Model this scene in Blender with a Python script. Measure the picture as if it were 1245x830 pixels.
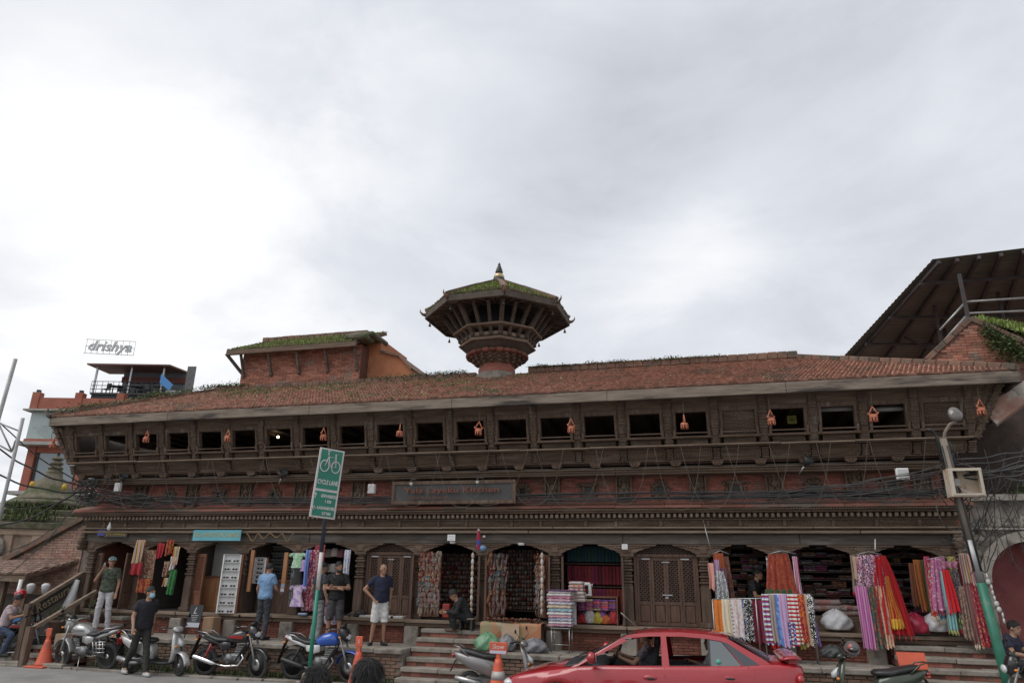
import bpy, bmesh, math, random
from mathutils import Vector, Matrix
random.seed(7)
R_ = math.radians
sc = bpy.context.scene
for o in list(bpy.data.objects): bpy.data.objects.remove(o)
COL = sc.collection
# ------------------------------------------------------------------ camera
PW, PH, FPX = 1245.0, 830.0, 848.0
_yaw, _pit, _rol = R_(14.8897), R_(18.5767), R_(0.9244)
CAM = Vector((4.893, -16.3, 2.15))
_F = Vector((-math.sin(_yaw)*math.cos(_pit), math.cos(_yaw)*math.cos(_pit), math.sin(_pit)))
_R = Vector((math.cos(_yaw), math.sin(_yaw), 0)); _U = _R.cross(_F)
_c, _s = math.cos(_rol), math.sin(_rol)
_R, _U = _R*_c+_U*_s, _U*_c-_R*_s
cd = bpy.data.cameras.new('camera'); cam = bpy.data.objects.new('camera', cd); COL.objects.link(cam)
cam.matrix_world = Matrix(((_R.x,_U.x,-_F.x,CAM.x),(_R.y,_U.y,-_F.y,CAM.y),(_R.z,_U.z,-_F.z,CAM.z),(0,0,0,1)))
cd.sensor_fit = 'HORIZONTAL'; cd.sensor_width = 36; cd.lens = 36*FPX/PW; cd.clip_end = 3000; cd.clip_start = 0.05
sc.camera = cam
# a photo pixel gives a direction; the distance comes from the plane it lies on
def _ray(x, y): return _F+_R*((x-PW/2)/FPX)-_U*((y-PH/2)/FPX)
def wy(x, y, Y=0.0):
    d = _ray(x, y); return CAM+d*((Y-CAM.y)/d.y)
def wz(x, y, Z=0.0):
    d = _ray(x, y); return CAM+d*((Z-CAM.z)/d.z)
def wd(x, y, dep): return CAM+_ray(x, y)*dep
# ------------------------------------------------------------------ world
SUN_EL, SUN_AZ = R_(54), R_(128)     # elevation; azimuth left of +Y (hidden by cloud)
w = bpy.data.worlds.new('World'); sc.world = w; w.use_nodes = True
nt = w.node_tree; N = nt.nodes; L = nt.links; N.clear()
out = N.new('ShaderNodeOutputWorld'); bg = N.new('ShaderNodeBackground'); L.new(bg.outputs[0], out.inputs[0])
bg.inputs['Strength'].default_value = 0.1
sky = N.new('ShaderNodeTexSky'); sky.sky_type = 'NISHITA'; sky.sun_disc = False
sky.sun_elevation = SUN_EL; sky.sun_rotation = -SUN_AZ
tc = N.new('ShaderNodeTexCoord')
def vm(op, a=None, b=None, sc_=None):
    n = N.new('ShaderNodeVectorMath'); n.operation = op
    for i, v in enumerate((a, b)):
        if v is None: continue
        if hasattr(v, 'is_linked'): L.new(v, n.inputs[i])
        else: n.inputs[i].default_value = v
    if sc_ is not None:
        if hasattr(sc_, 'is_linked'): L.new(sc_, n.inputs['Scale'])
        else: n.inputs['Scale'].default_value = sc_
    return n
def mm(op, a, b=0.0, c=None):
    n = N.new('ShaderNodeMath'); n.operation = op
    for i, v in enumerate((a, b, c)):
        if v is None: continue
        if hasattr(v, 'is_linked'): L.new(v, n.inputs[i])
        else: n.inputs[i].default_value = v
    return n.outputs[0]
DIR = vm('NORMALIZE', tc.outputs['Generated']).outputs[0]
sep = N.new('ShaderNodeSeparateXYZ'); L.new(DIR, sep.inputs[0])
den = mm('MAXIMUM', mm('ADD', sep.outputs[2], 0.22), 0.08)
inv = mm('DIVIDE', 1.0, den)
pl = vm('SCALE', DIR, sc_=inv).outputs[0]
def wnoise(scale, det, rough, off, dist=0.0):
    ad = vm('ADD', pl, off).outputs[0]
    n = N.new('ShaderNodeTexNoise'); n.inputs['Scale'].default_value = scale; n.inputs['Detail'].default_value = det
    n.inputs['Roughness'].default_value = rough; n.inputs['Distortion'].default_value = dist
    L.new(ad, n.inputs['Vector']); return n.outputs['Fac']
n1 = wnoise(1.15, 7, 0.52, (3.1, 1.7, 0.4), 0.25)
n2 = wnoise(3.4, 6, 0.55, (9.1, 4.2, 2.0), 0.2)
def lobe(px, py, width, amp):          # one broad cloud mass in its own direction of the sky
    d = _ray(px, py).normalized()
    dp = vm('DOT_PRODUCT', DIR, tuple(d)).outputs['Value']
    g = mm('POWER', 2.718, mm('MULTIPLY', mm('SUBTRACT', dp, 1.0), 2.0/(width*width)))
    return mm('MULTIPLY', g, amp)
def sstep(x, a, b):
    n = N.new('ShaderNodeMapRange'); n.interpolation_type = 'SMOOTHSTEP'; n.inputs[1].default_value = a; n.inputs[2].default_value = b; L.new(x, n.inputs[0]); return n.outputs[0]
v = mm('ADD', 0.70, mm('MULTIPLY', mm('SUBTRACT', n1, 0.5), 0.45))
v = mm('ADD', v, mm('MULTIPLY', mm('SUBTRACT', sstep(wnoise(1.9, 9, 0.58, (5.3, 2.9, 1.1), 0.5), 0.36, 0.66), 0.5), 0.13))
v = mm('ADD', v, mm('MULTIPLY', mm('SUBTRACT', n2, 0.5), 0.22))
for a in ((700, 210, 0.24, -0.25), (430, 360, 0.15, 0.05), (1010, 100, 0.24, -0.17), (330, 60, 0.15, 0.02), (130, 190, 0.26, 0.17), (1200, 190, 0.11, 0.08),
          (870, 285, 0.11, 0.15), (780, 370, 0.10, 0.10), (60, 420, 0.2, 0.06), (1160, 330, 0.14, -0.05), (620, 20, 0.2, 0.03), (960, 400, .12, -.03)):
    v = mm('ADD', v, lobe(*a))
v = mm('MINIMUM', mm('MAXIMUM', mm('SUBTRACT', v, 0.0), 0.36), 0.95)
rmp = N.new('ShaderNodeValToRGB'); L.new(v, rmp.inputs[0])
e = rmp.color_ramp.elements
e[0].position = 0.36; e[0].color = (0.365, 0.382, 0.42, 1); e[1].position = 0.95; e[1].color = (0.83, 0.83, 0.83, 1)
e2 = rmp.color_ramp.elements.new(0.68); e2.color = (0.57, 0.59, 0.63, 1)
cl = vm('SCALE', rmp.outputs[0], sc_=10.1).outputs[0]
mix = N.new('ShaderNodeMix'); mix.data_type = 'RGBA'; mix.inputs['Factor'].default_value = 0.97
L.new(sky.outputs[0], mix.inputs[6]); L.new(cl, mix.inputs[7]); L.new(mix.outputs[2], bg.inputs['Color'])
# ------------------------------------------------------------------ sun (veiled)
sd = bpy.data.lights.new('sun', 'SUN'); sd.energy = 1.3; sd.angle = R_(45); sd.color = (1, 0.97, 0.92)
sun = bpy.data.objects.new('sun', sd); COL.objects.link(sun)
_sd = Vector((-math.sin(SUN_AZ)*math.cos(SUN_EL), math.cos(SUN_AZ)*math.cos(SUN_EL), math.sin(SUN_EL)))
sun.rotation_euler = _sd.to_track_quat('Z', 'Y').to_euler(); sun.location = (0, 0, 60)
sc.view_settings.view_transform = 'Standard'; sc.view_settings.look = 'None'
sc.view_settings.exposure = 0.44; sc.view_settings.gamma = 1.0; sc.view_settings.use_curve_mapping = False
sc.render.resolution_x, sc.render.resolution_y = 1024, 682
# ------------------------------------------------------------------ mesh helpers
class MB:
    def __init__(s): s.v = []; s.f = []; s.m = []; s.sm = []
    def add(s, vs, fs, m=0, smooth=False):
        o = len(s.v); s.v += [tuple(p) for p in vs]
        for f in fs: s.f.append(tuple(o+i for i in f)); s.m.append(m); s.sm.append(smooth)
        return s
    def box(s, c, d, rz=0.0, m=0, mat=None, b=0.0):
        hx, hy, hz = d[0]/2, d[1]/2, d[2]/2
        if b <= 0:
            vs = [Vector((x, y, z)) for z in (-hz, hz) for y in (-hy, hy) for x in (-hx, hx)]
            fs = [(0,2,3,1), (4,5,7,6), (0,1,5,4), (2,6,7,3), (0,4,6,2), (1,3,7,5)]
        else:
            vs = []; idx = {}
            for sx in (-1, 1):
                for sy in (-1, 1):
                    for sz in (-1, 1):
                        for ax in range(3):
                            p = [sx*(hx-b), sy*(hy-b), sz*(hz-b)]; p[ax] = (sx*hx, sy*hy, sz*hz)[ax]
                            idx[(sx, sy, sz, ax)] = len(vs); vs.append(Vector(p))
            fs = []
            for ax in range(3):
                u, w_ = (ax+1) % 3, (ax+2) % 3
                for sg in (-1, 1):
                    q = []
                    for (a, c_) in ((-1,-1), (1,-1), (1,1), (-1,1)):
                        k = [0, 0, 0]; k[ax] = sg; k[u] = a; k[w_] = c_; q.append(idx[(*k, ax)])
                    fs.append(tuple(q if sg > 0 else q[::-1]))
            for ax in range(3):
                u, w_ = (ax+1) % 3, (ax+2) % 3
                for a in (-1, 1):
                    for c_ in (-1, 1):
                        k0 = [0,0,0]; k0[ax] = -1; k0[u] = a; k0[w_] = c_; k1 = list(k0); k1[ax] = 1
                        q = [idx[(*k0, u)], idx[(*k1, u)], idx[(*k1, w_)], idx[(*k0, w_)]]
                        fs.append(tuple(q if a*c_ < 0 else q[::-1]))
            for sx in (-1, 1):
                for sy in (-1, 1):
                    for sz in (-1, 1):
                        t = (idx[(sx,sy,sz,0)], idx[(sx,sy,sz,1)], idx[(sx,sy,sz,2)])
                        fs.append(t if sx*sy*sz > 0 else t[::-1])
        if mat is not None: vs = [mat @ p for p in vs]
        else:
            c = Vector(c)
            if rz: 
                ca, sa = math.cos(rz), math.sin(rz)
                vs = [Vector((p.x*ca-p.y*sa, p.x*sa+p.y*ca, p.z))+c for p in vs]
            else: vs = [p+c for p in vs]
        return s.add(vs, fs, m)
    def bb(s, x0, x1, y0, y1, z0, z1, m=0, b=0.0):
        return s.box(((x0+x1)/2, (y0+y1)/2, (z0+z1)/2), (abs(x1-x0), abs(y1-y0), abs(z1-z0)), m=m, b=b)
    def bar(s, p0, p1, w_, h=None, m=0, up=(0, 0, 1)):
        p0, p1 = Vector(p0), Vector(p1); d = p1-p0; l = d.length; d.normalize(); h = h or w_
        u = Vector(up)
        if abs(d.dot(u)) > 0.98: u = Vector((0, 1, 0))
        a = d.cross(u).normalized(); b = a.cross(d).normalized()
        M4 = Matrix(((d.x, a.x, b.x, 0), (d.y, a.y, b.y, 0), (d.z, a.z, b.z, 0), (0, 0, 0, 1))); M4.translation = (p0+p1)/2
        return s.box(None, (l, w_, h), m=m, mat=M4)
    def tube(s, pts, r, n=8, m=0, caps=True, smooth=True, closed=False):
        pts = [Vector(p) for p in pts]; k = len(pts)
        rs = list(r) if isinstance(r, (list, tuple)) else [r]*k
        vs = []; fs = []; ref = None
        for i, p in enumerate(pts):
            if closed: d = pts[(i+1) % k]-pts[i-1]
            else: d = pts[min(i+1, k-1)]-pts[max(i-1, 0)]
            if d.length < 1e-9: d = Vector((0, 0, 1))
            d.normalize()
            if ref is None:
                ref = Vector((0, 0, 1)) if abs(d.z) < 0.9 else Vector((1, 0, 0))
            a = d.cross(ref)
            if a.length < 1e-5: a = d.cross(Vector((0.3, 1, 0.2)))
            a.normalize(); b = a.cross(d).normalized(); ref = b
            for j in range(n):
                t = 2*math.pi*j/n; vs.append(p+a*(math.cos(t)*rs[i])+b*(math.sin(t)*rs[i]))
        for i in range(k if closed else k-1):
            for j in range(n):
                i2 = (i+1) % k; fs.append((i*n+j, i2*n+j, i2*n+(j+1) % n, i*n+(j+1) % n))
        if caps and not closed: fs.append(tuple(range(n))); fs.append(tuple((k-1)*n+j for j in range(n-1, -1, -1)))
        return s.add(vs, fs, m, smooth)
    def lathe(s, prof, n=16, c=(0, 0, 0), m=0, smooth=True, mat=None, ang0=0.0, sx=1.0, sy=1.0):
        vs = []; fs = []; k = len(prof)
        for (r, z) in prof:
            for j in range(n):
                t = ang0+2*math.pi*j/n; vs.append(Vector((r*math.cos(t)*sx, r*math.sin(t)*sy, z)))
        for i in range(k-1):
            for j in range(n): fs.append((i*n+j, i*n+(j+1) % n, (i+1)*n+(j+1) % n, (i+1)*n+j))
        if prof[0][0] > 1e-4: fs.append(tuple(range(n-1, -1, -1)))
        if prof[-1][0] > 1e-4: fs.append(tuple((k-1)*n+j for j in range(n)))
        vs = [mat @ p for p in vs] if mat is not None else [p+Vector(c) for p in vs]
        return s.add(vs, fs, m, smooth)
    def prism(s, poly, f, t0, t1, m=0, smooth=False):     # poly of (a,b); f(a,b,t)->point
        n = len(poly); vs = [f(a, b, t0) for a, b in poly]+[f(a, b, t1) for a, b in poly]
        fs = [tuple(range(n-1, -1, -1)), tuple(range(n, 2*n))]+[(i, (i+1) % n, n+(i+1) % n, n+i) for i in range(n)]
        return s.add(vs, fs, m, smooth)
    def grid(s, f, nu, nv, m=0, smooth=True, closeu=False):
        vs = [f(i/nu, j/nv) for j in range(nv+1) for i in range(nu+(0 if closeu else 1))]
        W_ = nu if closeu else nu+1
        fs = [(j*W_+i, j*W_+(i+1) % W_, (j+1)*W_+(i+1) % W_, (j+1)*W_+i) for j in range(nv) for i in range(nu)]
        return s.add(vs, fs, m, smooth)
    def ball(s, c, r, n=10, m=0, mat=None, smooth=True):
        rx, ry, rz = r if isinstance(r, (tuple, list)) else (r, r, r)
        k = max(4, n//2+1); vs = [Vector((0, 0, -rz))]; fs = []
        for i in range(1, k):
            ph = -math.pi/2+math.pi*i/k
            for j in range(n):
                t = 2*math.pi*j/n; vs.append(Vector((rx*math.cos(ph)*math.cos(t), ry*math.cos(ph)*math.sin(t), rz*math.sin(ph))))
        vs.append(Vector((0, 0, rz))); top = len(vs)-1
        for j in range(n):
            fs.append((0, 1+(j+1) % n, 1+j)); fs.append((top, top-n+j, top-n+(j+1) % n))
        for i in range(k-2):
            for j in range(n): a = 1+i*n; fs.append((a+j, a+(j+1) % n, a+n+(j+1) % n, a+n+j))
        if mat is not None: vs = [mat @ p for p in vs]
        vs = [p+Vector(c) for p in vs]
        return s.add(vs, fs, m, smooth)
    def mesh(s, name, mats):
        me = bpy.data.meshes.new(name); me.from_pydata(s.v, [], s.f)
        for x in (mats if isinstance(mats, (list, tuple)) else [mats]): me.materials.append(x)
        me.polygons.foreach_set('material_index', s.m); me.polygons.foreach_set('use_smooth', s.sm)
        me.update(); return me
    def build(s, name, mats, parent=None, loc=None, kind=None):
        return link(name, s.mesh(name, mats), parent, loc, kind)
def link(name, me, parent=None, loc=None, kind=None):
    o = bpy.data.objects.new(name, me); COL.objects.link(o)
    if parent is not None: o.parent = parent
    if loc is not None: o.location = loc
    if kind: o['kind'] = kind
    return o
def tag(o, label, cat, group=None):
    o['label'] = label; o['category'] = cat
    if group: o['group'] = group
    return o
def thing(name, label, cat, loc=(0, 0, 0), rz=0.0, group=None):
    o = link(name, None, None, loc); o.rotation_euler = (0, 0, rz); o.empty_display_size = 0.2
    return tag(o, label, cat, group)
def copy_tree(o, parent=None, loc=None, rot=None, label=None):
    c = o.copy(); COL.objects.link(c); c.parent = parent
    if loc is not None: c.location = loc
    if rot is not None: c.rotation_euler = rot
    if label: c['label'] = label
    for ch in list(o.children): copy_tree(ch, c)
    return c
def bevel(o, wdt=0.01, seg=2):
    md = o.modifiers.new('bevel', 'BEVEL'); md.width = wdt; md.segments = seg; md.limit_method = 'ANGLE'; md.angle_limit = R_(35); return o
def lerp(a, b, t): return a+(b-a)*t
def interp(tab, x):
    if x <= tab[0][0]: return tab[0][1]
    for (a, b), (c, d) in zip(tab, tab[1:]):
        if x <= c: return b+(d-b)*(x-a)/(c-a)
    return tab[-1][1]
# ------------------------------------------------------------------ materials
MATS = {}
def M(name, c1, c2=None, sc_=3.0, rough=0.7, bump=0.0, bsc=None, stretch=(1, 1, 1), metal=0.0, island=0.0, c3=None, f3=0.0, s3=1.0, coat=0.0, spec=0.5, alpha=None, trans=0.0, emit=None, objrand=0.0, det=6, lo=0.35, hi=0.65, shin=None, subs=0.0):
    if name in MATS: return MATS[name]
    m = bpy.data.materials.new(name); m.use_nodes = True; MATS[name] = m
    n = m.node_tree.nodes; l = m.node_tree.links; p = n['Principled BSDF']
    p.inputs['Roughness'].default_value = rough; p.inputs['Metallic'].default_value = metal
    p.inputs['Coat Weight'].default_value = coat; p.inputs['Specular IOR Level'].default_value = spec
    if coat: p.inputs['Coat Roughness'].default_value = 0.06
    if trans: p.inputs['Transmission Weight'].default_value = trans
    if alpha is not None: p.inputs['Alpha'].default_value = alpha
    if emit: p.inputs['Emission Color'].default_value = (*emit[:3], 1); p.inputs['Emission Strength'].default_value = emit[3]
    p.inputs['Base Color'].default_value = (*c1, 1)
    t = n.new('ShaderNodeTexCoord'); mp = n.new('ShaderNodeMapping'); mp.inputs['Scale'].default_value = stretch
    oi = n.new('ShaderNodeObjectInfo'); ad = n.new('ShaderNodeVectorMath'); ad.operation = 'ADD'
    sc2 = n.new('ShaderNodeVectorMath'); sc2.operation = 'SCALE'; sc2.inputs['Scale'].default_value = 1.0
    l.new(oi.outputs['Location'], sc2.inputs[0]); l.new(t.outputs['Object'], ad.inputs[0]); l.new(sc2.outputs[0], ad.inputs[1]); l.new(ad.outputs[0], mp.inputs[0])
    def noise(s_, d=det):
        q = n.new('ShaderNodeTexNoise'); q.inputs['Scale'].default_value = s_; q.inputs['Detail'].default_value = d; q.inputs['Roughness'].default_value = 0.6
        l.new(mp.outputs[0], q.inputs['Vector']); return q.outputs['Fac']
    def mixc(fac, a, b, mode='MIX'):
        x = n.new('ShaderNodeMix'); x.data_type = 'RGBA'; x.blend_type = mode
        for sl, vv in ((0, fac), (6, a), (7, b)):
            if hasattr(vv, 'is_linked'): l.new(vv, x.inputs[sl])
            elif isinstance(vv, (int, float)): x.inputs[sl].default_value = vv
            else: x.inputs[sl].default_value = (*vv, 1)
        return x.outputs[2]
    def rng(fac, a, b, o0=0.0, o1=1.0):
        x = n.new('ShaderNodeMapRange'); x.inputs[1].default_value = a; x.inputs[2].default_value = b; x.inputs[3].default_value = o0; x.inputs[4].default_value = o1
        l.new(fac, x.inputs[0]); return x.outputs[0]
    col = None
    if c2 is not None: col = mixc(rng(noise(sc_), lo, hi), c1, c2)
    if c3 is not None: col = mixc(rng(noise(s3), 1-f3-0.06, 1-f3+0.06), col if col else c1, c3)
    if island or objrand:
        src = n.new('ShaderNodeNewGeometry').outputs['Random Per Island'] if island else oi.outputs['Random']
        amt = island or objrand
        k = rng(src, 0, 1, 1-amt, 1+amt); x = n.new('ShaderNodeVectorMath'); x.operation = 'SCALE'; l.new(k, x.inputs['Scale'])
        if col: l.new(col, x.inputs[0])
        else: x.inputs[0].default_value = c1
        col = x.outputs[0]
    if col: l.new(col, p.inputs['Base Color'])
    if shin: l.new(rng(noise(shin[0]), 0.35, 0.65, shin[1], shin[2]), p.inputs['Roughness'])
    if bump:
        b = n.new('ShaderNodeBump'); b.inputs['Strength'].default_value = bump; b.inputs['Distance'].default_value = 0.02
        l.new(noise(bsc or sc_*4), b.inputs['Height']); l.new(b.outputs[0], p.inputs['Normal'])
    return m
wood = M('weathered_wood', (0.090, 0.057, 0.038), (0.165, 0.112, 0.078), 5, 0.85, 0.6, 30, (0.35, 1, 3), c3=(0.20, 0.152, 0.115), f3=0.38, s3=2.2)
wood_post = M('weathered_post_wood', (0.085, 0.054, 0.037), (0.148, 0.102, 0.072), 5, 0.85, 0.6, 30, (3, 3, 0.4), c3=(0.20, 0.162, 0.13), f3=0.36, s3=2.0)
wood_pale = M('greyed_plank_wood', (0.17, 0.122, 0.086), (0.27, 0.207, 0.155), 6, 0.88, 0.5, 30, (0.3, 1, 3))
wood_beam = M('charcoal_beam_wood', (0.066, 0.054, 0.044), (0.12, 0.10, 0.082), 4, 0.85, 0.5, 24, (0.35, 1, 2), c3=(0.18, 0.163, 0.142), f3=0.4, s3=1.6)
wood_door = M('brown_door_wood', (0.070, 0.036, 0.023), (0.125, 0.068, 0.044), 5, 0.62, 0.4, 30, (3, 3, 0.5))
wood_red = M('red_brown_wood', (0.13, 0.05, 0.028), (0.20, 0.085, 0.045), 4, 0.6, 0.3, 30, (2, 2, 0.4))
wood_orange = M('orange_plywood', (0.30, 0.13, 0.055), (0.38, 0.18, 0.08), 3, 0.55, 0.1, 20, (2, 2, 0.3))
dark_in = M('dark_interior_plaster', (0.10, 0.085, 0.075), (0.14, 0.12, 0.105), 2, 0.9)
brick_red = M('red_band_brick', (0.25, 0.085, 0.060), (0.31, 0.115, 0.085), 6, 0.85, 0.5, 40, island=0.28, c3=(0.2, 0.115, 0.085), f3=0.42, s3=2.0)
brick_old = M('old_wall_brick', (0.29, 0.115, 0.075), (0.37, 0.165, 0.115), 7, 0.88, 0.5, 40, island=0.3, c3=(0.22, 0.16, 0.125), f3=0.42, s3=2.4)
brick_plinth = M('dark_red_plinth_brick', (0.15, 0.05, 0.034), (0.21, 0.077, 0.052), 7, 0.85, 0.5, 40, island=0.28)
brick_mossy = M('weathered_base_brick', (0.20, 0.13, 0.095), (0.27, 0.165, 0.115), 6, 0.9, 0.6, 40, island=0.3, c3=(0.065, 0.075, 0.045), f3=0.42, s3=1.6)
mortar = M('mortar', (0.16, 0.13, 0.11), (0.21, 0.18, 0.155), 8, 0.95, 0.3)
mortar_red = M('red_mortar', (0.13, 0.06, 0.045), (0.18, 0.085, 0.062), 8, 0.95, 0.3)
tile_m = M('clay_roof_tile', (0.255, 0.118, 0.080), (0.325, 0.168, 0.120), 9, 0.9, 0.4, 40, island=0.30, c3=(0.19, 0.125, 0.092), f3=0.40, s3=0.8)
tile_under = M('tile_bed_clay', (0.09, 0.05, 0.036), (0.13, 0.075, 0.055), 4, 0.95)
stone = M('grey_step_stone', (0.195, 0.172, 0.145), (0.285, 0.256, 0.22), 5, 0.85, 0.5, 40, c3=(0.13, 0.11, 0.085), f3=0.4, s3=3, objrand=0.12)
stone_tan = M('tan_ashlar_stone', (0.40, 0.29, 0.215), (0.50, 0.38, 0.29), 2.5, 0.9, 0.5, 30, c3=(0.25, 0.19, 0.145), f3=0.38, s3=1.3, objrand=0.07)
stone_white = M('whitewashed_carved_stone', (0.30, 0.265, 0.225), (0.42, 0.38, 0.33), 6, 0.9, 0.5, 30, c3=(0.14, 0.115, 0.095), f3=0.42, s3=3)
moss_stone = M('moss_covered_stone', (0.085, 0.078, 0.05), (0.17, 0.145, 0.105), 5, 0.95, 0.8, 25, c3=(0.06, 0.075, 0.03), f3=0.47, s3=2.2)
moss = M('moss', (0.055, 0.085, 0.022), (0.13, 0.15, 0.05), 8, 0.95, 0.8, 30, island=0.3)
leafm = M('leaf_green', (0.04, 0.072, 0.020), (0.095, 0.125, 0.042), 6, 0.7, island=0.45)
leafdry = M('dry_grass', (0.20, 0.20, 0.09), (0.27, 0.23, 0.12), 6, 0.9, island=0.4)
leafbright = M('bright_grass', (0.13, 0.19, 0.035), (0.20, 0.24, 0.06), 6, 0.8, island=0.4)
asphalt = M('asphalt', (0.21, 0.203, 0.195), (0.27, 0.263, 0.25), 2.0, 0.9, 0.5, 160, c3=(0.18, 0.173, 0.165), f3=0.42, s3=0.7)
dirt = M('gutter_dirt', (0.13, 0.115, 0.095), (0.20, 0.18, 0.155), 3, 0.95, 0.8, 40, c3=(0.06, 0.065, 0.04), f3=0.42, s3=1.4)
concrete = M('concrete', (0.30, 0.29, 0.27), (0.40, 0.385, 0.36), 3, 0.9, 0.3, 40)
plaster_w = M('dull_white_plaster', (0.42, 0.41, 0.39), (0.52, 0.51, 0.49), 2, 0.9)
white = M('white_paint', (0.75, 0.75, 0.74), (0.65, 0.65, 0.64), 4, 0.5)
paper = M('white_paper', (0.78, 0.78, 0.78), None, rough=0.7)
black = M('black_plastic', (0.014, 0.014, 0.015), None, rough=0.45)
rubber = M('tyre_rubber', (0.022, 0.022, 0.022), (0.045, 0.042, 0.04), 8, 0.85, 0.3, 60)
seatm = M('black_vinyl_seat', (0.018, 0.018, 0.019), (0.03, 0.03, 0.03), 8, 0.42, 0.2, 80)
steel = M('dull_steel', (0.45, 0.45, 0.45), (0.35, 0.35, 0.35), 6, 0.35, metal=0.9)
chrome = M('chrome', (0.75, 0.75, 0.75), None, rough=0.12, metal=1.0)
engine = M('engine_alloy', (0.16, 0.16, 0.16), (0.26, 0.26, 0.26), 12, 0.5, 0.3, 40, metal=0.7)
darkmet = M('dark_metal', (0.035, 0.035, 0.038), (0.06, 0.058, 0.055), 8, 0.55, metal=0.3)
galv = M('galvanised_pole', (0.30, 0.30, 0.30), (0.42, 0.42, 0.41), 5, 0.5, 0.1, metal=0.5)
cable_m = M('black_cable', (0.03, 0.03, 0.032), (0.055, 0.052, 0.05), 3, 0.7)
string_m = M('pale_string', (0.15, 0.125, 0.10), None, rough=0.9)
glass_w = M('window_glass', (0.05, 0.06, 0.06), None, rough=0.06, spec=0.8)
clear = M('clear_glass', (0.85, 0.9, 0.9), None, rough=0.03, trans=1.0)
lampglass = M('headlamp_glass', (0.55, 0.57, 0.58), None, rough=0.08, coat=1.0)
redlamp = M('red_lamp', (0.30, 0.012, 0.012), None, rough=0.15, coat=0.6)
amber = M('amber_lamp', (0.6, 0.20, 0.02), None, rough=0.2, coat=0.4)
terracotta = M('orange_terracotta', (0.42, 0.13, 0.075), (0.50, 0.19, 0.11), 8, 0.85)
orange_p = M('orange_plastic', (0.60, 0.11, 0.05), (0.50, 0.085, 0.045), 5, 0.55, c3=(0.35, 0.12, 0.08), f3=0.36, s3=5)
def brick_wall(name, o, u, n_, w_, h, parent, mat=None, mo=None, bl=0.21, bh=0.055, j=0.010, depth=0.05, holes=(), kind='stuff', top=None, base=None):
    """bricks as real boxes proud of a mortar bed. o: lower left corner, u: along, n_: outward normal; top(x)->height limit"""
    o, u, n_ = Vector(o), Vector(u).normalized(), Vector(n_).normalized(); z = Vector((0, 0, 1))
    if (u.cross(z)).dot(n_) < 0: pass
    mb = MB(); rows = int(h/bh+0.5)
    def blk(a0, a1, z0, z1, d):
        c = o+u*((a0+a1)/2)+z*((z0+z1)/2)+n_*(d/2-0.02)
        M4 = Matrix(((u.x, n_.x, 0, c.x), (u.y, n_.y, 0, c.y), (0, 0, 1, c.z), (0, 0, 0, 1)))
        mb.box(None, (a1-a0, d+0.04, z1-z0), mat=M4)
    for r in range(rows):
        z0, z1 = r*bh, (r+1)*bh-j
        x = -(bl/2 if r % 2 else 0)
        while x < w_:
            a0, a1 = max(x, 0), min(x+bl-j, w_); x += bl
            if a1-a0 < 0.025: continue
            if top and z1 > min(top(a0), top(a1)): continue
            if any(a0 < hx1 and a1 > hx0 and z0 < hz1 and z1 > hz0 for hx0, hx1, hz0, hz1 in holes): continue
            blk(a0, a1, z0, z1, depth*0.25+random.uniform(-0.004, 0.005))
    return mb.build(name, mat or brick_old, parent, kind=kind)
def text(name, s_, mat, parent, M4, size, ext=0.004, sx=1.0, align='CENTER', shear=0.0, bold=0.0):
    cu = bpy.data.curves.new(name, 'FONT'); cu.body = s_; cu.size = size; cu.extrude = ext; cu.align_x = align; cu.align_y = 'CENTER'; cu.shear = shear; cu.offset = bold; cu.resolution_u = 2
    o = bpy.data.objects.new(name, cu); COL.objects.link(o)
    me = bpy.data.meshes.new_from_object(o); bpy.data.objects.remove(o); bpy.data.curves.remove(cu)
    me.transform(Matrix.Diagonal((sx, 1, 1, 1))); me.materials.clear(); me.materials.append(mat)
    me.transform(M4)
    return link(name, me, parent, kind='stuff')
def face_m(c, u, up=(0, 0, 1)):       # matrix whose local x = u, local y = up, local z = outward normal
    u = Vector(u).normalized(); up = Vector(up).normalized(); nn = u.cross(up).normalized(); up = nn.cross(u)
    c = Vector(c)
    return Matrix(((u.x, up.x, nn.x, c.x), (u.y, up.y, nn.y, c.y), (u.z, up.z, nn.z, c.z), (0, 0, 0, 1)))
def tufts(name, pts, mat, parent, hmin, hmax, wid, blades=6, spread=0.06, kind='stuff'):
    mb = MB()
    for p in pts:
        p = Vector(p)
        for _ in range(blades):
            a = random.uniform(0, 6.283); b = p+Vector((random.uniform(-spread, spread), random.uniform(-spread, spread), 0))
            hgt = random.uniform(hmin, hmax); ln = random.uniform(0.1, 0.7)*hgt
            t = b+Vector((math.cos(a)*ln, math.sin(a)*ln, hgt)); wv = Vector((-math.sin(a), math.cos(a), 0))*wid*random.uniform(.6, 1.3)
            md = b+(t-b)*0.55+Vector((0, 0, hgt*0.12))
            mb.add([b-wv*.5, b+wv*.5, md+wv*.5, md-wv*.5, t], [(0, 1, 2, 3), (3, 2, 4)])
    return mb.build(name, mat, parent, kind=kind)
# ================================================================== SETTING
def sheet(name, x0, x1, y0, y1, z, mat, nx=1, ny=1):
    mb = MB(); mb.grid(lambda u, v: Vector((lerp(x0, x1, u), lerp(y0, y1, v), z)), nx, ny, smooth=False)
    return mb.build(name, mat, kind='structure')
sheet('ground', -400, 400, -400, 400, -0.02, dirt)
def road_edge(x): return -2.12-0.05*math.sin(x*0.9)-0.03*math.sin(x*2.3+1)
mb = MB(); mb.grid(lambda u, v: Vector((lerp(-60, 60, u), lerp(-60, road_edge(lerp(-60, 60, u)), v), 0.0)), 240, 1, smooth=False)
mb.build('road', asphalt, kind='structure')
sheet('gutter', -40, 40, -2.3, -0.2, -0.008, dirt)
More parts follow.
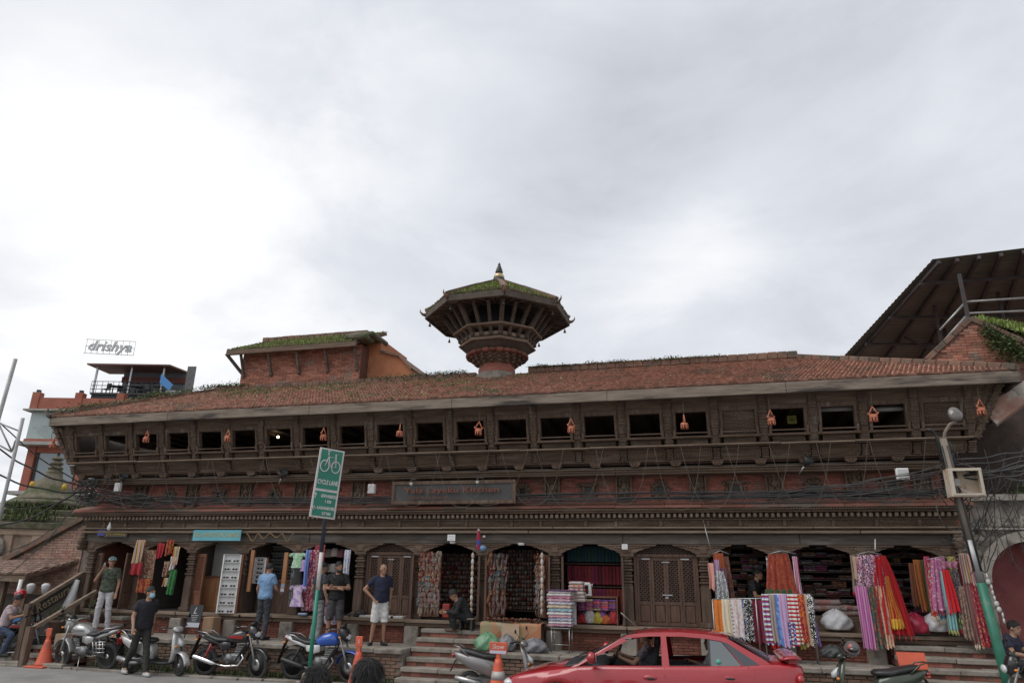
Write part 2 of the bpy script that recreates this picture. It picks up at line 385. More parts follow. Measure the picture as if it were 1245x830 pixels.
# kerb stones along the road edge
kerb = link('kerb', None, kind='structure')
x = -14.0
while x < 12:
    l = random.uniform(0.5, 0.9)
    MB().box((0, 0, 0), (l-0.02, 0.16, 0.06), b=0.012).build('kerb_stone', stone, kerb, (x+l/2, road_edge(x+l/2)+0.1+random.uniform(-.015, .015), 0.012)); x += l
# ================================================================== THE LONG HOUSE
house = thing('timber_house', 'long old brick and carved timber house with tiled roof and shop arcade', 'building')
def zz(y, Y=0.0): return wy(622, y, Y).z
XL, XR = -11.36, 9.78
colx = [wy(p, 700, 0.0).x for p in (105, 167, 229, 293, 360, 436, 508, 586, 675, 763, 857, 947, 1051, 1156)]
ZF = 1.18                       # shop floor
ZB0, ZB1 = 2.86, 3.08           # beam
ZS = 2.66                       # springing of the brackets
# --- plinth, sill
plinth = MB()
plinth.bb(XL, XR, -0.06, 2.7, 0.0, ZF-0.14)
plinth.build('plinth', mortar_red, house)
x = XL
while x < XR-0.1:              # bench planks on the plinth edge
    l = min(random.uniform(1.2, 2.3), XR-x)
    MB().box((0, 0, 0), (l-0.012, 0.42, 0.07), b=0.008).build('sill_plank', wood_pale, house, (x+l/2, -0.03+random.uniform(-.02, .02), ZF-0.038+random.uniform(-.008, .008)))
    MB().box((0, 0, 0), (l-0.02, 0.06, 0.075), b=0.006).build('sill_plank', wood, house, (x+l/2, -0.16, ZF-0.118)); x += l
brick_wall('plinth_bricks', (XL, -0.075, 0.62), (1, 0, 0), (0, -1, 0), XR-XL, 0.44, house, brick_plinth)
# stone footings under the columns
for cx in colx:
    MB().box((0, 0, 0), (0.34, 0.22, 0.42), b=0.02).build('footing_stone', stone, house, (cx, -0.14, 0.82))
# --- columns
def column_mesh():
    m = MB(); b = 0.11
    m.box((0, 0.11, ZF+0.05), (0.28, 0.28, 0.10), b=0.01)
    m.box((0, 0.11, ZF+0.45), (0.22, 0.22, 0.72), b=0.012)
    z = ZF+0.80
    for i in range(9):
        wd_ = (0.20, 0.245, 0.19, 0.225, 0.18, 0.24, 0.20, 0.25, 0.21)[i]; h = 0.062
        m.box((0, 0.11, z+h/2), (wd_, wd_, h-0.008), b=0.014); z += h
    m.lathe([(0.09, z), (0.115, z+.03), (0.12, z+.06), (0.085, z+.09)], 12, (0, 0.11, 0))
    m.box((0, 0.11, (z+ZS)/2+0.03), (0.21, 0.21, ZS-z-0.02), b=0.012)
    m.box((0, 0.11, ZS-0.03), (0.30, 0.27, 0.07), b=0.012)
    return m.mesh('column', wood_post)
cm = column_mesh()
for cx in colx:
    link('column', cm, house, (cx, 0, 0))
# --- scalloped brackets (each one a cloud shaped capital arm pair)
def bracket_mesh(wl, wr):
    pts = []
    def arm(wdt):
        a = [(0.15, ZS)]; n = 4
        for k in range(n):
            x0 = 0.15+(wdt-0.15)*k/n; x1 = 0.15+(wdt-0.15)*(k+1)/n; z0 = lerp(ZS+0.015, ZB0-0.012, (k/n)**0.8); z1 = lerp(ZS+0.015, ZB0-0.012, ((k+1)/n)**0.8)
            for t in (0.25, 0.5, 0.75, 1.0):
                a.append((lerp(x0, x1, t), lerp(z0, z1, t**2.0)))
        return a
    r = arm(wr); l = [(-x, z) for x, z in arm(wl)]
    poly = [(-wl, ZB0+0.0)]+l[::-1]+r+[(wr, ZB0+0.0)]
    m = MB()
    m.prism(poly, lambda a, b, t: Vector((a, t, b)), 0.0, 0.18)
    # raised leaf carving
    for s_, wv in ((-1, wl), (1, wr)):
        for k in range(6):
            t = (k+0.6)/6; xx = s_*(0.05+t*(wv-0.2)); zc = lerp(ZS+0.12, ZB0-0.04, t)
            m.ball((xx, 0.0, zc), (0.045, 0.022, 0.030*(1.25-t)), 8)
        m.box((s_*(wv*0.5), 0.0, ZB0-0.018), (wv*0.96, 0.05, 0.028))
    m.box((0, 0.0, (ZS+ZB0)/2), (0.16, 0.04, ZB0-ZS-0.02), b=0.01)
    return m
for i, cx in enumerate(colx):
    wl = (cx-colx[i-1])*0.40 if i > 0 else 0.12
    wr = (colx[i+1]-cx)*0.40 if i < 13 else 0.12
    bracket_mesh(wl, wr).build('arch_bracket', wood, house, (cx, -0.02, 0.001))
# --- the long beam in lengths
cuts = [XL-0.15, -8.1, -4.6, -0.9, 3.2, 6.9, XR+0.1]
for a, b in zip(cuts, cuts[1:]):
    MB().box((0, 0, 0), (b-a-0.006, 0.34, ZB1-ZB0-0.004), b=0.012).build('beam', wood_beam, house, ((a+b)/2, 0.13+random.uniform(-.012, .012), (ZB0+ZB1)/2))
for xe, s_ in ((XL-0.12, -1), (XR+0.06, 1)):      # carved beam ends
    m = MB()
    for k in range(7): m.box((0, 0.02, ZB0-0.18+k*0.075), (0.2-0.03*abs(k-3), 0.34-0.02*(k % 2), 0.07), b=0.016)
    m.ball((0, -0.16, ZB0+.02), (0.09, 0.06, 0.12), 10); m.ball((0, -0.17, ZB0-.13), (0.07, 0.05, 0.08), 10)
    m.build('carved_beam_end', wood, house, (xe, 0, 0))
# --- cornice above the beam
def course(name, y0, y1, z0, z1, mat, ext=0.12, cutn=4, b=0.01):
    xs = [XL-ext]+[lerp(XL, XR, (k+random.uniform(.3, .7))/cutn) for k in range(cutn)]+[XR+ext]
    for a, c in zip(xs, xs[1:]):
        MB().box((0, 0, 0), (c-a-0.006, y1-y0, z1-z0), b=b).build(name, mat, house, ((a+c)/2, (y0+y1)/2+random.uniform(-.006, .006), (z0+z1)/2))
course('cornice_moulding', -0.17, 0.2, 3.085, 3.145, wood_pale, 0.16, b=0.02)
course('cornice_moulding', -0.11, 0.2, 3.148, 3.185, wood, 0.10)
course('cornice_moulding', -0.20, 0.2, 3.188, 3.225, wood_pale, 0.20, b=0.014)
course('frieze_board', -0.10, 0.2, 3.228, 3.37, wood, 0.10, b=0.004)
course('cornice_moulding', -0.15, 0.2, 3.373, 3.395, wood, 0.16, b=0.006)
course('cornice_moulding', -0.13, 0.2, 3.398, 3.515, wood_beam, 0.16)
course('cornice_moulding', -0.32, 0.2, 3.518, 3.555, wood, 0.34)
course('cornice_moulding', -0.36, 0.2, 3.558, 3.615, wood, 0.38, b=0.018)
# frieze carving: small lozenges in relief
m = MB(); x = XL-0.05; k = 0
while x < XR+0.05:
    for r in range(3):
        cxx = x+(0.022 if r % 2 else 0); cz = 3.262+r*0.037
        m.add([(cxx-.02, -.102, cz), (cxx, -.102, cz-.017), (cxx+.02, -.102, cz), (cxx, -.102, cz+.017), (cxx, -.116, cz)], [(0, 1, 4), (1, 2, 4), (2, 3, 4), (3, 0, 4)])
    x += 0.045
m.build('frieze_carving', wood, house, kind='stuff')
for k in range(24):
    MB().box((0, 0, 0), (0.075, 0.05, 0.14), b=0.012).build('frieze_block', wood, house, (lerp(XL, XR, (k+.5)/24)+random.uniform(-.15, .15), -0.12, 3.299))
# dentils and bead strings
m = MB(); x = XL-0.1
while x < XR+0.12:
    jx = random.uniform(-.006, .006); dw = random.uniform(0.058, 0.072)
    m.box((x+jx, -0.20, 3.462+random.uniform(-.006, .006)), (dw, 0.15, 0.088), b=0.012); x += 0.119
m.build('dentil_row', wood_pale, house, kind='stuff')
def beads(name, y, z, r, pitch, mat, x0=XL, x1=XR):
    m = MB(); x = x0
    while x < x1:
        m.box((x, y, z), (pitch*0.68, r*1.4, r*1.6), b=r*0.35); x += pitch
    return m.build(name, mat, house, kind='stuff')
beads('bead_row', -0.365, 3.587, 0.016, 0.055, wood_pale, XL-.3, XR+.3)
beads('bead_row', -0.155, 3.385, 0.010, 0.05, wood_pale)
weath = M('worn_weathering_brick', (0.20, 0.085, 0.062), (0.27, 0.12, 0.09), 4, 0.9, 0.5, 30, (0.6, 1, 1), c3=(0.13, 0.105, 0.085), f3=0.45, s3=1.3, objrand=0.2)
# sloped red brick weathering course
x = XL-0.36; 
while x < XR+0.36:
    l = min(random.uniform(0.7, 1.5), XR+0.37-x)
    m = MB(); y0, y1 = -0.40, 0.02; tz = random.uniform(-.006, .006)
    m.prism([(y0, 3.618+tz), (y1, 3.622), (y1, 3.80), (y0, 3.672+tz)], lambda a, b, t: Vector((t, a, b)), x, x+l-0.008)
    m.build('weathering_brick', weath, house); x += l
# --- brick band
ZW0, ZW1 = 3.78, 4.40
MB().bb(XL+0.02, XR-0.02, 0.0, 0.3, 3.70, ZW1).build('band_wall', mortar_red, house)
nich = [208, 269, 335, 402, 636, 716, 803, 895, 990, 1085]
nx_ = [wy(p, 597, 0).x for p in nich]
holes = [(a-XL-0.02-0.09, a-XL-0.02+0.09, 0.10, 0.36) for a in nx_]
brick_wall('band_bricks', (XL+0.02, -0.006, ZW0), (1, 0, 0), (0, -1, 0), XR-XL-0.04, ZW1-ZW0, house, brick_red, bl=0.2, bh=0.052, j=0.007, depth=0.03, holes=holes)
def rosette(round_):
    m = MB()
    if round_:
        for k in range(12):
            a = 2*math.pi*k/12; m.ball((0.17*math.cos(a), -0.035, 0.17*math.sin(a)), (0.05, 0.03, 0.05), 8)
        for k in range(8):
            a = 2*math.pi*(k+.5)/8; m.ball((0.11*math.cos(a), -0.045, 0.11*math.sin(a)), (0.035, 0.03, 0.035), 8)
    else:
        m.box((0, -0.03, -0.12), (0.34, 0.08, 0.04), b=0.008); m.box((0, -0.04, 0.13), (0.40, 0.10, 0.035), b=0.008); m.box((0, -0.03, 0.165), (0.52, 0.08, 0.03), b=0.008)
        for s_ in (-1, 1):
            m.box((s_*0.115, -0.03, 0), (0.06, 0.08, 0.22), b=0.008); m.ball((s_*0.19, -0.02, -0.02), (0.05, 0.03, 0.09), 8); m.ball((s_*0.25, -0.02, 0.12), (0.06, 0.03, 0.04), 8)
    m.box((0, -0.02, 0.105), (0.2, 0.07, 0.03)); m.box((0, -0.02, -0.095), (0.2, 0.07, 0.03))
    for s_ in (-1, 1): m.box((s_*0.09, -0.02, 0), (0.03, 0.07, 0.19))
    return m
for i, a in enumerate(nx_):
    r = rosette(i in (0, 2, 4, 6, 8)).build('carved_niche_window', wood, house, (a, 0, 4.04))
    MB().box((0, 0, 0), (0.155, 0.01, 0.17)).build('dark_opening', black, r, (0, -0.012, 0.005))
brk = [173, 235, 300, 367, 437, 672, 759, 849, 942, 1040, 1123]
def figure_bracket():
    m = MB()
    m.box((0, -0.03, 4.07), (0.27, 0.10, 0.60), b=0.01)
    for s_ in (-1, 1): m.box((s_*0.165, -0.055, 4.07), (0.045, 0.15, 0.60), b=0.008)
    # carved standing figure in relief
    m.ball((0, -0.10, 4.25), (0.042, 0.035, 0.05), 10); m.ball((0, -0.10, 4.13), (0.065, 0.045, 0.09), 10)
    m.tube([(-.04, -.10, 4.17), (-.10, -.11, 4.12), (-.075, -.12, 4.22)], 0.02, 6); m.tube([(.04, -.10, 4.17), (.10, -.11, 4.1), (.06, -.12, 4.06)], 0.02, 6)
    m.tube([(-.03, -.09, 4.07), (-.07, -.11, 3.98), (-.02, -.09, 3.90)], 0.026, 6); m.tube([(.03, -.09, 4.07), (.075, -.11, 3.99), (.05, -.09, 3.90)], 0.026, 6)
    m.box((0, -0.085, 3.865), (0.2, 0.08, 0.04), b=0.01); m.ball((0, -0.09, 4.31), (0.09, 0.04, 0.03), 10)
    for s_ in (-1, 1): m.ball((s_*.09, -.085, 4.23), (0.028, 0.025, 0.04), 8); m.ball((s_*.095, -.085, 3.94), (0.025, 0.025, 0.04), 8)
    m.box((0, -0.10, 4.35), (0.30, 0.22, 0.04), b=0.008)
    return m.mesh('carved_bracket', wood)
fb = figure_bracket()
for p in brk: link('carved_bracket', fb, house, (wy(p, 597, -.03).x, 0, 0))
# --- jetty mouldings
JX0, JX1 = XL-0.28, XR+0.10
def jcourse(name, y0, z0, z1, mat, ext, cutn=5, b=0.01, y1=0.25):
    xs = [JX0-ext]+[lerp(JX0, JX1, (k+random.uniform(.3, .7))/cutn) for k in range(cutn)]+[JX1+ext]
    for a, c in zip(xs, xs[1:]):
        MB().box((0, 0, 0), (c-a-0.005, y1-y0, z1-z0), b=b).build(name, mat, house, ((a+c)/2, (y0+y1)/2+random.uniform(-.006, .006), (z0+z1)/2))
jcourse('jetty_moulding', -0.42, 4.335, 4.385, wood, 0.0, b=0.016)
jcourse('jetty_moulding', -0.46, 4.388, 4.43, wood_pale, 0.03, b=0.012)
jcourse('jetty_moulding', -0.49, 4.433, 4.475, wood, 0.05, b=0.012)
jcourse('jetty_moulding', -0.45, 4.478, 4.51, wood_beam, 0.02, b=0.004)
beads('bead_row', -0.50, 4.455, 0.013, 0.05, wood_pale, JX0, JX1)
beads('bead_row', -0.47, 4.409, 0.012, 0.045, wood, JX0, JX1)
beads('bead_row', -0.43, 4.36, 0.012, 0.05, wood_pale, JX0, JX1)
winx = [wy(p, 525, -0.78).x for p in (109.6, 144, 182, 219, 258, 299, 340, 385, 429, 475, 523, 572, 623, 675, 729, 784.5, 841, 899, 960, 1021, 1084, 1147)]
postx = [winx[0]-0.5]+[(a+b)/2 for a, b in zip(winx, winx[1:])]+[winx[-1]+0.52]
ZL = 4.87                                      # ledge
def corbel():
    m = MB(); m.prism([(-.12, .09), (.12, .09), (.10, .03), (.05, 0), (-.05, 0), (-.10, .03)], lambda a, b, t: Vector((a, t, b)), -0.56, -0.40)
    m.box((0, -0.50, 0.105), (0.28, 0.16, 0.03), b=0.008); m.ball((0, -0.565, .05), (0.05, 0.02, 0.03), 8); return m.mesh('corbel', wood)
cbm = corbel(); nC = 25
for k in range(nC): link('corbel', cbm, house, (lerp(JX0+.15, JX1-.1, k/(nC-1)), 0, 4.492))
jcourse('jetty_moulding', -0.52, 4.595, 4.63, wood, 0.06, b=0.008)
# sloping carved panels between short struts
def LYp(z): return lerp(-0.50, -0.62, (z-4.63)/(ZL-4.63))
for i in range(len(postx)-1):
    a, b = postx[i]+0.09, postx[i+1]-0.09
    m = MB(); z0, z1 = 4.632, ZL-0.012
    m.prism([(LYp(z0), z0), (LYp(z1), z1), (LYp(z1)+.05, z1), (LYp(z0)+.05, z0)], lambda p, q, t: Vector((t, p, q)), a, b)
    p_ = m.build('sloping_panel', wood, house)
    m = MB(); fr = 0.025
    for (x0, x1, q0, q1) in ((a, b, z0, z0+.03), (a, b, z1-.03, z1), (a, a+.03, z0, z1), (b-.03, b, z0, z1)):
        m.prism([(LYp(q0)-fr, q0), (LYp(q1)-fr, q1), (LYp(q1)+.01, q1), (LYp(q0)+.01, q0)], lambda p, q, t: Vector((t, p, q)), x0+.001, x1-.001)
    m.build('panel_frame', wood, p_)
    m = MB(); xx = a+.06
    while xx < b-.06:
        for r in range(3):
            zc = z0+.055+r*.055; cx2 = xx+(.02 if r % 2 else 0); yy = LYp(zc)
            m.add([(cx2-.018, yy, zc), (cx2, yy, zc-.022), (cx2+.018, yy, zc), (cx2, yy, zc+.022), (cx2, yy-.016, zc)], [(0, 1, 4), (1, 2, 4), (2, 3, 4), (3, 0, 4)])
        xx += 0.04
    m.build('panel_carving', wood, p_, kind='stuff')
def short_strut():
    m = MB()
    for k in range(5):
        z = 4.645+k*0.045; m.box((0, LYp(z)-0.03, z), (0.15-0.02*(k % 2), 0.09, 0.04), b=0.008)
    return m.mesh('short_strut', wood_post)
ssm = short_strut()
for px_ in postx: link('short_strut', ssm, house, (px_, 0, 0))
# ledge board (thin pale planks)
x = JX0-0.12
while x < JX1+0.30:
    l = min(random.uniform(1.3, 2.6), JX1+0.36-x)
    MB().box((0, 0, 0), (l-0.008, 0.36, 0.028), b=0.004).build('ledge_plank', wood_pale, house, (x+l/2, -0.70+random.uniform(-.015, .015), ZL+0.012+random.uniform(-.006, .006))); x += l
# --- window storey, leaning outwards
Z0, Z1 = ZL+0.03, 5.92
def LY(z): return lerp(-0.62, -0.93, (z-Z0)/(Z1-Z0))
def lean_box(m, x0, x1, z0, z1, d0, d1, mi=0):       # between d0 (out) and d1 (in) of the leaning plane
    m.prism([(LY(z0)-d0, z0), (LY(z1)-d0, z1), (LY(z1)+d1, z1), (LY(z0)+d1, z0)], lambda a, b, t: Vector((t, a, b)), x0, x1, m=mi)
def lattice(m, x0, x1, z0, z1, f, pitch=0.055, w_=0.011, th=0.012):
    """diagonal lattice bars clipped to the rectangle; f(x,z)->point on plane"""
    n = f(1, 0)-f(0, 0); 
    for sgn in (1, -1):
        c = (x0-z1) if sgn > 0 else (x0+z0); c1 = (x1-z0) if sgn > 0 else (x1+z1)
        while c < c1:
            pts = []
            for (xx, zc) in ((x0, None), (x1, None), (None, z0), (None, z1)):
                if xx is not None: zc2 = (xx-c)*sgn; p = (xx, zc2)
                else: p = (c+zc*sgn, zc)
                if x0-1e-6 <= p[0] <= x1+1e-6 and z0-1e-6 <= p[1] <= z1+1e-6 and all(abs(p[0]-q[0])+abs(p[1]-q[1]) > 1e-4 for q in pts): pts.append(p)
            if len(pts) >= 2: m.bar(f(*pts[0]), f(*pts[1]), w_, th if sgn > 0 else th*0.8)
            c += pitch*1.414
    return m
ZS0, ZSL, ZWT = 5.07, 5.09, 5.61      # panel top / sill / window head
for i, cx in enumerate(winx):
    a, b = postx[i]+0.10, postx[i+1]-0.10
    hw = (b-a)/2-0.072; c0 = (a+b)/2
    m = MB()
    for (x0, x1, q0, q1, d) in ((c0-hw-.07, c0-hw, ZSL, ZWT+.09, .03), (c0+hw, c0+hw+.07, ZSL, ZWT+.09, .03), (c0-hw-.001, c0+hw+.001, ZWT, ZWT+.09, .028), (c0-hw-.045, c0-hw-.005, ZSL+.02, ZWT, .05), (c0+hw+.005, c0+hw+.045, ZSL+.02, ZWT, .05)):
        lean_box(m, x0, x1, q0, q1, d, 0.07)
    wn = m.build('window', wood_post, house)
    m = MB(); lean_box(m, c0-hw-.10, c0+hw+.10, ZSL-.03, ZSL+.012, .09, .05); m.build('sill', wood, wn)
    m = MB(); m.bar((c0-hw-.04, LY(ZSL+.07)-.085, ZSL+.075), (c0+hw+.04, LY(ZSL+.07)-.085, ZSL+.075), 0.03, 0.025)
    for s_ in (-1, 1): m.bar((c0+s_*(hw+.045), LY(ZSL)-.08, ZSL+.01), (c0+s_*(hw+.045), LY(ZSL+.15)-.08, ZSL+.16), 0.045, 0.045)
    m.build('rail', wood, wn)
    m = MB(); lean_box(m, c0-hw, c0+hw, Z0+.04, ZSL-.03, -0.02, 0.06); pn = m.build('lattice_panel', wood, wn)
    m = MB(); lattice(m, c0-hw+.0, c0+hw-.0, Z0+.045, ZSL-.035, lambda x_, z_: Vector((x_, LY(z_)+.012, z_)), 0.042, 0.010, 0.02)
    m.build('lattice', wood, wn, kind='stuff')
    if i in (17, 21):          # closed by a lattice screen
        m = MB(); lattice(m, c0-hw+.005, c0+hw-.005, ZSL+.02, ZWT-.005, lambda x_, z_: Vector((x_, LY(z_)+.02, z_)), 0.042, 0.014, 0.02); m.build('lattice', wood, wn, kind='stuff')
        m = MB(); lean_box(m, c0-hw+.001, c0+hw-.001, ZSL+.013, ZWT-.001, -.05, .055); m.build('shutter_board', wood_beam, wn)
    # boards between window and post, and head board
    m = MB(); lean_box(m, a, c0-hw-.071, Z0, ZWT+.09, .0, .05); lean_box(m, c0+hw+.071, b, Z0, ZWT+.09, .0, .05); lean_box(m, a, b, ZWT+.092, Z1, .005, .05); lean_box(m, c0-hw-.068, c0+hw+.068, Z0+.001, Z0+.038, .01, .05)
    m.build('wall_board', wood, house)
def post_mesh():
    m = MB(); lean_box(m, -0.095, 0.095, Z0, Z1, 0.02, 0.10)
    z = Z0+.01
    while z < Z1-.05:
        k = random.random(); h = random.choice((.03, .045, .06)); d = random.uniform(.045, .075); wv = random.uniform(.055, .085)
        lean_box(m, -wv, wv, z, z+h-.006, d, 0.0); z += h
    return m
for i, px_ in enumerate(postx): post_mesh().build('post', wood_post, house, (px_, 0, 0))
# flared lattice ends (left and right)
for s_, xe in ((-1, postx[0]-.09), (1, postx[-1]+.09)):
    m = MB(); fl = 0.50
    def P(a, z, off=0.0): return Vector((xe+s_*(fl*((z-Z0)/(Z1-Z0))*a), LY(z)-off, z))
    q = [P(0, Z0), P(0, Z1), P(1, Z1), P(0.05, Z0)]; q2 = [p+Vector((0, .06, 0)) for p in q]
    fs = [(0, 1, 2, 3), (7, 6, 5, 4), (0, 4, 5, 1), (1, 5, 6, 2), (2, 6, 7, 3), (3, 7, 4, 0)]
    m.add(q+q2, fs)
    e = m.build('flared_end', wood, house)
    m = MB(); m.bar(P(.04, Z0, .03), P(1, Z1, .03), 0.11, 0.09); m.bar(P(.5, Z0+.1, .01), P(.55, Z1, .01), 0.05, 0.05)
    k = 0
    for t in [i_/14 for i_ in range(15)]:
        z = lerp(Z0+.02, Z1-.05, t); p = P(1, z, .05)
        if k % 2 == 0: m.box(p, (.15, .09, .05), b=.012)
        k += 1
    m.build('corner_strut', wood_post, e)
    m = MB()       # end wall going back
    m.add([P(1, Z1), P(.05, Z0), Vector((P(.05, Z0).x, 3.3, Z0)), Vector((P(1, Z1).x, 3.3, Z1))], [(0, 1, 2, 3)])
    m.add([p+Vector((-s_*.08, 0, 0)) for p in (P(1, Z1), P(.05, Z0), Vector((P(.05, Z0).x, 3.3, Z0)), Vector((P(1, Z1).x, 3.3, Z1)))], [(3, 2, 1, 0)])
    m.build('end_wall', wood_beam, house)
# end walls of lower storeys
for s_, xe in ((-1, XL), (1, XR)):
    MB().bb(xe-.001 if s_ < 0 else xe-.3, xe+.3 if s_ < 0 else xe+.001, 0.26, 3.4, 0.0, 4.9).build('end_wall', brick_plinth, house)
# --- interior of the upper floor
room = M('upper_room_plaster', (.34, .27, .20), (.42, .34, .26), 2, .9)
MB().bb(XL, XR, -0.40, 3.34, 4.56, 4.62).build('upper_floor', wood_door, house)
MB().bb(XL, XR, 3.30, 3.34, 4.63, 5.92).build('room_wall', room, house)
for k in range(34): MB().bb(lerp(XL, XR, (k+.5)/34)-.05, lerp(XL, XR, (k+.5)/34)+.05, -.55, 3.29, 5.82, 5.925).build('ceiling_joist', wood, house)
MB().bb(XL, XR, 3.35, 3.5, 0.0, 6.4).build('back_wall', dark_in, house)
MB().bb(XL, XR, -0.5, 3.34, 5.93, 5.97).build('upper_ceiling', room, house)
# --- ground floor interior
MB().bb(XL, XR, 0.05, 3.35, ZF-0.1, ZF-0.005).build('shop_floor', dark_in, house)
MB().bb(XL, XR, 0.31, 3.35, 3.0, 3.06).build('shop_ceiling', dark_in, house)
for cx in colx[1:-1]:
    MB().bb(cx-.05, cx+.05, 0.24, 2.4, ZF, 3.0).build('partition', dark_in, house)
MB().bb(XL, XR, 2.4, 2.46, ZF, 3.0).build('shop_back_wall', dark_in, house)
# ================================================================== ROOF
EY, EZ = -1.36, 6.06                 # eave edge (top of fascia)
RY, RZ = 1.8, 7.45                   # ridge
ELX, ERX = wy(62, 509, EY).x, wy(1240, 458, EY).x
RLX, RRX = -9.45, 7.55
BY = 2*RY-EY
roof = link('roof', None, house)
def deck(pts, th=0.06):
    m = MB(); q = [Vector(p) for p in pts]; n = (q[1]-q[0]).cross(q[2]-q[1]).normalized()
    if n.z < 0: n = -n
    lo = [p-n*th for p in q]; k = len(q)
    m.add(q+lo, [tuple(range(k)), tuple(range(2*k-1, k-1, -1))]+[(i, k+i, k+(i+1) % k, (i+1) % k) for i in range(k)]); return m
A, B = (ELX, EY, EZ), (ERX, EY, EZ); C_, D_ = (RRX, RY, RZ), (RLX, RY, RZ)
A2, B2 = (ELX, BY, EZ), (ERX, BY, EZ)
for nm, q in (('roof_deck', (A, B, C_, D_)), ('roof_deck', (D_, C_, B2, A2)), ('roof_deck', (A2, A, D_)), ('roof_deck', (B, B2, C_))):
    deck(q).build(nm, tile_under, roof)
# tiles: every clay tile is a small curved piece laid in courses
def tiles_on(name, P00, P10, P11, P01, mat, tw=0.092, tl=0.105, parent=None, lift=0.012, sag=0.0, jit=1.0):
    P00, P10, P11, P01 = [Vector(p) for p in (P00, P10, P11, P01)]
    nrm = (P10-P00).cross(P01-P00).normalized()
    if nrm.z < 0: nrm = -nrm
    up0 = ((P01+P11)/2-(P00+P10)/2); 
    along = (P10-P00).normalized(); slope = nrm.cross(along).normalized()
    if slope.dot(up0) < 0: slope = -slope
    H = up0.dot(slope); rows = int(H/tl); m = MB()
    for r in range(rows+1):
        t = (r*tl)/H
        if t > 1: break
        a = P00.lerp(P01, t); b = P10.lerp(P11, t); wdt = (b-a).length; n = int(wdt/tw)
        off = (tw/2 if r % 2 else 0)
        rowj = random.uniform(-.012, .012)*jit
        for k in range(n):
            c = a+along*(k*tw+off+tw/2+random.uniform(-.008, .008)*jit)+slope*(random.uniform(-.014, .014)*jit+rowj)+nrm*random.uniform(0, .006)*jit
            hw = tw*0.5; L_ = tl*1.35; h0, h1 = lift+.022+random.uniform(-.006, .012)*jit, lift
            rise = .022
            v0 = [c-along*hw+nrm*h0, c-along*(hw*.35)+nrm*(h0+rise), c+along*(hw*.55)+nrm*(h0+rise*.8), c+along*hw+nrm*(h0-.004)]
            v1 = [p+slope*L_+nrm*(h1-h0) for p in v0]
            bt = [v0[0]-nrm*.03, v0[3]-nrm*.03]
            m.add(v0+v1+bt, [(0, 1, 5, 4), (1, 2, 6, 5), (2, 3, 7, 6), (8, 9, 3, 2, 1, 0)])
    return m.build(name, mat, parent, kind='stuff')
tiles_on('roof_tiles', A, B, C_, D_, tile_m, parent=roof)
tiles_on('roof_tiles', B, B2, C_, C_, tile_m, parent=roof)
tiles_on('roof_tiles', A2, A, D_, D_, tile_m, parent=roof)
# ridge and hip cappings: short brick blocks
def capping(name, p0, p1, w_, h, mat, n=None, parent=roof, l=0.24):
    p0, p1 = Vector(p0), Vector(p1); d = p1-p0; k = max(1, int(d.length/l)); d.normalize()
    a = d.cross(Vector((0, 0, 1))).normalized(); b = a.cross(d)
    MB().bar(p0, p1, w_*.8, h*.7).build(name.replace('brick', 'core') if 'brick' in name else name+'_core', mat, parent)
    me = None
    for i in range(k):
        c = p0.lerp(p1, (i+.5)/k)+Vector((0, 0, random.uniform(-.006, .006)))
        M4 = Matrix(((d.x, a.x, b.x, c.x), (d.y, a.y, b.y, c.y), (d.z, a.z, b.z, c.z), (0, 0, 0, 1)))
        if me is None: me = MB().box((0, 0, 0), ((p1-p0).length/k-.012, w_, h), b=.012).mesh(name, mat)
        o = link(name, me, parent); o.matrix_local = M4
def up(p, dz): return Vector(p)+Vector((0, 0, dz))
cap_m = M('weathered_ridge_brick', (0.15, 0.085, 0.06), (0.22, 0.13, 0.095), 5, 0.95, 0.6, 30, c3=(0.10, 0.09, 0.07), f3=0.45, s3=3, objrand=0.2)
xt = wy(603, 455, RY).x
capping('ridge_brick', up(D_, .06), (xt-.55, RY, RZ+.06), .24, .12, cap_m)
capping('ridge_brick', (xt+.95, RY, RZ+.10), up(C_, .10), .26, .18, cap_m)
capping('hip_brick', up(A, .05), up(D_, .05), .22, .13, cap_m)
capping('hip_brick', up(B, .05), up(C_, .06), .22, .13, cap_m)
# fascia boards, soffit, rafters
cuts = [ELX, -8.3, -4.2, -0.5, 3.1, 6.8, ERX]
for a, b in zip(cuts, cuts[1:]):
    MB().box((0, 0, 0), (b-a-.005, .07, .225), b=.01).build('fascia_board', M('eaves_fascia_wood', (0.16, 0.125, 0.095), (0.24, 0.195, 0.155), 5, 0.88, 0.5, 26, (0.35, 1, 2.5), c3=(0.05, 0.040, 0.033), f3=0.42, s3=1.7), roof, ((a+b)/2, EY+.03, EZ-.125+random.uniform(-.005, .005)))
for s_, xe in ((-1, ELX), (1, ERX)):
    MB().box((0, 0, 0), (.07, BY-EY, .22), b=.01).build('fascia_board', wood_beam, roof, (xe, (EY+BY)/2, EZ-.127))
x = ELX+.2
rm = MB().bar((0, EY+.07, EZ-.11), (0, -0.55, EZ+.20), .07, .09).mesh('rafter', wood_beam)
while x < ERX-.1: link('rafter', rm, roof, (x, 0, 0)); x += 0.42
for pzc in (-1.0,): MB().bar((ELX+.3, pzc+.02, EZ-.0), (ERX-.3, pzc+.02, EZ-.0), .09, .09).build('purlin', wood_beam, roof)
# upturned corner tile on the left eave
m = MB(); m.tube([(ELX-.02, EY, EZ+.02), (ELX-.12, EY-.02, EZ+.07), (ELX-.17, EY-.03, EZ+.18), (ELX-.13, EY-.03, EZ+.26)], [.06, .05, .035, .012], 8); m.build('upturned_corner_tile', wood_beam, roof)
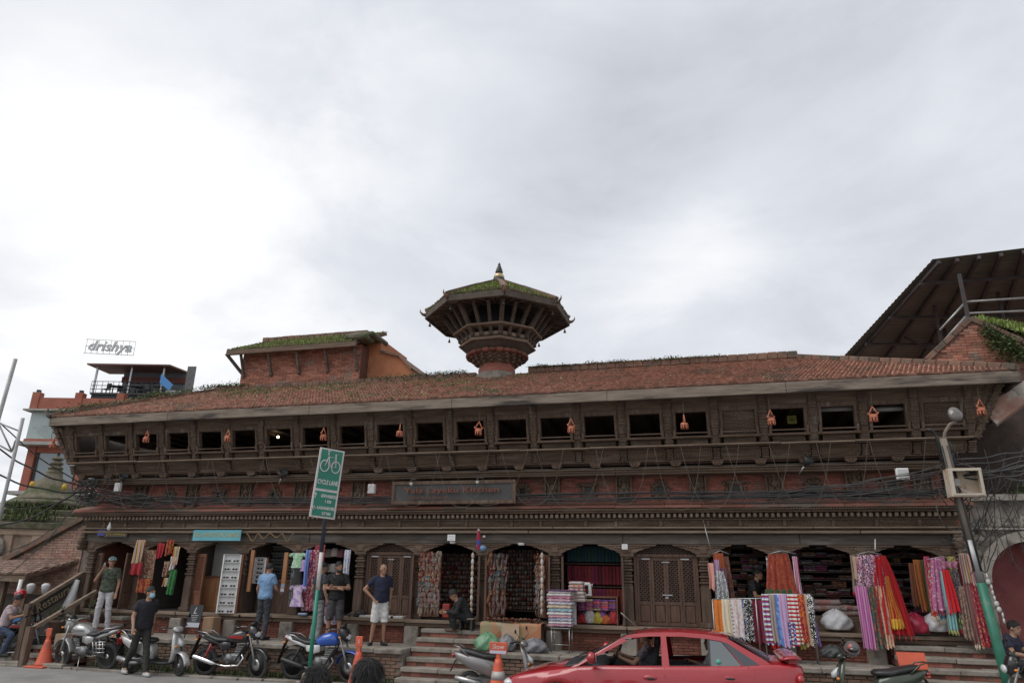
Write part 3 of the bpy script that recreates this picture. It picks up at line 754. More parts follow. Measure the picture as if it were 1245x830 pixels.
# vegetation on the roof
def on_roof(t, u):   # t along, u up the front slope
    a = Vector(A).lerp(Vector(B), t); b = Vector(D_).lerp(Vector(C_), t); return a.lerp(b, u)
def gro(n, f): 
    r = []
    while len(r) < n:
        t, u = random.random(), random.random()
        if f(t, u) > random.random(): r.append(on_roof(t, u)+Vector((0, 0, .03)))
    return r
def dens(t, u):
    x = on_roof(t, u).x
    g = 0.0
    g += 0.9*math.exp(-((x+7.6)/1.9)**2)*max(0, (u-.35)/.65)**1.2
    g += 0.6*math.exp(-((x+5)/1.8)**2)*max(0, (u-.45)/.55)
    g += 0.35*math.exp(-((x+1.8)/2.2)**2)*(0.3+0.6*abs(math.sin(x*1.7+u*5)))
    g += 0.05 if x < 1 else 0.01
    return min(1, g*(0.25+.9*(math.sin(x*2.1+u*7)*.5+.5)*(math.sin(x*5.3-u*9)*.5+.5)*1.6))
tufts('roof_moss_tufts', gro(1000, dens), leafdry, roof, .02, .07, .02, 5, .07)
tufts('roof_moss_tufts', gro(900, dens), leafm, roof, .02, .06, .022, 5, .07)
def leaf_bank(name, p0, p1, n, mat, rad, hgt, size, parent=roof, prof=None):
    m = MB(); p0, p1 = Vector(p0), Vector(p1)
    for _ in range(n):
        t = random.random(); k = prof(t) if prof else 1.0
        if random.random() > k+.1: continue
        c = p0.lerp(p1, t)+Vector((random.gauss(0, rad*.5), random.gauss(0, rad*.5), abs(random.gauss(0, hgt*.5))*k))
        a, b = random.uniform(0, 6.28), random.uniform(-.9, .9); s_ = size*random.uniform(.5, 1.3)
        u = Vector((math.cos(a), math.sin(a), b*.6))*s_; v = Vector((-math.sin(a)*.6, math.cos(a)*.6, .5+b*.4))*s_*.55
        m.add([c-u*.5, c+v*.5, c+u*.5, c-v*.5], [(0, 1, 2, 3)])
    return m.build(name, mat, parent, kind='stuff')
hv = lambda t: 0.25+0.75*abs(math.sin(t*9+1))*abs(math.sin(t*23))
leaf_bank('hip_creeper', up(A, .10), up(D_, .16), 3400, leafm, .20, .12, .06, prof=lambda t: .35+.65*abs(math.sin(t*7+.4)))
leaf_bank('hip_creeper', up(D_, .10), (RLX+1.0, RY-.1, RZ+.1), 800, leafm, .16, .14, .07)
leaf_bank('ridge_creeper', wy(440, 463, RY-.05)+Vector((0, 0, -.02)), (xt-.9, RY-.1, RZ+.12), 2200, leafm, .12, .09, .05)
leaf_bank('ridge_creeper', (xt+1.0, RY-.12, RZ+.14), (RRX-1.8, RY-.12, RZ+.15), 4200, leafm, .13, .09, .05, prof=hv)
# the band of darker, greener weathered tiles is growth, not paint
# ---------------------------------------------------------- brick attic block behind the ridge
attic = link('attic_room', None, house)
AY = RY+.02
p0, p1 = wy(291, 470, AY), wy(436, 466, AY)
ax0, ax1 = p0.x, p1.x; az0, az1 = 7.2, wy(360, 424, AY).z
MB().bb(ax0, ax1, AY+.012, AY+3.0, az0, az1).build('wall', mortar_red, attic)
brick_wall('wall_bricks', (ax0, AY, az0), (1, 0, 0), (0, -1, 0), ax1-ax0, az1-az0, attic, brick_old, bl=.23, bh=.062, j=.010)
ez = az1-.06; ey = AY-.42
q = [(ax0-.30, ey, ez), (ax1+.02, ey, ez), (ax1+.02, AY+1.6, ez+.95), (ax0-.30, AY+1.6, ez+.95)]
deck(q, .07).build('roof_deck', tile_under, attic)
tiles_on('attic_tiles', *q, M('mossy_tile', (0.12, 0.10, 0.055), (0.16, 0.11, 0.075), 6, 0.95, 0.5, 30, island=.3, c3=(0.10, 0.115, 0.04), f3=.5, s3=2), parent=attic)
MB().box((0, 0, 0), (ax1-ax0+.34, .08, .15), b=.01).build('fascia_board', wood, attic, ((ax0+ax1)/2-.14, ey, ez-.07))
for k in range(5):
    x = lerp(ax0+.12, ax1-.08, k/4); mt = MB().bar((0, -.04, az1-.75), (0, -.34, az1-.10), .06, .07)
    mt.box((0, -.03, az1-.78), (.10, .10, .12), b=.02); mt.build('roof_strut', wood_beam, attic, (x, AY, 0))
MB().bar((ax0+.0, AY+.1, az1-.7), (ax0-.42, AY-.3, az1-.10), .08, .09).build('roof_strut', wood_beam, attic)
pts = [Vector(q[0]).lerp(Vector(q[1]), random.random()).lerp(Vector(q[3]).lerp(Vector(q[2]), random.random()), random.random()) for _ in range(1600)]
tufts('attic_grass', pts[:900], leafdry, attic, .03, .09, .02, 5, .07)
tufts('attic_grass', pts[900:], leafbright, attic, .04, .12, .02, 5, .07)
capping('attic_ridge_brick', (ax0-.45, AY+1.6, ez+1.0), (ax1-.6, AY+1.6, ez+1.0), .3, .14, cap_m, parent=attic)
m = MB(); m.box(((ax1-.05), AY-.08, ez+.20), (.75, .6, .18), b=.05); m.box(((ax1+.05), AY+.35, ez+.32), (.8, 1.1, .16), b=.05); m.build('verge_masonry', moss_stone, attic)
# plastered orange block to the right of the attic
orange_wall = M('orange_plastered_brick', (0.40, 0.155, 0.075), (0.48, 0.20, 0.10), 4, 0.92, 0.5, 30, c3=(0.24, 0.11, 0.07), f3=.36, s3=3)
oy = AY+.5
pts = [wy(x_, y_, oy) for x_, y_ in ((436, 475), (436, 424), (464, 412), (463, 428), (487, 434), (501, 450), (501, 475))]
m = MB(); m.prism([(p.x, p.z) for p in pts], lambda a, b, t: Vector((a, t, b)), oy, oy+2.0); m.build('orange_wall', orange_wall, attic)
m = MB()
for a, b in zip(pts[3:], pts[4:6]): m.bar(a+Vector((0, .9, .02)), b+Vector((0, .9, .02)), 2.0, .06, up=(0, 0, 1))
m.build('wall_coping', cap_m, attic)
# ---------------------------------------------------------- octagonal roof turret
tur = link('roof_turret', None, house)
TY = RY
tc_ = wy(604, 455, TY); tx = tc_.x; tb = RZ-.25
def tzz(y): return wy(604, y, TY).z
def octa(m, prof, ang=0.0, sm=False, mi=0): return m.lathe(prof, 8, (tx, TY, 0), m=mi, smooth=sm, ang0=ang)
cam_a = math.atan2(CAM.y-TY, CAM.x-tx); OA = cam_a+R_(4)
zb = tzz(452)
MB().lathe([(.52, tb), (.52, zb+.05), (.50, zb+.06), (.50, zb+.26)], 8, (tx, TY, 0), smooth=False, ang0=OA).build('turret_drum', brick_red, tur)
m = MB(); octa(m, [(.58, tb), (.58, tb+.26)], OA); m.build('turret_base_stone', stone, tur)
zf = tzz(444)         # carved lotus rings
m = MB()
for k, (r, dz, n, s_) in enumerate(((.56, .10, 16, .062), (.66, .18, 18, .066), (.74, .26, 20, .066))):
    for j in range(n):
        a = 2*math.pi*(j+.5*k)/n; m.ball((tx+r*math.cos(a), TY+r*math.sin(a), zf-.1+dz), (s_, s_, s_*.75), 8)
    m.lathe([(r-.1, zf-.16+dz), (r-.02, zf-.1+dz), (r-.1, zf-.04+dz)], 24, (tx, TY, 0))
m.build('lotus_moulding', wood, tur)
zr = zf+.22; m = MB()
for j in range(26):
    a = 2*math.pi*j/26; m.box((tx+.80*math.cos(a), TY+.80*math.sin(a), zr), (.17, .2, .09+.03*(j % 2)), rz=a, b=.03)
m.lathe([(.75, zr-.05), (.84, zr), (.78, zr+.06)], 24, (tx, TY, 0)); m.build('red_petal_ring', brick_plinth, tur)
z1 = tzz(432); z2 = tzz(422); z3 = tzz(414); z4 = tzz(404)
zd = zr+.08
m = MB(); octa(m, [(.70, zr), (.80, zd-.02), (1.02, zd+.14), (1.06, zd+.15), (1.06, zd+.26), (1.0, zd+.28)], OA); m.build('turret_gallery_base', M('dark_turret_wood', (.058, .043, .034), (.10, .077, .06), 5, .85, .5, 30), tur)
m = MB(); octa(m, [(1.075, zd+.16), (1.10, zd+.18), (1.10, zd+.21), (1.07, zd+.23)], OA); m.build('gallery_moulding', wood_pale, tur)
zg = zd+.28
m = MB(); octa(m, [(1.02, zg), (1.06, zg), (1.06, zg+.10), (1.02, zg+.10)], OA); 
octa(m, [(1.18, zg+.24), (1.28, zg+.24), (1.28, zg+.29), (1.18, zg+.29)], OA); m.build('gallery_rail', wood_pale, tur)
ze = zg+.76; RE = 2.06; rt = 2.0
octv = [Vector((math.cos(OA+k*math.pi/4), math.sin(OA+k*math.pi/4), 0)) for k in range(8)]
CT = Vector((tx, TY, 0))
twood = M('dark_turret_wood', (.058, .043, .034), (.10, .077, .06), 5, .85, .5, 30)
for k in range(8):                 # struts fanning out to the eave, three to a side
    a, b = octv[k], octv[(k+1) % 8]
    for t in (0.0, .33, .67):
        d = a.lerp(b, t)
        m = MB(); m.bar(CT+d*1.0+Vector((0, 0, zg+.02)), CT+d*1.62+Vector((0, 0, ze+.06)), .09 if t else .12, .09)
        m.box(CT+d*1.05+Vector((0, 0, zg+.06)), (.12, .12, .12), b=.02)
        m.build('turret_strut', twood, tur)
m = MB(); m.lathe([(.80, zg), (.80, ze+.3)], 8, (tx, TY, 0), smooth=False, ang0=OA); m.build('turret_core', black, tur)
# flaring roof
tr = link('turret_roof', None, tur)
za = ze+1.02
m = MB(); octa(m, [(1.0, ze+.22), (RE, ze-.02), (RE+.01, ze+.11), (.95, ze+.70), (.22, za+.06)], OA)
m.build('roof_shell', wood_beam, tr)
for k in range(8):
    a, b = octv[k], octv[(k+1) % 8]
    e0, e1 = CT+a*(RE+.02)+Vector((0, 0, ze+.12)), CT+b*(RE+.02)+Vector((0, 0, ze+.12))
    m0, m1 = CT+a*.95+Vector((0, 0, ze+.72)), CT+b*.95+Vector((0, 0, ze+.72))
    t0, t1 = CT+a*.22+Vector((0, 0, za+.07)), CT+b*.22+Vector((0, 0, za+.07))
    tiles_on('turret_tiles', e0, e1, m1, m0, MATS['mossy_tile'], .10, .12, tr, .01)
    tiles_on('turret_tiles', m0, m1, t1, t0, MATS['mossy_tile'], .10, .12, tr, .01)
    MB().bar(CT+a*RE+Vector((0, 0, ze+.03)), CT+b*RE+Vector((0, 0, ze+.03)), .06, .17).build('eave_board', twood, tr)
    m = MB(); m.bar(e0+Vector((0, 0, .05)), m0+Vector((0, 0, .06)), .15, .12); m.bar(m0+Vector((0, 0, .05)), t0+Vector((0, 0, .06)), .15, .12); m.build('hip_brick', cap_m, tr)
    m = MB(); c = CT+a*(RE+.02)+Vector((0, 0, ze+.06)); m.tube([c, c+a*.08+Vector((0, 0, .02)), c+a*.15+Vector((0, 0, .09)), c+a*.15+Vector((0, 0, .17))], [.05, .04, .022, .008], 6); m.build('upturned_corner_tile', cap_m, tr)
    m = MB(); bb_ = CT+a*(RE-.12)+Vector((0, 0, ze-.05)); m.tube([bb_, bb_-Vector((0, 0, .12))], .006, 5); m.lathe([(.0, 0), (.02, -.01), (.028, -.06), (.045, -.10), (.0, -.09)], 8, bb_-Vector((0, 0, .12))); m.build('eave_bell', darkmet, tr)
    for t in (.2, .4, .6, .8):       # soffit rafters
        d = a.lerp(b, t); MB().bar(CT+d*.98+Vector((0, 0, ze+.19)), CT+d*(RE-.06)+Vector((0, 0, ze-.03)), .05, .06).build('soffit_rafter', twood, tr)
gp = []
for _ in range(700):
    k = random.choice((0, 7, 7, 7, 0, 6)); a, b = octv[k], octv[(k+1) % 8]; t = random.random(); r = random.uniform(.4, 2.0); z = lerp(ze+.72, ze+.13, (r-.95)/(RE-.95)) if r > .95 else lerp(za+.07, ze+.72, (r-.22)/.73)
    gp.append(CT+a.lerp(b, t)*r+Vector((0, 0, z)))
tufts('turret_grass', gp, leafbright, tr, .03, .10, .02, 6, .07)
m = MB()
gold = M('gilt_metal', (0.42, 0.32, 0.17), (0.52, 0.42, 0.26), 6, 0.4, metal=.7)
prof = [(.20, 0), (.24, .03), (.20, .07), (.25, .10), (.25, .14), (.16, .18), (.17, .24)]
m.lathe(prof, 16, (tx, TY, za+.04)); m.build('finial_base', darkmet, tr)
m = MB(); m.lathe([(.17, .24), (.15, .34), (.09, .42)], 16, (tx, TY, za+.04)); m.build('finial_bell', gold, tr)
m = MB(); m.lathe([(.09, .42), (.12, .46), (.09, .50), (.10, .54), (.065, .58), (.07, .62), (.035, .66), (.045, .70), (.0, .78)], 12, (tx, TY, za+.04)); m.build('finial_tip', darkmet, tr)
# ================================================================== RAISED PAVEMENT AND STEPS
PZ = 0.66; PYF = -1.42
def stone_steps(name, label, x0, x1, ztop, n, ytop, run, riser, skew=0.0, slabw=(0.7, 1.2)):
    t = thing(name, label, 'steps', (0, 0, 0))
    for k in range(n):
        z = ztop-(k+1)*riser; yf = ytop-(k+1)*run; xa, xb = x0-skew*k, x1-skew*k
        MB().bb(xa+.01, xb-.01, yf+.03, ytop+.02, max(0, z-riser)-.02, z-.085).build('step_core', mortar_red, t)
        brick_wall('riser_bricks', (xa+.01, yf+.035, z-riser+.004), (1, 0, 0), (0, -1, 0), xb-xa-.02, riser-.088, t, brick_red, bl=.22, bh=(riser-.088)/1.0, j=.008, depth=.02)
        x = xa
        while x < xb-.05:
            l = min(random.uniform(*slabw), xb-x)
            if xb-(x+l) < .25: l = xb-x
            MB().box((0, 0, 0), (l-.008, run+.10, .085), b=.012).build('step_slab', stone, t, (x+l/2, yf+run/2+.03+random.uniform(-.012, .012), z-.044+random.uniform(-.004, .004))); x += l
    return t
SX0, SX1 = -1.32, 0.42
stone_steps('stone_steps', 'grey stone steps with brick risers climbing to the slipper shop', SX0, SX1, ZF, 6, -.22, .26, .17, 0.0)
RX0, RX1 = wz(1087, 779, 1.05).x-.15, 10.3
stone_steps('stone_steps', 'stone and brick steps below the racks of dupattas by the green pole', RX0, RX1, ZF, 6, -.22, .29, .165)
LX0, LX1 = -11.15, -9.35
stone_steps('stone_steps', 'broad worn steps with flower pots rising to the entrance door', LX0, LX1, ZF, 7, -.20, .265, .155)
def pavement(x0, x1, label):
    t = thing('raised_pavement', label, 'pavement')
    MB().bb(x0, x1, PYF+.04, -.08, 0, PZ-.075).build('core', mortar, t)
    x = x0
    while x < x1-.02:           # cap stones along the edge
        l = min(random.uniform(.55, 1.1), x1-x)
        if x1-(x+l) < .2: l = x1-x
        MB().box((0, 0, 0), (l-.01, .42, .10), b=.016).build('cap_stone', stone, t, (x+l/2, PYF+.17+random.uniform(-.02, .02), PZ-.05+random.uniform(-.006, .006))); x += l
    y = PYF+.39
    while y < -.1:
        x = x0; d = min(.31, -.085-y)
        while x < x1-.02:
            l = min(random.uniform(.3, .7), x1-x)
            MB().box((0, 0, 0), (l-.01, d-.01, .07), b=.01).build('paving_stone', stone, t, (x+l/2, y+d/2, PZ-.04+random.uniform(-.006, .006))); x += l
        y += .31
    # front wall: bricks one by one
    bm = [MB().box((0, 0, 0), (.215, .07, .056), b=.006).mesh('brick', brick_mossy)]
    rows = 8; bh = (PZ-.10)/rows
    for r in range(rows):
        x = x0+(.11 if r % 2 else 0)
        while x+.2 < x1:
            if random.random() > .03:
                o = link('brick', bm[0], t, (x+.11, PYF+.045+random.uniform(-.008, .008), (r+.5)*bh)); o.rotation_euler = (0, 0, random.uniform(-.03, .03))
            x += .228
    return t
pavement(-9.34, SX0-.01, 'mossy brick pavement edge with stone cap behind the parked motorcycles')
pavement(SX1+.01, RX0-.01, 'stone capped brick pavement in front of the textile shops')
# weeds along the wall foot
tufts('wall_weeds', [(random.uniform(-9, 8), random.uniform(-1.6, -1.42), 0) for _ in range(260)], leafm, None, .04, .16, .02, 7, .08)
bpy.data.objects['wall_weeds']['label'] = 'weeds along the foot of the pavement wall'; bpy.data.objects['wall_weeds']['category'] = 'weeds'
# ================================================================== DOORS
def leaf(px0, px1, z0, z1, y, hasps=()):
    """a closed wooden door leaf with lattice above and a panel below"""
    m = MB(); w_ = px1-px0; st = .05
    m.bb(px0+.003, px0+st, y, y+.05, z0, z1); m.bb(px1-st, px1-.003, y, y+.05, z0, z1)
    zm = lerp(z0, z1, .30)
    for a, b in ((z0, z0+.07), (zm, zm+.07), (z1-.07, z1)): m.bb(px0+st, px1-st, y+.002, y+.048, a, b)
    lf = m.build('door_leaf', wood_door, house)
    m = MB(); m.box(((px0+px1)/2, y+.025, (z0+.07+zm)/2), (w_-2*st-.01, .03, zm-z0-.075), b=.012); m.build('panel', wood_door, lf)
    m = MB(); lattice(m, px0+st, px1-st, zm+.07, z1-.07, lambda a, b: Vector((a, y+.02, b)), .058, .026, .02); m.build('lattice', wood_door, lf, kind='stuff')
    return lf
def closed_door(k, n):
    a, b = colx[k]+.13, colx[k+1]-.13; y = .12; z0, z1 = ZF+.0, 2.60
    m = MB(); m.bb(a, a+.06, y-.02, y+.08, z0, z1+.06); m.bb(b-.06, b, y-.02, y+.08, z0, z1+.06); m.bb(a+.06, b-.06, y-.03, y+.08, z1, z1+.06)
    fr = m.build('door_frame', wood_door, house)
    for i in range(n):
        lf = leaf(lerp(a+.06, b-.06, i/n), lerp(a+.06, b-.06, (i+1)/n), z0+.01, z1-.005, y)
    m = MB(); lattice(m, a, b, z1+.06, ZB0, lambda p, q: Vector((p, y+.02, q)), .058, .026, .02); m.build('transom_lattice', wood_door, fr, kind='stuff')
    m = MB(); c = (a+b)/2
    m.bb(c-.10, c+.12, y-.02, y-.004, z0+.62, z0+.645); m.bb(c-.03, c+.03, y-.03, y-.004, z0+.56, z0+.60); m.build('hasp', steel, fr)
    MB().bb(c-.08, c+.09, y-.02, y-.004, z1-.12, z1-.10).build('bolt', steel, fr)
    for xx in (c-.42, c+.42): MB().bb(xx-.09, xx+.09, y-.012, y-.003, z1-.055, z1-.03).build('hinge_plate', steel, fr)
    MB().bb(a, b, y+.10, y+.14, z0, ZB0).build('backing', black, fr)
closed_door(5, 4); closed_door(9, 4)
def open_leaf(hx, ang, w_, label_side, mat=wood_door, y=.10):
    """a lattice leaf standing open, hinged at hx; ang from the wall plane"""
    m = MB(); z0, z1 = ZF+.01, 2.58; st = .05
    m.bb(0, st, 0, .045, z0, z1); m.bb(w_-st, w_, 0, .045, z0, z1)
    zm = lerp(z0, z1, .30)
    for a, b in ((z0, z0+.07), (zm, zm+.07), (z1-.07, z1)): m.bb(st, w_-st, .002, .043, a, b)
    lf = m.build('open_door_leaf', mat, house, (hx, y, 0)); lf.rotation_euler = (0, 0, ang)
    m = MB(); m.box((w_/2, .022, (z0+.07+zm)/2), (w_-2*st-.01, .03, zm-z0-.075), b=.012); m.build('panel', mat, lf)
    m = MB(); lattice(m, st, w_-st, zm+.07, z1-.07, lambda a, b: Vector((a, .02, b)), .05, .016, .02); m.build('lattice', mat, lf, kind='stuff')
    return lf
open_leaf(colx[0]+.14, R_(-28), .36, 'l'); open_leaf(colx[1]-.13, R_(-100), .40, 'r')
open_leaf(colx[2]+.12, R_(-20), .36, 'l', wood_red); 
open_leaf(colx[7]-.10, R_(-78), .34, 'a'); open_leaf(colx[7]+.10, R_(-84), .34, 'b')
open_leaf(colx[8]-.14, R_(-86), .34, 'b'); open_leaf(colx[8]+.13, R_(-80), .34, 'b'); open_leaf(colx[9]-.14, R_(-84), .34, 'b')
open_leaf(colx[6]-.10, R_(-88), .30, 'a')
# ================================================================== FABRICS AND GOODS
def FAB(name, kind, cols, sx=8.0, sz=8.0, rough=0.85):
    if name in MATS: return MATS[name]
    m = bpy.data.materials.new(name); m.use_nodes = True; MATS[name] = m
    n = m.node_tree.nodes; l = m.node_tree.links; p = n['Principled BSDF']; p.inputs['Roughness'].default_value = rough
    p.inputs['Sheen Weight'].default_value = 0.15
    t = n.new('ShaderNodeTexCoord'); mp = n.new('ShaderNodeMapping'); mp.inputs['Scale'].default_value = (sx, 1.0 if kind != 'floral' else sx, sz); l.new(t.outputs['Object'], mp.inputs[0])
    ramp = n.new('ShaderNodeValToRGB'); ramp.color_ramp.interpolation = 'CONSTANT'
    el = ramp.color_ramp.elements
    k = len(cols)
    el[0].position = 0; el[0].color = (*cols[0], 1); el[1].position = 1.0/k; el[1].color = (*cols[1 % k], 1)
    for i in range(2, k): e_ = el.new(i/k); e_.color = (*cols[i], 1)
    if kind == 'plain':
        q = n.new('ShaderNodeTexNoise'); q.inputs['Scale'].default_value = 2.0; l.new(mp.outputs[0], q.inputs[0]); ramp.color_ramp.interpolation = 'LINEAR'
        el[0].position = .3; el[1].position = .7; src = q.outputs['Fac']
    elif kind in ('hstripe', 'vstripe'):
        s_ = n.new('ShaderNodeSeparateXYZ'); l.new(mp.outputs[0], s_.inputs[0]); fr = n.new('ShaderNodeMath'); fr.operation = 'FRACT'
        l.new(s_.outputs[2 if kind == 'hstripe' else 0], fr.inputs[0]); src = fr.outputs[0]
    elif kind == 'dots':
        q = n.new('ShaderNodeTexVoronoi'); q.inputs['Scale'].default_value = 1.0; l.new(mp.outputs[0], q.inputs['Vector']); src = q.outputs['Distance']
        ramp.color_ramp.elements[1].position = .33
    else:
        q = n.new('ShaderNodeTexVoronoi'); q.inputs['Scale'].default_value = 1.0; l.new(mp.outputs[0], q.inputs['Vector'])
        s_ = n.new('ShaderNodeSeparateColor'); l.new(q.outputs['Color'], s_.inputs[0]); src = s_.outputs[0]
    l.new(src, ramp.inputs[0]); l.new(ramp.outputs[0], p.inputs['Base Color']); return m
def scarf(name, label, top, wt, wb, L_, mat, folds=4, amp=.018, lean=(0, 0), cat='scarf', fringe=None, group=None, rz=0.0, thick=.03, seed=None):
    """a hanging length of cloth, folded over its rail: a closed, pleated sheet"""
    rs = random.Random(seed if seed is not None else sum(ord(c)*(i+1) for i, c in enumerate(label)) % 9973); ph = rs.uniform(0, 6.28); nu, nv = 36, 12; amp *= rs.uniform(1.2, 2.0); q1, q2, q3 = rs.uniform(2, 5), rs.uniform(.02, .10), rs.uniform(0, 6.28); sk = rs.uniform(-.02, .03)
    m = MB()
    def f(u, v):
        half = u < .5; s_ = (u*2 if half else 2-u*2); x = (s_-.5)*lerp(wt, wb, v**.8)*(1-q2+q2*math.cos(v*q1+q3))
        a = amp*(.35+.65*v); yf = a*math.sin(s_*folds*6.283+ph+.5*v)+a*.5*math.sin(s_*folds*13.1+ph*2-v)
        y = yf-(thick*.5 if half else -thick*.5)*(1-.5*abs(2*s_-1)**4)*(1 if v > .02 else .25)
        x += lean[0]*v**1.2+.010*math.sin(v*5+ph)*v; y += lean[1]*v
        return Vector((x, y, -L_*v+.016*math.sin(s_*folds*6.28+ph)*v+sk*(s_-.5)*2*v))
    m.grid(f, nu, nv, closeu=True)
    o = m.build(name, mat, None, top); o.rotation_euler = (0, 0, rz); tag(o, label, cat, group)
    if fringe:
        mf = MB()
        for i in range(14):
            u = (i+.5)/28; b = f(u, 1.0); mf.tube([b, b+Vector((rs.uniform(-.01, .01), 0, -.05)), b+Vector((rs.uniform(-.02, .02), 0, -.09))], [.006, .007, .002], 4)
        mf.build('fringe', fringe, o, kind='stuff')
    return o
c_red, c_dred, c_orange, c_yel = (.45, .015, .02), (.18, .008, .02), (.55, .14, .02), (.6, .38, .03)
c_blue, c_navy, c_teal, c_cyan = (.06, .12, .45), (.012, .018, .06), (.05, .26, .27), (.22, .45, .6)
c_pink, c_mag, c_pur, c_lil = (.6, .25, .3), (.42, .04, .2), (.15, .05, .28), (.42, .26, .5)
c_white, c_cream, c_blk, c_grey, c_grn, c_tan, c_olive = (.68, .66, .65), (.62, .52, .36), (.012, .012, .014), (.25, .25, .26), (.02, .18, .04), (.42, .27, .17), (.16, .14, .02)
def hang(px, py0, py1, wpx, Y, mat, label, wb=None, **kw):
    a = wy(px, py0, Y); b = wy(px, py1, Y); k = (wy(px+1, py0, Y)-a).length
    if 'lean' in kw: kw['lean'] = (kw['lean'][0]*.22, 0)
    return scarf('scarf', label, a, wpx*k*1.22, (wb or wpx)*k*1.22, a.z-b.z, mat, **kw)
# --- rail of scarves outside bays 10/11
def rail(name, label, pts, r=.012, legs=()):
    t = thing(name, label, 'rail')
    MB().tube(pts, r, 8).build('bar', steel, t)
    for a, b in legs: MB().tube([a, b], r, 8).build('leg', steel, t)
    return t
sy = -.62
p0, p1 = wy(866, 728, sy), wy(985, 726, sy-.05)
rail('scarf_rail', 'steel rail carrying a row of printed scarves outside the scarf shop', [p0, p1], .012, [(Vector((p0.x, p0.y, p0.z)), Vector((p0.x, p0.y, PZ))), (p1, Vector((p1.x, p1.y, PZ))), (p0.lerp(p1, .45), Vector((p0.lerp(p1, .45).x, p1.y+.02, PZ)))])
row1 = [(873, 9, FAB('f_orange', 'plain', [c_orange, (.62, .2, .03)]), 'plain bright orange scarf on the steel rail', 770), (882, 7, FAB('f_cream', 'plain', [c_cream, (.66, .58, .44)]), 'cream scarf next to the orange one on the rail', 772),
        (888, 5, FAB('f_ladder', 'hstripe', [c_white, c_blk, c_white, c_white], 1, 14), 'white scarf with black ladder bars', 774), (895, 10, FAB('f_wh', 'plain', [c_white, (.5, .35, .33)]), 'white scarf with faded red edge', 775),
        (902, 6, FAB('f_bluedot', 'floral', [c_white, c_cyan, c_blue], 30, 30), 'pale scarf speckled blue', 777), (909, 7, FAB('f_bwdot', 'floral', [c_blk, c_white, c_blk, c_blk], 75, 75), 'black scarf with white speckles on rail', 779),
        (916, 9, FAB('f_maroon', 'plain', [(.16, .01, .035), (.2, .012, .04)]), 'plain maroon scarf on the rail', 780), (924, 8, FAB('f_maroon2', 'plain', [(.2, .015, .05), (.14, .01, .03)]), 'wine red scarf beside the maroon one', 781),
        (930, 5, FAB('f_violetstripe', 'vstripe', [c_lil, c_white, c_blue], 60, 1), 'thin lilac and blue striped scarf', 783), (937, 8, FAB('f_red', 'plain', [(.55, .015, .012), (.5, .02, .015)]), 'vivid red scarf hanging lower than its neighbours', 788)]
for k, (px_, wv, mt, lb, yb) in enumerate(row1): hang(px_, 728, yb, wv+2, sy-.02*(k % 2), mt, lb, wb=(wv+2)*1.05, folds=2, amp=.012, lean=(.06, 0))
p0, p1 = wy(926, 722, sy-.30), wy(986, 722, sy-.30)
rail('scarf_rail', 'second steel rail with flag and check scarves behind the red car', [p0, p1], .012, [(p0, Vector((p0.x, p0.y, PZ))), (p1, Vector((p1.x, p1.y, PZ)))])
row2 = [(931, 8, FAB('f_plaid', 'hstripe', [c_white, c_blue, (.5, .03, .05), c_navy, c_white], 1, 11), 'white scarf barred in blue and red', 782), (938, 5, FAB('f_taupe', 'plain', [(.3, .24, .22), (.35, .28, .26)]), 'taupe scarf between barred and blue scarves', 780),
        (944, 8, FAB('f_lblue', 'floral', [(.15, .3, .62), (.3, .45, .7), (.1, .2, .5)], 14, 14), 'light blue tie dyed scarf', 784), (951, 7, FAB('f_lilac', 'plain', [(.45, .28, .48), (.5, .34, .52)]), 'plain lilac scarf on second rail', 786),
        (957, 5, FAB('f_nav', 'plain', [c_navy, (.03, .04, .1)]), 'dark navy scarf beside the lilac one', 775), (963, 10, FAB('f_flag', 'hstripe', [c_red, c_white], 1, 14), 'red and white barred scarf with stars', 784),
        (969, 6, FAB('f_olive', 'vstripe', [c_olive, c_blk, (.4, .34, .05)], 40, 1), 'olive and black striped scarf', 788), (973, 5, FAB('f_floralred', 'floral', [(.4, .03, .04), c_dred, c_orange], 36, 36), 'small red floral scarf', 780),
        (978, 7, FAB('f_tan', 'plain', [c_tan, (.47, .31, .2)]), 'plain tan scarf on second rail', 784), (984, 6, FAB('f_bw2', 'floral', [c_blk, c_blk, c_white], 60, 60), 'black scarf with white leaf print', 784)]
for k, (px_, wv, mt, lb, yb) in enumerate(row2): hang(px_, 722, yb, wv+1.5, sy-.32-.02*(k % 2), mt, lb, folds=2, amp=.012, lean=(.05, 0))
hang(963, 755, 783, 9, sy-.345, FAB('f_star', 'dots', [c_white, (.03, .05, .22)], 32, 32), 'blue star field of the flag scarf', folds=2, amp=.008)
p0 = wy(975, 722, sy-.25)
hang(972, 723, 783, 9, sy-.24, FAB('f_gr', 'plain', [c_grey, (.3, .3, .31)]), 'plain grey scarf beside purple one', folds=2, lean=(.5, 0))
hang(978, 723, 783, 12, sy-.27, FAB('f_purp', 'floral', [(.14, .07, .3), (.2, .12, .4), (.12, .06, .25)], 40, 40), 'purple woven scarf with turquoise hem', folds=2, lean=(.52, 0))
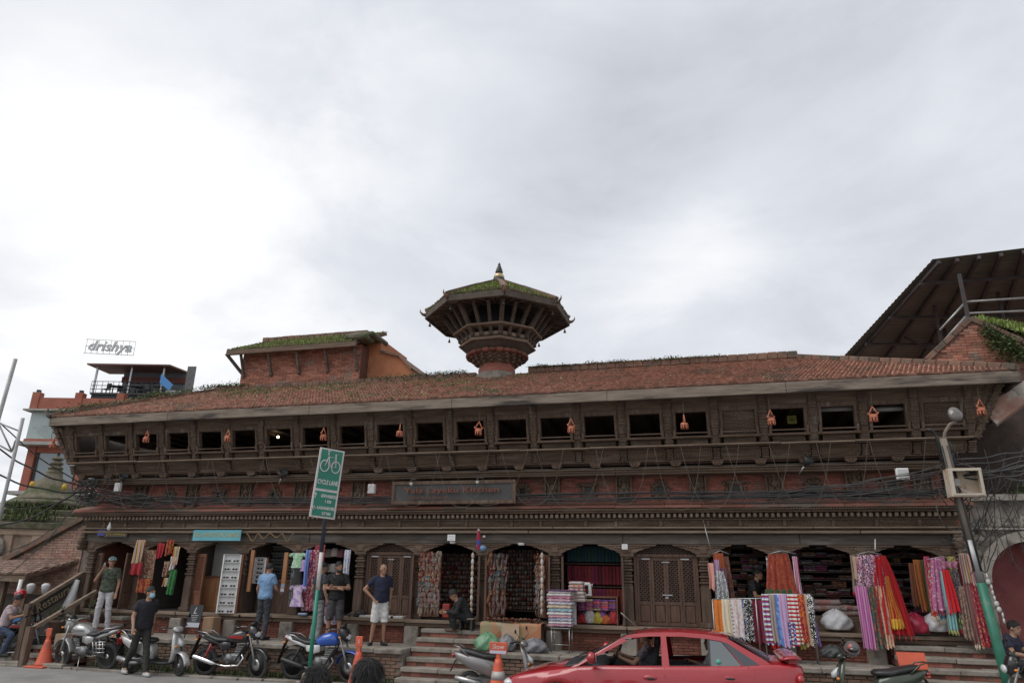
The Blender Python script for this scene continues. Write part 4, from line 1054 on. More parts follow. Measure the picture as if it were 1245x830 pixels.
# --- rust coloured dress shawls hung at column 947
hang(946, 673, 727, 22, -.45, FAB('f_rust', 'floral', [(.30, .045, .02), (.24, .03, .018), (.34, .075, .03)], 34, 34), 'rust red beaded shawl hung from the column', wb=36, folds=5, amp=.03)
hang(947, 716, 731, 30, -.47, FAB('f_green', 'plain', [(.01, .07, .03), (.015, .10, .04)]), 'dark green lower hem below the rust shawl', wb=33, folds=5, amp=.02)
hang(935, 676, 715, 7, -.42, FAB('f_leaf', 'floral', [c_grey, c_white, (.1, .12, .1)], 30, 30), 'grey leaf print scarf behind the rust shawl', folds=2)
hang(966, 676, 730, 6, -.40, FAB('f_pinkmag', 'vstripe', [c_pink, c_mag, c_white], 30, 1), 'pink and magenta scarf beside the rust shawl', folds=2, lean=(.08, 0))
# --- left of bay 10
hang(873, 672, 752, 10, -.2, FAB('f_rustor', 'plain', [(.3, .06, .02), (.36, .09, .03)]), 'long orange rust shawl inside shop doorway', wb=12, folds=3, lean=(.2, 0))
hang(881, 676, 748, 8, -.15, FAB('f_mosaic', 'floral', [(.2, .05, .03), (.08, .05, .04), (.25, .12, .07)], 40, 40), 'brown mosaic print shawl in doorway', wb=12, folds=3, lean=(.2, 0))
hang(864, 684, 716, 6, -.42, FAB('f_salmon', 'plain', [(.6, .28, .23), (.62, .32, .27)]), 'short salmon pink cloth on a hook by the column', folds=1)
hang(871, 680, 728, 6, -.40, FAB('f_bluew', 'vstripe', [c_blue, c_white, c_red], 40, 1), 'blue white and red twisted scarf on the hook', folds=2, lean=(.05, 0))
hang(875, 694, 728, 8, -.46, FAB('f_zebra', 'floral', [(.3, .32, .35), c_blk, c_white], 95, 95), 'black and white speckled scarf tied at the column', wb=16, folds=3, lean=(.1, 0))
# --- bays 11-12: tall shawls
hang(1056, 674, 712, 26, -.5, FAB('f_mosaic2', 'floral', [c_pur, c_white, (.35, .08, .12), c_blk, c_pink], 70, 70), 'purple and white mosaic shawl on the column', wb=32, folds=4, amp=.025)
hang(1040, 676, 703, 8, -.48, FAB('f_beige', 'plain', [(.4, .26, .19), (.46, .32, .24)]), 'short beige shawl behind the mosaic one', folds=2)
hang(1046, 712, 788, 12, -.55, FAB('f_magst', 'vstripe', [(.38, .05, .28), (.5, .14, .38), (.45, .3, .36)], 24, 1), 'magenta shawl with pale stripes', wb=13, folds=3, lean=(.12, 0))
hang(1059, 712, 788, 11, -.53, FAB('f_folk', 'floral', [(.06, .07, .06), (.05, .13, .11), (.3, .12, .05), (.07, .06, .05)], 34, 34), 'dark green folk print shawl', wb=13, folds=3, lean=(.16, 0))
hang(1069, 712, 787, 9, -.55, FAB('f_peach', 'floral', [(.58, .36, .25), (.62, .44, .34), (.5, .25, .15)], 40, 40), 'peach lace shawl next to folk print shawl', wb=10, folds=3, lean=(.22, 0))
hang(1045, 714, 745, 8, -.44, FAB('f_lila2', 'plain', [c_lil, c_pink]), 'lilac shawl edge behind magenta shawl', wb=12, folds=2)
hang(1070, 675, 770, 10, -.5, FAB('f_redv', 'plain', [(.42, .006, .012), (.36, .006, .012)]), 'sheer red veil skirt flaring from the column', wb=44, folds=7, amp=.045, lean=(.42, 0), thick=.12, fringe=MATS['f_red'])
hang(1078, 700, 762, 4, -.58, FAB('f_orangev', 'plain', [(.5, .1, .02), (.55, .22, .03)]), 'orange sheer panel of the red skirt', wb=14, folds=4, amp=.03, lean=(.3, 0))
hang(1090, 752, 764, 12, -.6, FAB('f_yel', 'plain', [c_yel, (.55, .35, .03)]), 'short yellow cloth hanging under the red skirt', folds=4)
hang(1114, 680, 742, 8, -.1, FAB('f_dorange', 'plain', [(.30, .09, .02), (.36, .12, .03)]), 'dark orange shawl inside the last shop bay', folds=2)
hang(1121, 680, 745, 6, -.08, FAB('f_dgreen', 'plain', [(.04, .07, .015), (.06, .09, .02)]), 'olive green shawl inside the last shop bay', folds=2)
hang(1128, 690, 740, 6, -.1, FAB('f_bl3', 'plain', [(.05, .07, .3), (.08, .1, .36)]), 'blue shawl end in the last bay', folds=2)
y12 = -.6
hang(1138, 678, 742, 12, y12, FAB('f_orchid', 'dots', [(.62, .4, .5), (.42, .13, .26)], 24, 24), 'sheer orchid pink dupatta with silver dots', wb=24, folds=4, amp=.03, lean=(-.06, 0), fringe=MATS['f_red'])
hang(1130, 684, 748, 5, y12+.04, FAB('f_redb', 'floral', [c_red, c_dred, (.4, .3, .25)], 40, 40), 'red dupatta edge with tassels', wb=8, folds=2, lean=(-.2, 0), fringe=MATS['f_cream'])
hang(1151, 682, 690, 26, y12+.04, FAB('f_sheer', 'vstripe', [(.4, .14, .26), (.45, .32, .2), (.4, .14, .26), (.38, .1, .22)], 9, 1), 'pink and gold dupatta folded over the hanger', folds=4)
hang(1146, 694, 765, 7, y12-.03, FAB('f_aqua', 'plain', [(.20, .40, .40), (.25, .46, .45)]), 'aqua dupatta hanging in front', wb=11, folds=3, lean=(.06, 0), fringe=FAB('f_gl', 'plain', [(.3, .34, .1), (.4, .4, .15)]))
hang(1149, 692, 744, 7, y12-.06, FAB('f_scarlet', 'plain', [(.60, .015, .025), (.55, .012, .02)]), 'scarlet dupatta laid across the aqua one', wb=13, folds=3, lean=(.2, 0))
hang(1160, 692, 752, 8, y12-.01, FAB('f_tweed', 'floral', [(.12, .10, .10), (.24, .19, .17), (.05, .05, .08)], 50, 50), 'dark tweed patterned shawl', wb=12, folds=3, lean=(.16, 0), fringe=FAB('f_gl', 'plain', [(.3, .34, .1), (.4, .4, .15)]))
hang(1163, 705, 758, 6, y12+.02, FAB('f_nvy', 'plain', [(.03, .035, .06), (.05, .05, .08)]), 'dark blue shawl behind the tweed one', wb=9, folds=3, lean=(.15, 0), fringe=MATS['f_red'])
hang(1170, 672, 708, 8, y12-.03, FAB('f_multi', 'vstripe', [(.5, .38, .3), c_grey, (.55, .42, .16), (.55, .24, .26)], 14, 1), 'pastel striped stole bundle', wb=12, folds=4, amp=.03)
hang(1179, 672, 712, 7, y12-.05, FAB('f_palepink', 'plain', [(.6, .32, .34), (.62, .4, .38)]), 'pale pink stole beside pastel bundle', wb=9, folds=3, lean=(.1, 0))
hang(1175, 706, 782, 8, y12-.02, FAB('f_brownst', 'vstripe', [(.2, .12, .1), (.3, .2, .17), (.24, .06, .07)], 22, 1), 'brown striped long shawl', wb=12, folds=3, lean=(.08, 0), fringe=MATS['f_cream'])
hang(1183, 706, 780, 8, y12-.04, FAB('f_redflor', 'floral', [(.35, .02, .04), (.28, .01, .05), (.5, .2, .12), (.3, .02, .05)], 40, 40), 'crimson floral long shawl by the green pole', wb=14, folds=3, lean=(.26, 0), fringe=MATS['f_red'])
for k, (x0, x1, y_) in enumerate(((1040, 1072, 674), (1126, 1166, 680), (1166, 1186, 671), (866, 886, 673), (934, 968, 673))):
    MB().tube([wy(x0, y_, -.5), wy((x0+x1)/2, y_-4, -.5), wy(x1, y_, -.5)], .010, 6).build('hanger', steel); tag(bpy.data.objects[-1] if False else COL.objects[-1], ('curved steel hanger holding the mosaic shawl', 'curved steel hanger holding the dupattas', 'short hanger for the pastel stoles', 'hanger bar in the orange shawl doorway', 'hanger bar above the rust shawl')[k], 'hanger')
extra = [(1036, 674, 720, 5, -.40, (.30, .22, .18), 'tan shawl edge behind the beige shawl'), (1063, 675, 720, 8, -.42, (.35, .30, .32), 'pale grey shawl behind the mosaic shawl'), (1071, 690, 778, 6, -.46, (.30, .02, .06), 'dark crimson shawl between peach shawl and red skirt'), (1108, 684, 736, 6, -.05, (.22, .07, .03), 'brown shawl beside the dark orange one'),
         (1126, 676, 738, 6, -.35, (.45, .06, .12), 'raspberry dupatta behind the dotted one'), (1134, 690, 752, 7, -.50, (.12, .28, .42), 'blue dupatta showing under the orchid one'), (1144, 676, 730, 7, -.50, (.46, .20, .34), 'mauve dupatta behind the scarlet one'), (1156, 676, 748, 8, -.52, (.36, .30, .10), 'gold dupatta between scarlet and tweed'), (1157, 700, 764, 6, -.55, (.16, .22, .12), 'sage dupatta with dark fringe'),
         (1166, 680, 770, 6, -.50, (.30, .05, .07), 'dark red dupatta behind the brown stripe shawl'), (1168, 712, 776, 7, -.64, (.26, .17, .13), 'fawn shawl with tassels near the pole'), (1186, 690, 770, 6, -.50, (.40, .12, .10), 'brick red shawl nearest the pole'), (955, 676, 722, 6, -.38, (.40, .36, .34), 'pale shawl right behind the rust one'), (879, 690, 736, 6, -.30, (.20, .08, .12), 'plum shawl in the orange shawl doorway')]
for k, (px_, y0, y1, wv, Y, c, lb) in enumerate(extra):
    hang(px_, y0, y1, wv, Y, FAB('f_extra%d' % k, 'floral' if k % 3 else 'plain', [c, tuple(q*.7 for q in c), tuple(min(.7, q*1.35) for q in c)], 30+7*(k % 5), 30+5*(k % 4)), lb, wb=wv*1.5, folds=3, amp=.02, fringe=MATS['f_redv'] if k % 4 == 0 else MATS['f_cream'] if k % 4 == 1 else None)
# --- left shops: bay 0/1
hang(172, 656, 684, 9, -.3, FAB('f_prayer', 'vstripe', [(.55, .33, .02), (.3, .45, .5), (.4, .05, .03)], 24, 1), 'yellow red and blue woven strip by the entrance', folds=2, lean=(-.2, 0))
hang(167, 684, 698, 12, -.3, FAB('f_redcl', 'plain', [(.35, .012, .02), (.3, .01, .02)]), 'red cloth under the woven strip by the entrance', folds=2)
hang(183, 668, 718, 14, -.12, FAB('f_brocade', 'floral', [(.2, .03, .02), (.3, .2, .12), (.12, .04, .03), (.35, .3, .2)], 44, 44), 'brown and red brocade hanging behind the walking man', folds=3, wb=15)
hang(176, 703, 720, 14, -.2, FAB('f_broc2', 'floral', [(.3, .02, .02), (.4, .2, .03), (.25, .01, .02)], 40, 40), 'red and gold brocade bag cloth', folds=3)
for k, (px_, py0, py1, mt, lb) in enumerate(((197, 660, 678, 'f_redcl', 'dark red hanging in first bag shop'), (208, 656, 674, 'f_broc2', 'red and yellow hanging ornament in bag shop'), (216, 664, 686, 'f_prayer', 'striped hanging in bag shop'), (212, 676, 692, 'f_wh', 'white and red tassels in bag shop'), (204, 682, 700, 'f_brocade', 'brown woven pouch in bag shop'), (211, 692, 722, 'f_green', 'green beaded hanging in bag shop'), (204, 702, 712, 'f_prayer', 'small striped purse in the bag shop'))):
    if lb.startswith('green'): mt = 'f_greenb'; FAB('f_greenb', 'floral', [(.02, .16, .03), (.03, .2, .05), (.01, .1, .02)], 60, 60)
    hang(px_, py0, py1, 7, -.22, MATS[mt], lb, folds=2, lean=(-.08, 0))
# free-standing rack of bookmarks/bags
t = thing('display_rack', 'narrow wire display rack of striped purses by the entrance', 'rack', wz(153, 757, PZ+.1))
b0 = t.location.copy(); kk = 1/48.0
for s_ in (-1, 1): MB().tube([(s_*.17, 0, 0), (s_*.17, .25, 1.05)], .012, 6).build('upright', darkmet, t)
for r in range(4): MB().tube([(-.17, .06*r, .05+.33*r), (.17, .06*r, .05+.33*r)], .008, 6).build('crossbar', darkmet, t)
cols_ = [(.5, .3, .03), (.25, .1, .35), (.55, .4, .4), (.02, .2, .05), (.35, .02, .03), (.1, .12, .35)]
for r in range(3):
    for k in range(6):
        cc = cols_[(k*2+r*3) % 6] if r else (.35, .02, .03) if k % 2 else (.05, .05, .06)
        cc = cols_[(k+r) % 6] if r > 0 else cc
        o = scarf('purse', 'narrow striped purse hung on the wire display rack', b0+Vector((-.14+.056*k, .02+.06*(r+1)-.035, .05+.33*(r+1))), .045, .045, .27, FAB('f_p%d' % ((k+r*3) % 9), 'plain', [cc, tuple(c*.7 for c in cc)]), folds=1, amp=.006, cat='purse', group='purses on the wire rack', fringe=MATS['f_cream'] if r == 0 else None)
# --- bay 2 money exchange: counter and wall
def X0(p, Y=0.0, y=700): return wy(p, y, Y).x
bay = lambda k: (colx[k]+.12, colx[k+1]-.12)
a, b = bay(2)
MB().bb(a, b+.1, .75, .80, ZF, 3.0).build('office_wall', plaster_w, house)
MB().bb(a+.05, b+.1, .40, .45, ZF, ZF+.82).build('counter_front', wood_orange, house)
MB().bb(a+.02, b+.1, .36, .74, ZF+.825, ZF+.86).build('counter_top', wood_red, house)
for k in range(3): MB().bb(lerp(a, b, k/3)+.08, lerp(a, b, (k+1)/3), .385, .398, ZF+.1, ZF+.72).build('counter_panel', wood_orange, house)
MB().bar((b-.25, .7, ZF+.95), (b-.18, .7, 2.6), .05, .04).build('door_post', wood_red, house)
# --- bay 3 sunglasses shop
sgm = M('sunglass_lens', (.015, .012, .012), None, rough=.15)
def sunglasses_mesh():
    m = MB()
    for s_ in (-1, 1):
        m.lathe([(0, -.004), (.030, -.004), (.032, 0), (.030, .004), (0, .004)], 10, mat=Matrix.Translation((s_*.038, 0, 0)) @ Matrix.Rotation(math.pi/2, 4, 'X') @ Matrix.Diagonal((1, .8, 1, 1)))
        m.tube([(s_*.068, 0, .012), (s_*.070, .06, .012)], .004, 4)
    m.tube([(-.012, 0, .01), (0, -.003, .014), (.012, 0, .01)], .004, 4)
    return m.mesh('sunglasses', sgm)
sg = sunglasses_mesh()
def showcase(x0, x1, y, z0, z1, rows, cols, ang, label):
    w_ = x1-x0
    t = thing('display_case', label, 'display case', (x0, y, 0), ang)
    MB().bb(0, w_, .06, .08, z0, z1).build('back_panel', white, t)
    for xx in (0, w_-.03): MB().bb(xx, xx+.03, 0, .06, z0, z1).build('side', white, t)
    MB().bb(w_+.002, w_+.055, -.01, .08, z0, z1).build('wooden_edge', wood_red, t)
    for r in range(rows+1): MB().bb(.03, w_-.03, -.02, .058, lerp(z0, z1, r/rows)-.006*(r > 0), lerp(z0, z1, r/rows)+.006).build('shelf', plaster_w, t)
    ca, sa = math.cos(ang), math.sin(ang)
    for r in range(rows):
        for c in range(cols):
            lx = .03+(w_-.06)*(c+.5)/cols; lz = lerp(z0, z1, r/rows)+.045
            o = link('sunglasses', sg, None, (x0+lx*ca+.01*sa, y+lx*sa-.0*ca, lz)); o.rotation_euler = (0, 0, ang); tag(o, 'dark sunglasses on the shelves of '+label.split(' of ')[0], 'sunglasses', 'sunglasses on '+label.split(' with ')[0])
x0, x1 = wy(268, 700, -.35).x, wy(287, 700, -.35).x
showcase(x0, x1+.02, -.34, ZF+.0, 2.56, 7, 2, R_(12), 'tall white display case of sunglasses by the money exchange')
showcase(X0(307, .05), X0(315, .05)+.10, .05, ZF+.7, 2.5, 6, 1, R_(25), 'short white display case of sunglasses in brown frame')
MB().box((0, 0, 0), (.10, .06, 1.0), b=.008).build('frame_board', wood_orange, house, (X0(303, -.1), -.05, ZF+1.0)); 
t = MB().box((0, 0, 0), (.11, .07, .92), b=.008).build('hinged_board', wood_orange, None, (wy(347, 690, -.25).x, -.25, 2.16)); tag(t, 'orange wooden board with a blue sticker hung beside the sunglasses shop', 'board')
MB().bb(-.045, .05, -.04, -.0355, -.46, -.28).build('sticker', FAB('f_sticker', 'hstripe', [(.2, .4, .65), (.6, .65, .7), (.5, .3, .3)], 1, 6), t)
a, b = bay(3)
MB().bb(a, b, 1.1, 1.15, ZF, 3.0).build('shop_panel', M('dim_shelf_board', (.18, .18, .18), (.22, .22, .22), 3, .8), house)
for r in range(6):
    z = 1.95+r*.17; MB().bb(a+.05, b-.05, .95, 1.1, z, z+.015).build('shelf', plaster_w, house)
    for c in range(7): o = link('sunglasses', sg, None, (lerp(a+.12, b-.12, c/6), .97, z+.05)); tag(o, 'dark sunglasses on the dim back shelves behind the blue shirted man', 'sunglasses', 'sunglasses on the back shelves')
MB().bb(a+.05, b-.05, .5, .55, ZF, ZF+.75).build('counter_front', wood_door, house)
MB().bb(a, b, .46, .95, ZF+.755, ZF+.79).build('counter_top', wood_red, house)
# --- bay 4 kids clothes
FAB('f_tut', 'floral', [(.6, .4, .62), (.45, .3, .6), (.65, .55, .65)], 14, 14)
def dress(label, px, py0, py1, wpx, Y, mat, flare=1.3, sleeves=True):
    a = wy(px, py0, Y); b = wy(px, py1, Y); k = (wy(px+1, py0, Y)-a).length; w_ = wpx*k; L_ = a.z-b.z
    t = thing('dress', label, 'dress', a)
    m = MB()
    prof = [(0, .55), (.12, .95), (.25, .9), (.45, .72), (.6, .85), (1.0, flare)]
    def f(u, v):
        w2 = w_*.5*interp(prof, v); an = u*6.283; pl_ = 1+.10*math.sin(an*7)*max(0, v-.45)*1.6
        return Vector((w2*math.cos(an)*pl_, .05*math.sin(an)*(0.7+v)*pl_, -L_*v))
    m.grid(f, 28, 10, closeu=True); m.build('skirt', mat, t)
    if sleeves:
        for s_ in (-1, 1): MB().tube([(s_*w_*.35, 0, -.05*L_), (s_*w_*.62, 0, -.14*L_), (s_*w_*.7, 0, -.24*L_)], [.03, .045, .04], 8).build('sleeve', mat, t)
    return t
dress('child dress in pink and lilac floral print', 363, 710, 737, 13, -.3, MATS['f_tut'], 1.35)
dress('green and white toddler top on hanger', 363, 672, 690, 14, -.28, FAB('f_gw', 'plain', [(.08, .4, .08), (.6, .62, .62)]), 1.0)
dress('small black dress hung under the green top', 363, 688, 710, 12, -.30, FAB('f_bk', 'plain', [c_blk, (.03, .03, .03)]), 1.1, False)
dress('lilac child top beside the blue scarf', 369, 680, 694, 9, -.25, FAB('f_li3', 'plain', [c_lil, (.5, .35, .6)]), 1.0)
hang(375, 668, 712, 4, -.32, FAB('f_blu4', 'plain', [(.12, .2, .5), (.16, .26, .58)]), 'narrow light blue scarf in kids clothes shop', folds=1)
hang(381, 668, 742, 12, -.15, FAB('f_redfl', 'floral', [(.35, .03, .06), (.55, .4, .42), (.25, .03, .1)], 36, 36), 'red and white floral cloth in kids clothes shop', folds=3)
hang(390, 662, 720, 10, -.1, FAB('f_redfl2', 'floral', [(.3, .02, .04), (.4, .1, .1), (.2, .02, .05)], 40, 40), 'deep red floral cloth in kids clothes shop', folds=3)
hang(359, 690, 735, 6, -.2, FAB('f_gri', 'floral', [(.2, .2, .2), (.3, .3, .32), (.1, .1, .1)], 40, 40), 'grey printed trousers on the door of the kids shop', folds=2)
hang(423, 668, 704, 6, -.2, FAB('f_whfl', 'floral', [(.55, .55, .6), (.3, .35, .5), (.6, .6, .62)], 36, 36), 'white and blue printed cloth right of the hats', folds=2)
for k, (px_, py0, py1, mt, lb) in enumerate(((402, 722, 736, 'f_st1', 'blue and pink striped rug folded in the kids shop'), (402, 737, 748, 'f_st2', 'pink striped rug in the kids shop'), (403, 748, 758, 'f_st3', 'light patterned rug at the bottom of the kids shop'))):
    hang(px_, py0, py1, 14, -.25, FAB(mt, 'hstripe', [[(.1, .2, .5), (.5, .15, .25), (.5, .35, .2)], [(.5, .12, .2), (.5, .45, .5), (.3, .1, .25)], [(.55, .5, .5), (.2, .3, .5), (.5, .2, .25)]][k], 1, 22), lb, folds=2)
feltm = [M('felt_hat_%d' % k, c, None, rough=.95) for k, c in enumerate(((.17, .13, .12), (.25, .21, .19), (.10, .03, .04), (.14, .12, .14), (.3, .29, .27)))]
for k, (px_, py_) in enumerate(((399, 672), (407, 671), (416, 672), (397, 690), (405, 690), (414, 691), (409, 712))):
    m = MB(); m.lathe([(0.0, .20), (.07, .195), (.105, .13), (.115, .04), (.135, 0), (.125, -.01), (.10, .03), (0, .05)], 16)
    o = m.build('felt_hat', feltm[k % 5], None, wy(px_, py_+5, .25)); tag(o, ('brown', 'grey brown', 'maroon', 'mauve', 'pale grey')[k % 5]+' felt bucket hat hanging in the '+('upper row', 'upper row', 'upper row', 'lower row', 'lower row', 'lower row', 'bottom')[k]+' of the kids clothes shop', 'hat', 'felt hats in the kids shop')
m = MB().box((0, 0, 0), (.22, .12, .05), b=.02).build('blue_pouch', FAB('f_pouch', 'hstripe', [(.08, .2, .5), (.5, .5, .55)], 1, 30), None, wy(368, 746, -.3)); tag(m, 'small blue pouch on the sill under the child dress', 'pouch')
# --- bays 6-7 slippers
def slipper_mesh(i, c1, c2):
    m = MB(); 
    def f(u, v):
        z = -.13+.26*v; w_ = interp([(0, .028), (.25, .034), (.6, .03), (.85, .045), (1, .015)], v); d = interp([(0, .03), (.3, .045), (.6, .02), (1, .03)], v)
        a = u*6.283; return Vector((w_*math.cos(a), -d*.5+d*.5*math.sin(a), z))
    m.grid(f, 8, 7, closeu=True); m.ball((0, -.045, .06), (.02, .012, .02), 6, m=1)
    m.ball((0, -.0, .125), (.014, .02, .012), 6)
    return m.mesh('slipper', [c1, c2])
slcol = [((.26, .17, .12), (.28, .06, .05)), ((.30, .23, .175), (.14, .09, .12)), ((.18, .03, .03), (.28, .2, .1)), ((.11, .095, .09), (.24, .2, .19)), ((.33, .285, .25), (.2, .1, .09)), ((.15, .16, .165), (.3, .25, .2)), ((.25, .10, .055), (.3, .22, .14)), ((.28, .18, .165), (.2, .1, .1)), ((.18, .12, .085), (.26, .22, .19))]
slm = [slipper_mesh(i, M('slipper_upper_%d' % i, a, tuple(x*.65 for x in a), 30, .85), M('slipper_trim_%d' % i, b, None, rough=.8)) for i, (a, b) in enumerate(slcol)]
slnames = ['brown', 'beige', 'crimson', 'charcoal', 'cream', 'slate grey', 'rust', 'dusty pink', 'dark brown']
random.seed(21)
def slip_panel(name, label, x, y, z0, z1, w_, ang, rows, cols, sl_label, grp):
    t = thing(name, label, 'rack', (x, y, 0), ang)
    MB().bb(0, w_, 0, .02, z0, z1).build('board', wood_red, t)
    for r in range(rows):
        zc = lerp(z1-.10, z0+.16, r/(rows-1)); base = random.randrange(9)
        MB().tube([(0, -.035, zc+.10), (w_, -.035, zc+.10)], .004, 4).build('cord', string_m, t)
        for c in range(cols):
            lx = w_*(c+.5)/cols+random.uniform(-.026, .026); i = (base if random.random() < .5 else random.randrange(9))
            o = link('slipper', slm[i], None, (x+lx*math.cos(ang)+.045*math.sin(ang), y+lx*math.sin(ang)-.045*math.cos(ang), zc+random.uniform(-.015, .015)))
            o.rotation_euler = (random.uniform(-.06, .25), random.uniform(-.35, .35), ang+random.uniform(-.7, .7)); o.scale = (random.uniform(.85, 1.2),)*3
            tag(o, slnames[i]+' '+sl_label, 'slipper', grp+' in '+slnames[i])
x0, x1 = X0(511, -.1), X0(536, -.1)
slip_panel('slipper_rack', 'tall rack covered with rows of embroidered slippers by the lattice door', x0, -.12, ZF+.06, 2.64, x1-x0, R_(3), 11, 7, 'embroidered felt slipper hung on the rack beside the lattice door', 'slippers on the rack by the lattice door')
slip_panel('slipper_rack', 'slipper covered board standing edge on at the left of the second slipper shop', colx[7]+.16, -.16, ZF+.1, 2.62, .55, R_(52), 9, 5, 'embroidered slipper hung on the slanted board of the second slipper shop', 'slippers on the slanted board')
slip_panel('slipper_rack', 'narrow slipper board on the right jamb of the second slipper shop', colx[8]-.46, .25, ZF+.1, 2.62, .45, R_(-50), 9, 4, 'embroidered slipper on the right jamb board of the second slipper shop', 'slippers on the right jamb board')
def slip_stuff(name, k, rows, y0, z0, z1, per, mat_i):
    t = thing(name, 'dim shelves crammed with slippers at the back of the %s slipper shop' % ('first' if k == 6 else 'second'), 'shelf')
    a, b = bay(k); m = [MB() for _ in range(9)]
    for r in range(rows):
        z = lerp(z0, z1, r/(rows-1)); MB().bb(a, b, y0, y0+.25, z-.03, z-.015).build('shelf', wood_door, t)
        for c in range(per):
            i = random.randrange(9); x = lerp(a+.03, b-.03, (c+.5)/per)+random.uniform(-.01, .01)
            m[i].ball((x, y0+.05, z+.035), (.028, .10, .045), 6); 
    for i in range(9): m[i].build('shelf_slippers', MATS['slipper_upper_%d' % i], t, kind='stuff')
slip_stuff('slipper_shelves', 6, 13, .95, ZF+.15, 2.6, 18, 0)
slip_stuff('slipper_shelves', 7, 14, .85, ZF+.22, 2.7, 20, 0)
# cream shoes strung on the jambs
for k, (px_, Y, lbl) in enumerate(((575, -.3, 'string of pale shoes down the jamb of the first slipper shop'), (659, -.25, 'string of white shoes down the jamb of the second slipper shop'))):
    t = thing('shoe_string', lbl, 'shoes', wy(px_, 672, Y)); MB().tube([(0, .03, .04), (0, .03, -1.25)], .005, 5).build('cord', string_m, t)
    for j in range(10): m = MB(); m.ball((0, 0, -.06-.13*j), (.035, .05, .075), 8); m.build('shoe', M('pale_felt_%d' % (j % 3), ((.5, .42, .34), (.58, .55, .5), (.5, .35, .26))[j % 3], None, rough=.9), t)
# counter of slippers with cloth
a, b = X0(592, -.35), X0(660, -.35)
t = thing('goods_counter', 'low counter draped with a checked orange and olive cloth', 'counter', (a, -.62, PZ))
MB().bb(0, b-a, .03, .5, .0, .52).build('box', wood, t)
m = MB()
def f(u, v):
    x = lerp(-.03, b-a+.03, u); 
    if v < .35: return Vector((x, lerp(.5, -.03, v/.35), .545+.01*math.sin(x*9)))
    q = (v-.35)/.65; return Vector((x, -.03-.03*q*math.sin(x*11)-.02, .545-.40*q+.02*math.sin(x*7)))
m.grid(f, 40, 10); 
m.build('cloth', FAB('f_patch', 'floral', [(.36, .15, .07), (.26, .22, .12), (.38, .20, .11), (.32, .27, .18)], 3.2, 3.2), t)
MB().bb((b-a)*.36, (b-a)*.66, -.088, -.08, .20, .52).build('cardboard_sheet', M('cardboard', (.42, .30, .2), (.46, .34, .24), 5, .9), t)
ct = t.location
for j in range(34):
    o = link('slipper', slm[(6, 6, 2, 8, 0, 6)[j % 6]], None, (lerp(a+.08, b-.05, (j % 17+.5)/17), -.55+.16*(j//17), PZ+.60)); o.rotation_euler = (R_(80), 0, random.uniform(-.6, .6)); tag(o, slnames[(6, 6, 2, 8, 0, 6)[j % 6]]+' slipper laid out on the draped counter', 'slipper', 'slippers on the draped counter in '+slnames[(6, 6, 2, 8, 0, 6)[j % 6]])
# plastic bags
def sack(label, P, r, mat, seed=1, knot=True):
    rs = random.Random(seed); ph = [rs.uniform(0, 6.28) for _ in range(6)]
    m = MB()
    def f(u, v):
        a = u*6.283; k = (.82+.18*math.sin(min(v/.3, 1)*1.57))*max(.03, 1-max(0, (v-.35)/.65)**2.2)**.75 if v > .0 else .0
        k *= 1+.10*math.sin(3*a+ph[0]+v*4)+.07*math.sin(7*a+ph[1]-v*9)+.05*math.sin(13*a+ph[2]+v*15)
        return Vector((r[0]*k*math.cos(a), r[1]*k*math.sin(a), r[2]*v*(1+.05*math.sin(5*a+ph[3]))))
    m.grid(f, 36, 16, closeu=True)
    o = m.build('sack', mat, None, P); return tag(o, label, 'bag')
pg = M('green_plastic', (.10, .22, .12), (.14, .28, .16), 8, .35, .4, 30); pgr = M('grey_plastic_bag', (.13, .13, .14), (.18, .18, .19), 8, .4, .5, 30)
pwh = M('white_plastic_bag', (.52, .52, .54), (.62, .62, .63), 8, .4, .5, 30); pred = M('red_plastic_bag', (.35, .02, .05), (.4, .03, .07), 8, .35, .4, 30)
sack('green plastic sack on the pavement below the draped counter', Vector((wy(593, 785, -1.0).x, -1.0, PZ)), (.28, .22, .36), pg, 1)
sack('grey plastic bag slumped between green sack and scooter mirror', Vector((wy(616, 785, -.98).x, -.98, PZ)), (.18, .17, .34), pgr, 2)
sack('wide grey plastic bag on the pavement beside the bundle stool', Vector((wy(650, 785, -1.0).x, -1.0, PZ)), (.28, .2, .28), pgr, 3)
sack('white plastic bag in the corner of the scarf shop', wy(1018, 766, .1), (.28, .22, .40), pwh, 4)
sack('red plastic bag on the sill beside the red skirt', wy(1114, 770, -.15), (.26, .2, .38), pred, 5)
sack('grey white sack on the sill under the aqua dupatta', wy(1138, 768, -.15), (.24, .22, .34), pwh, 6)
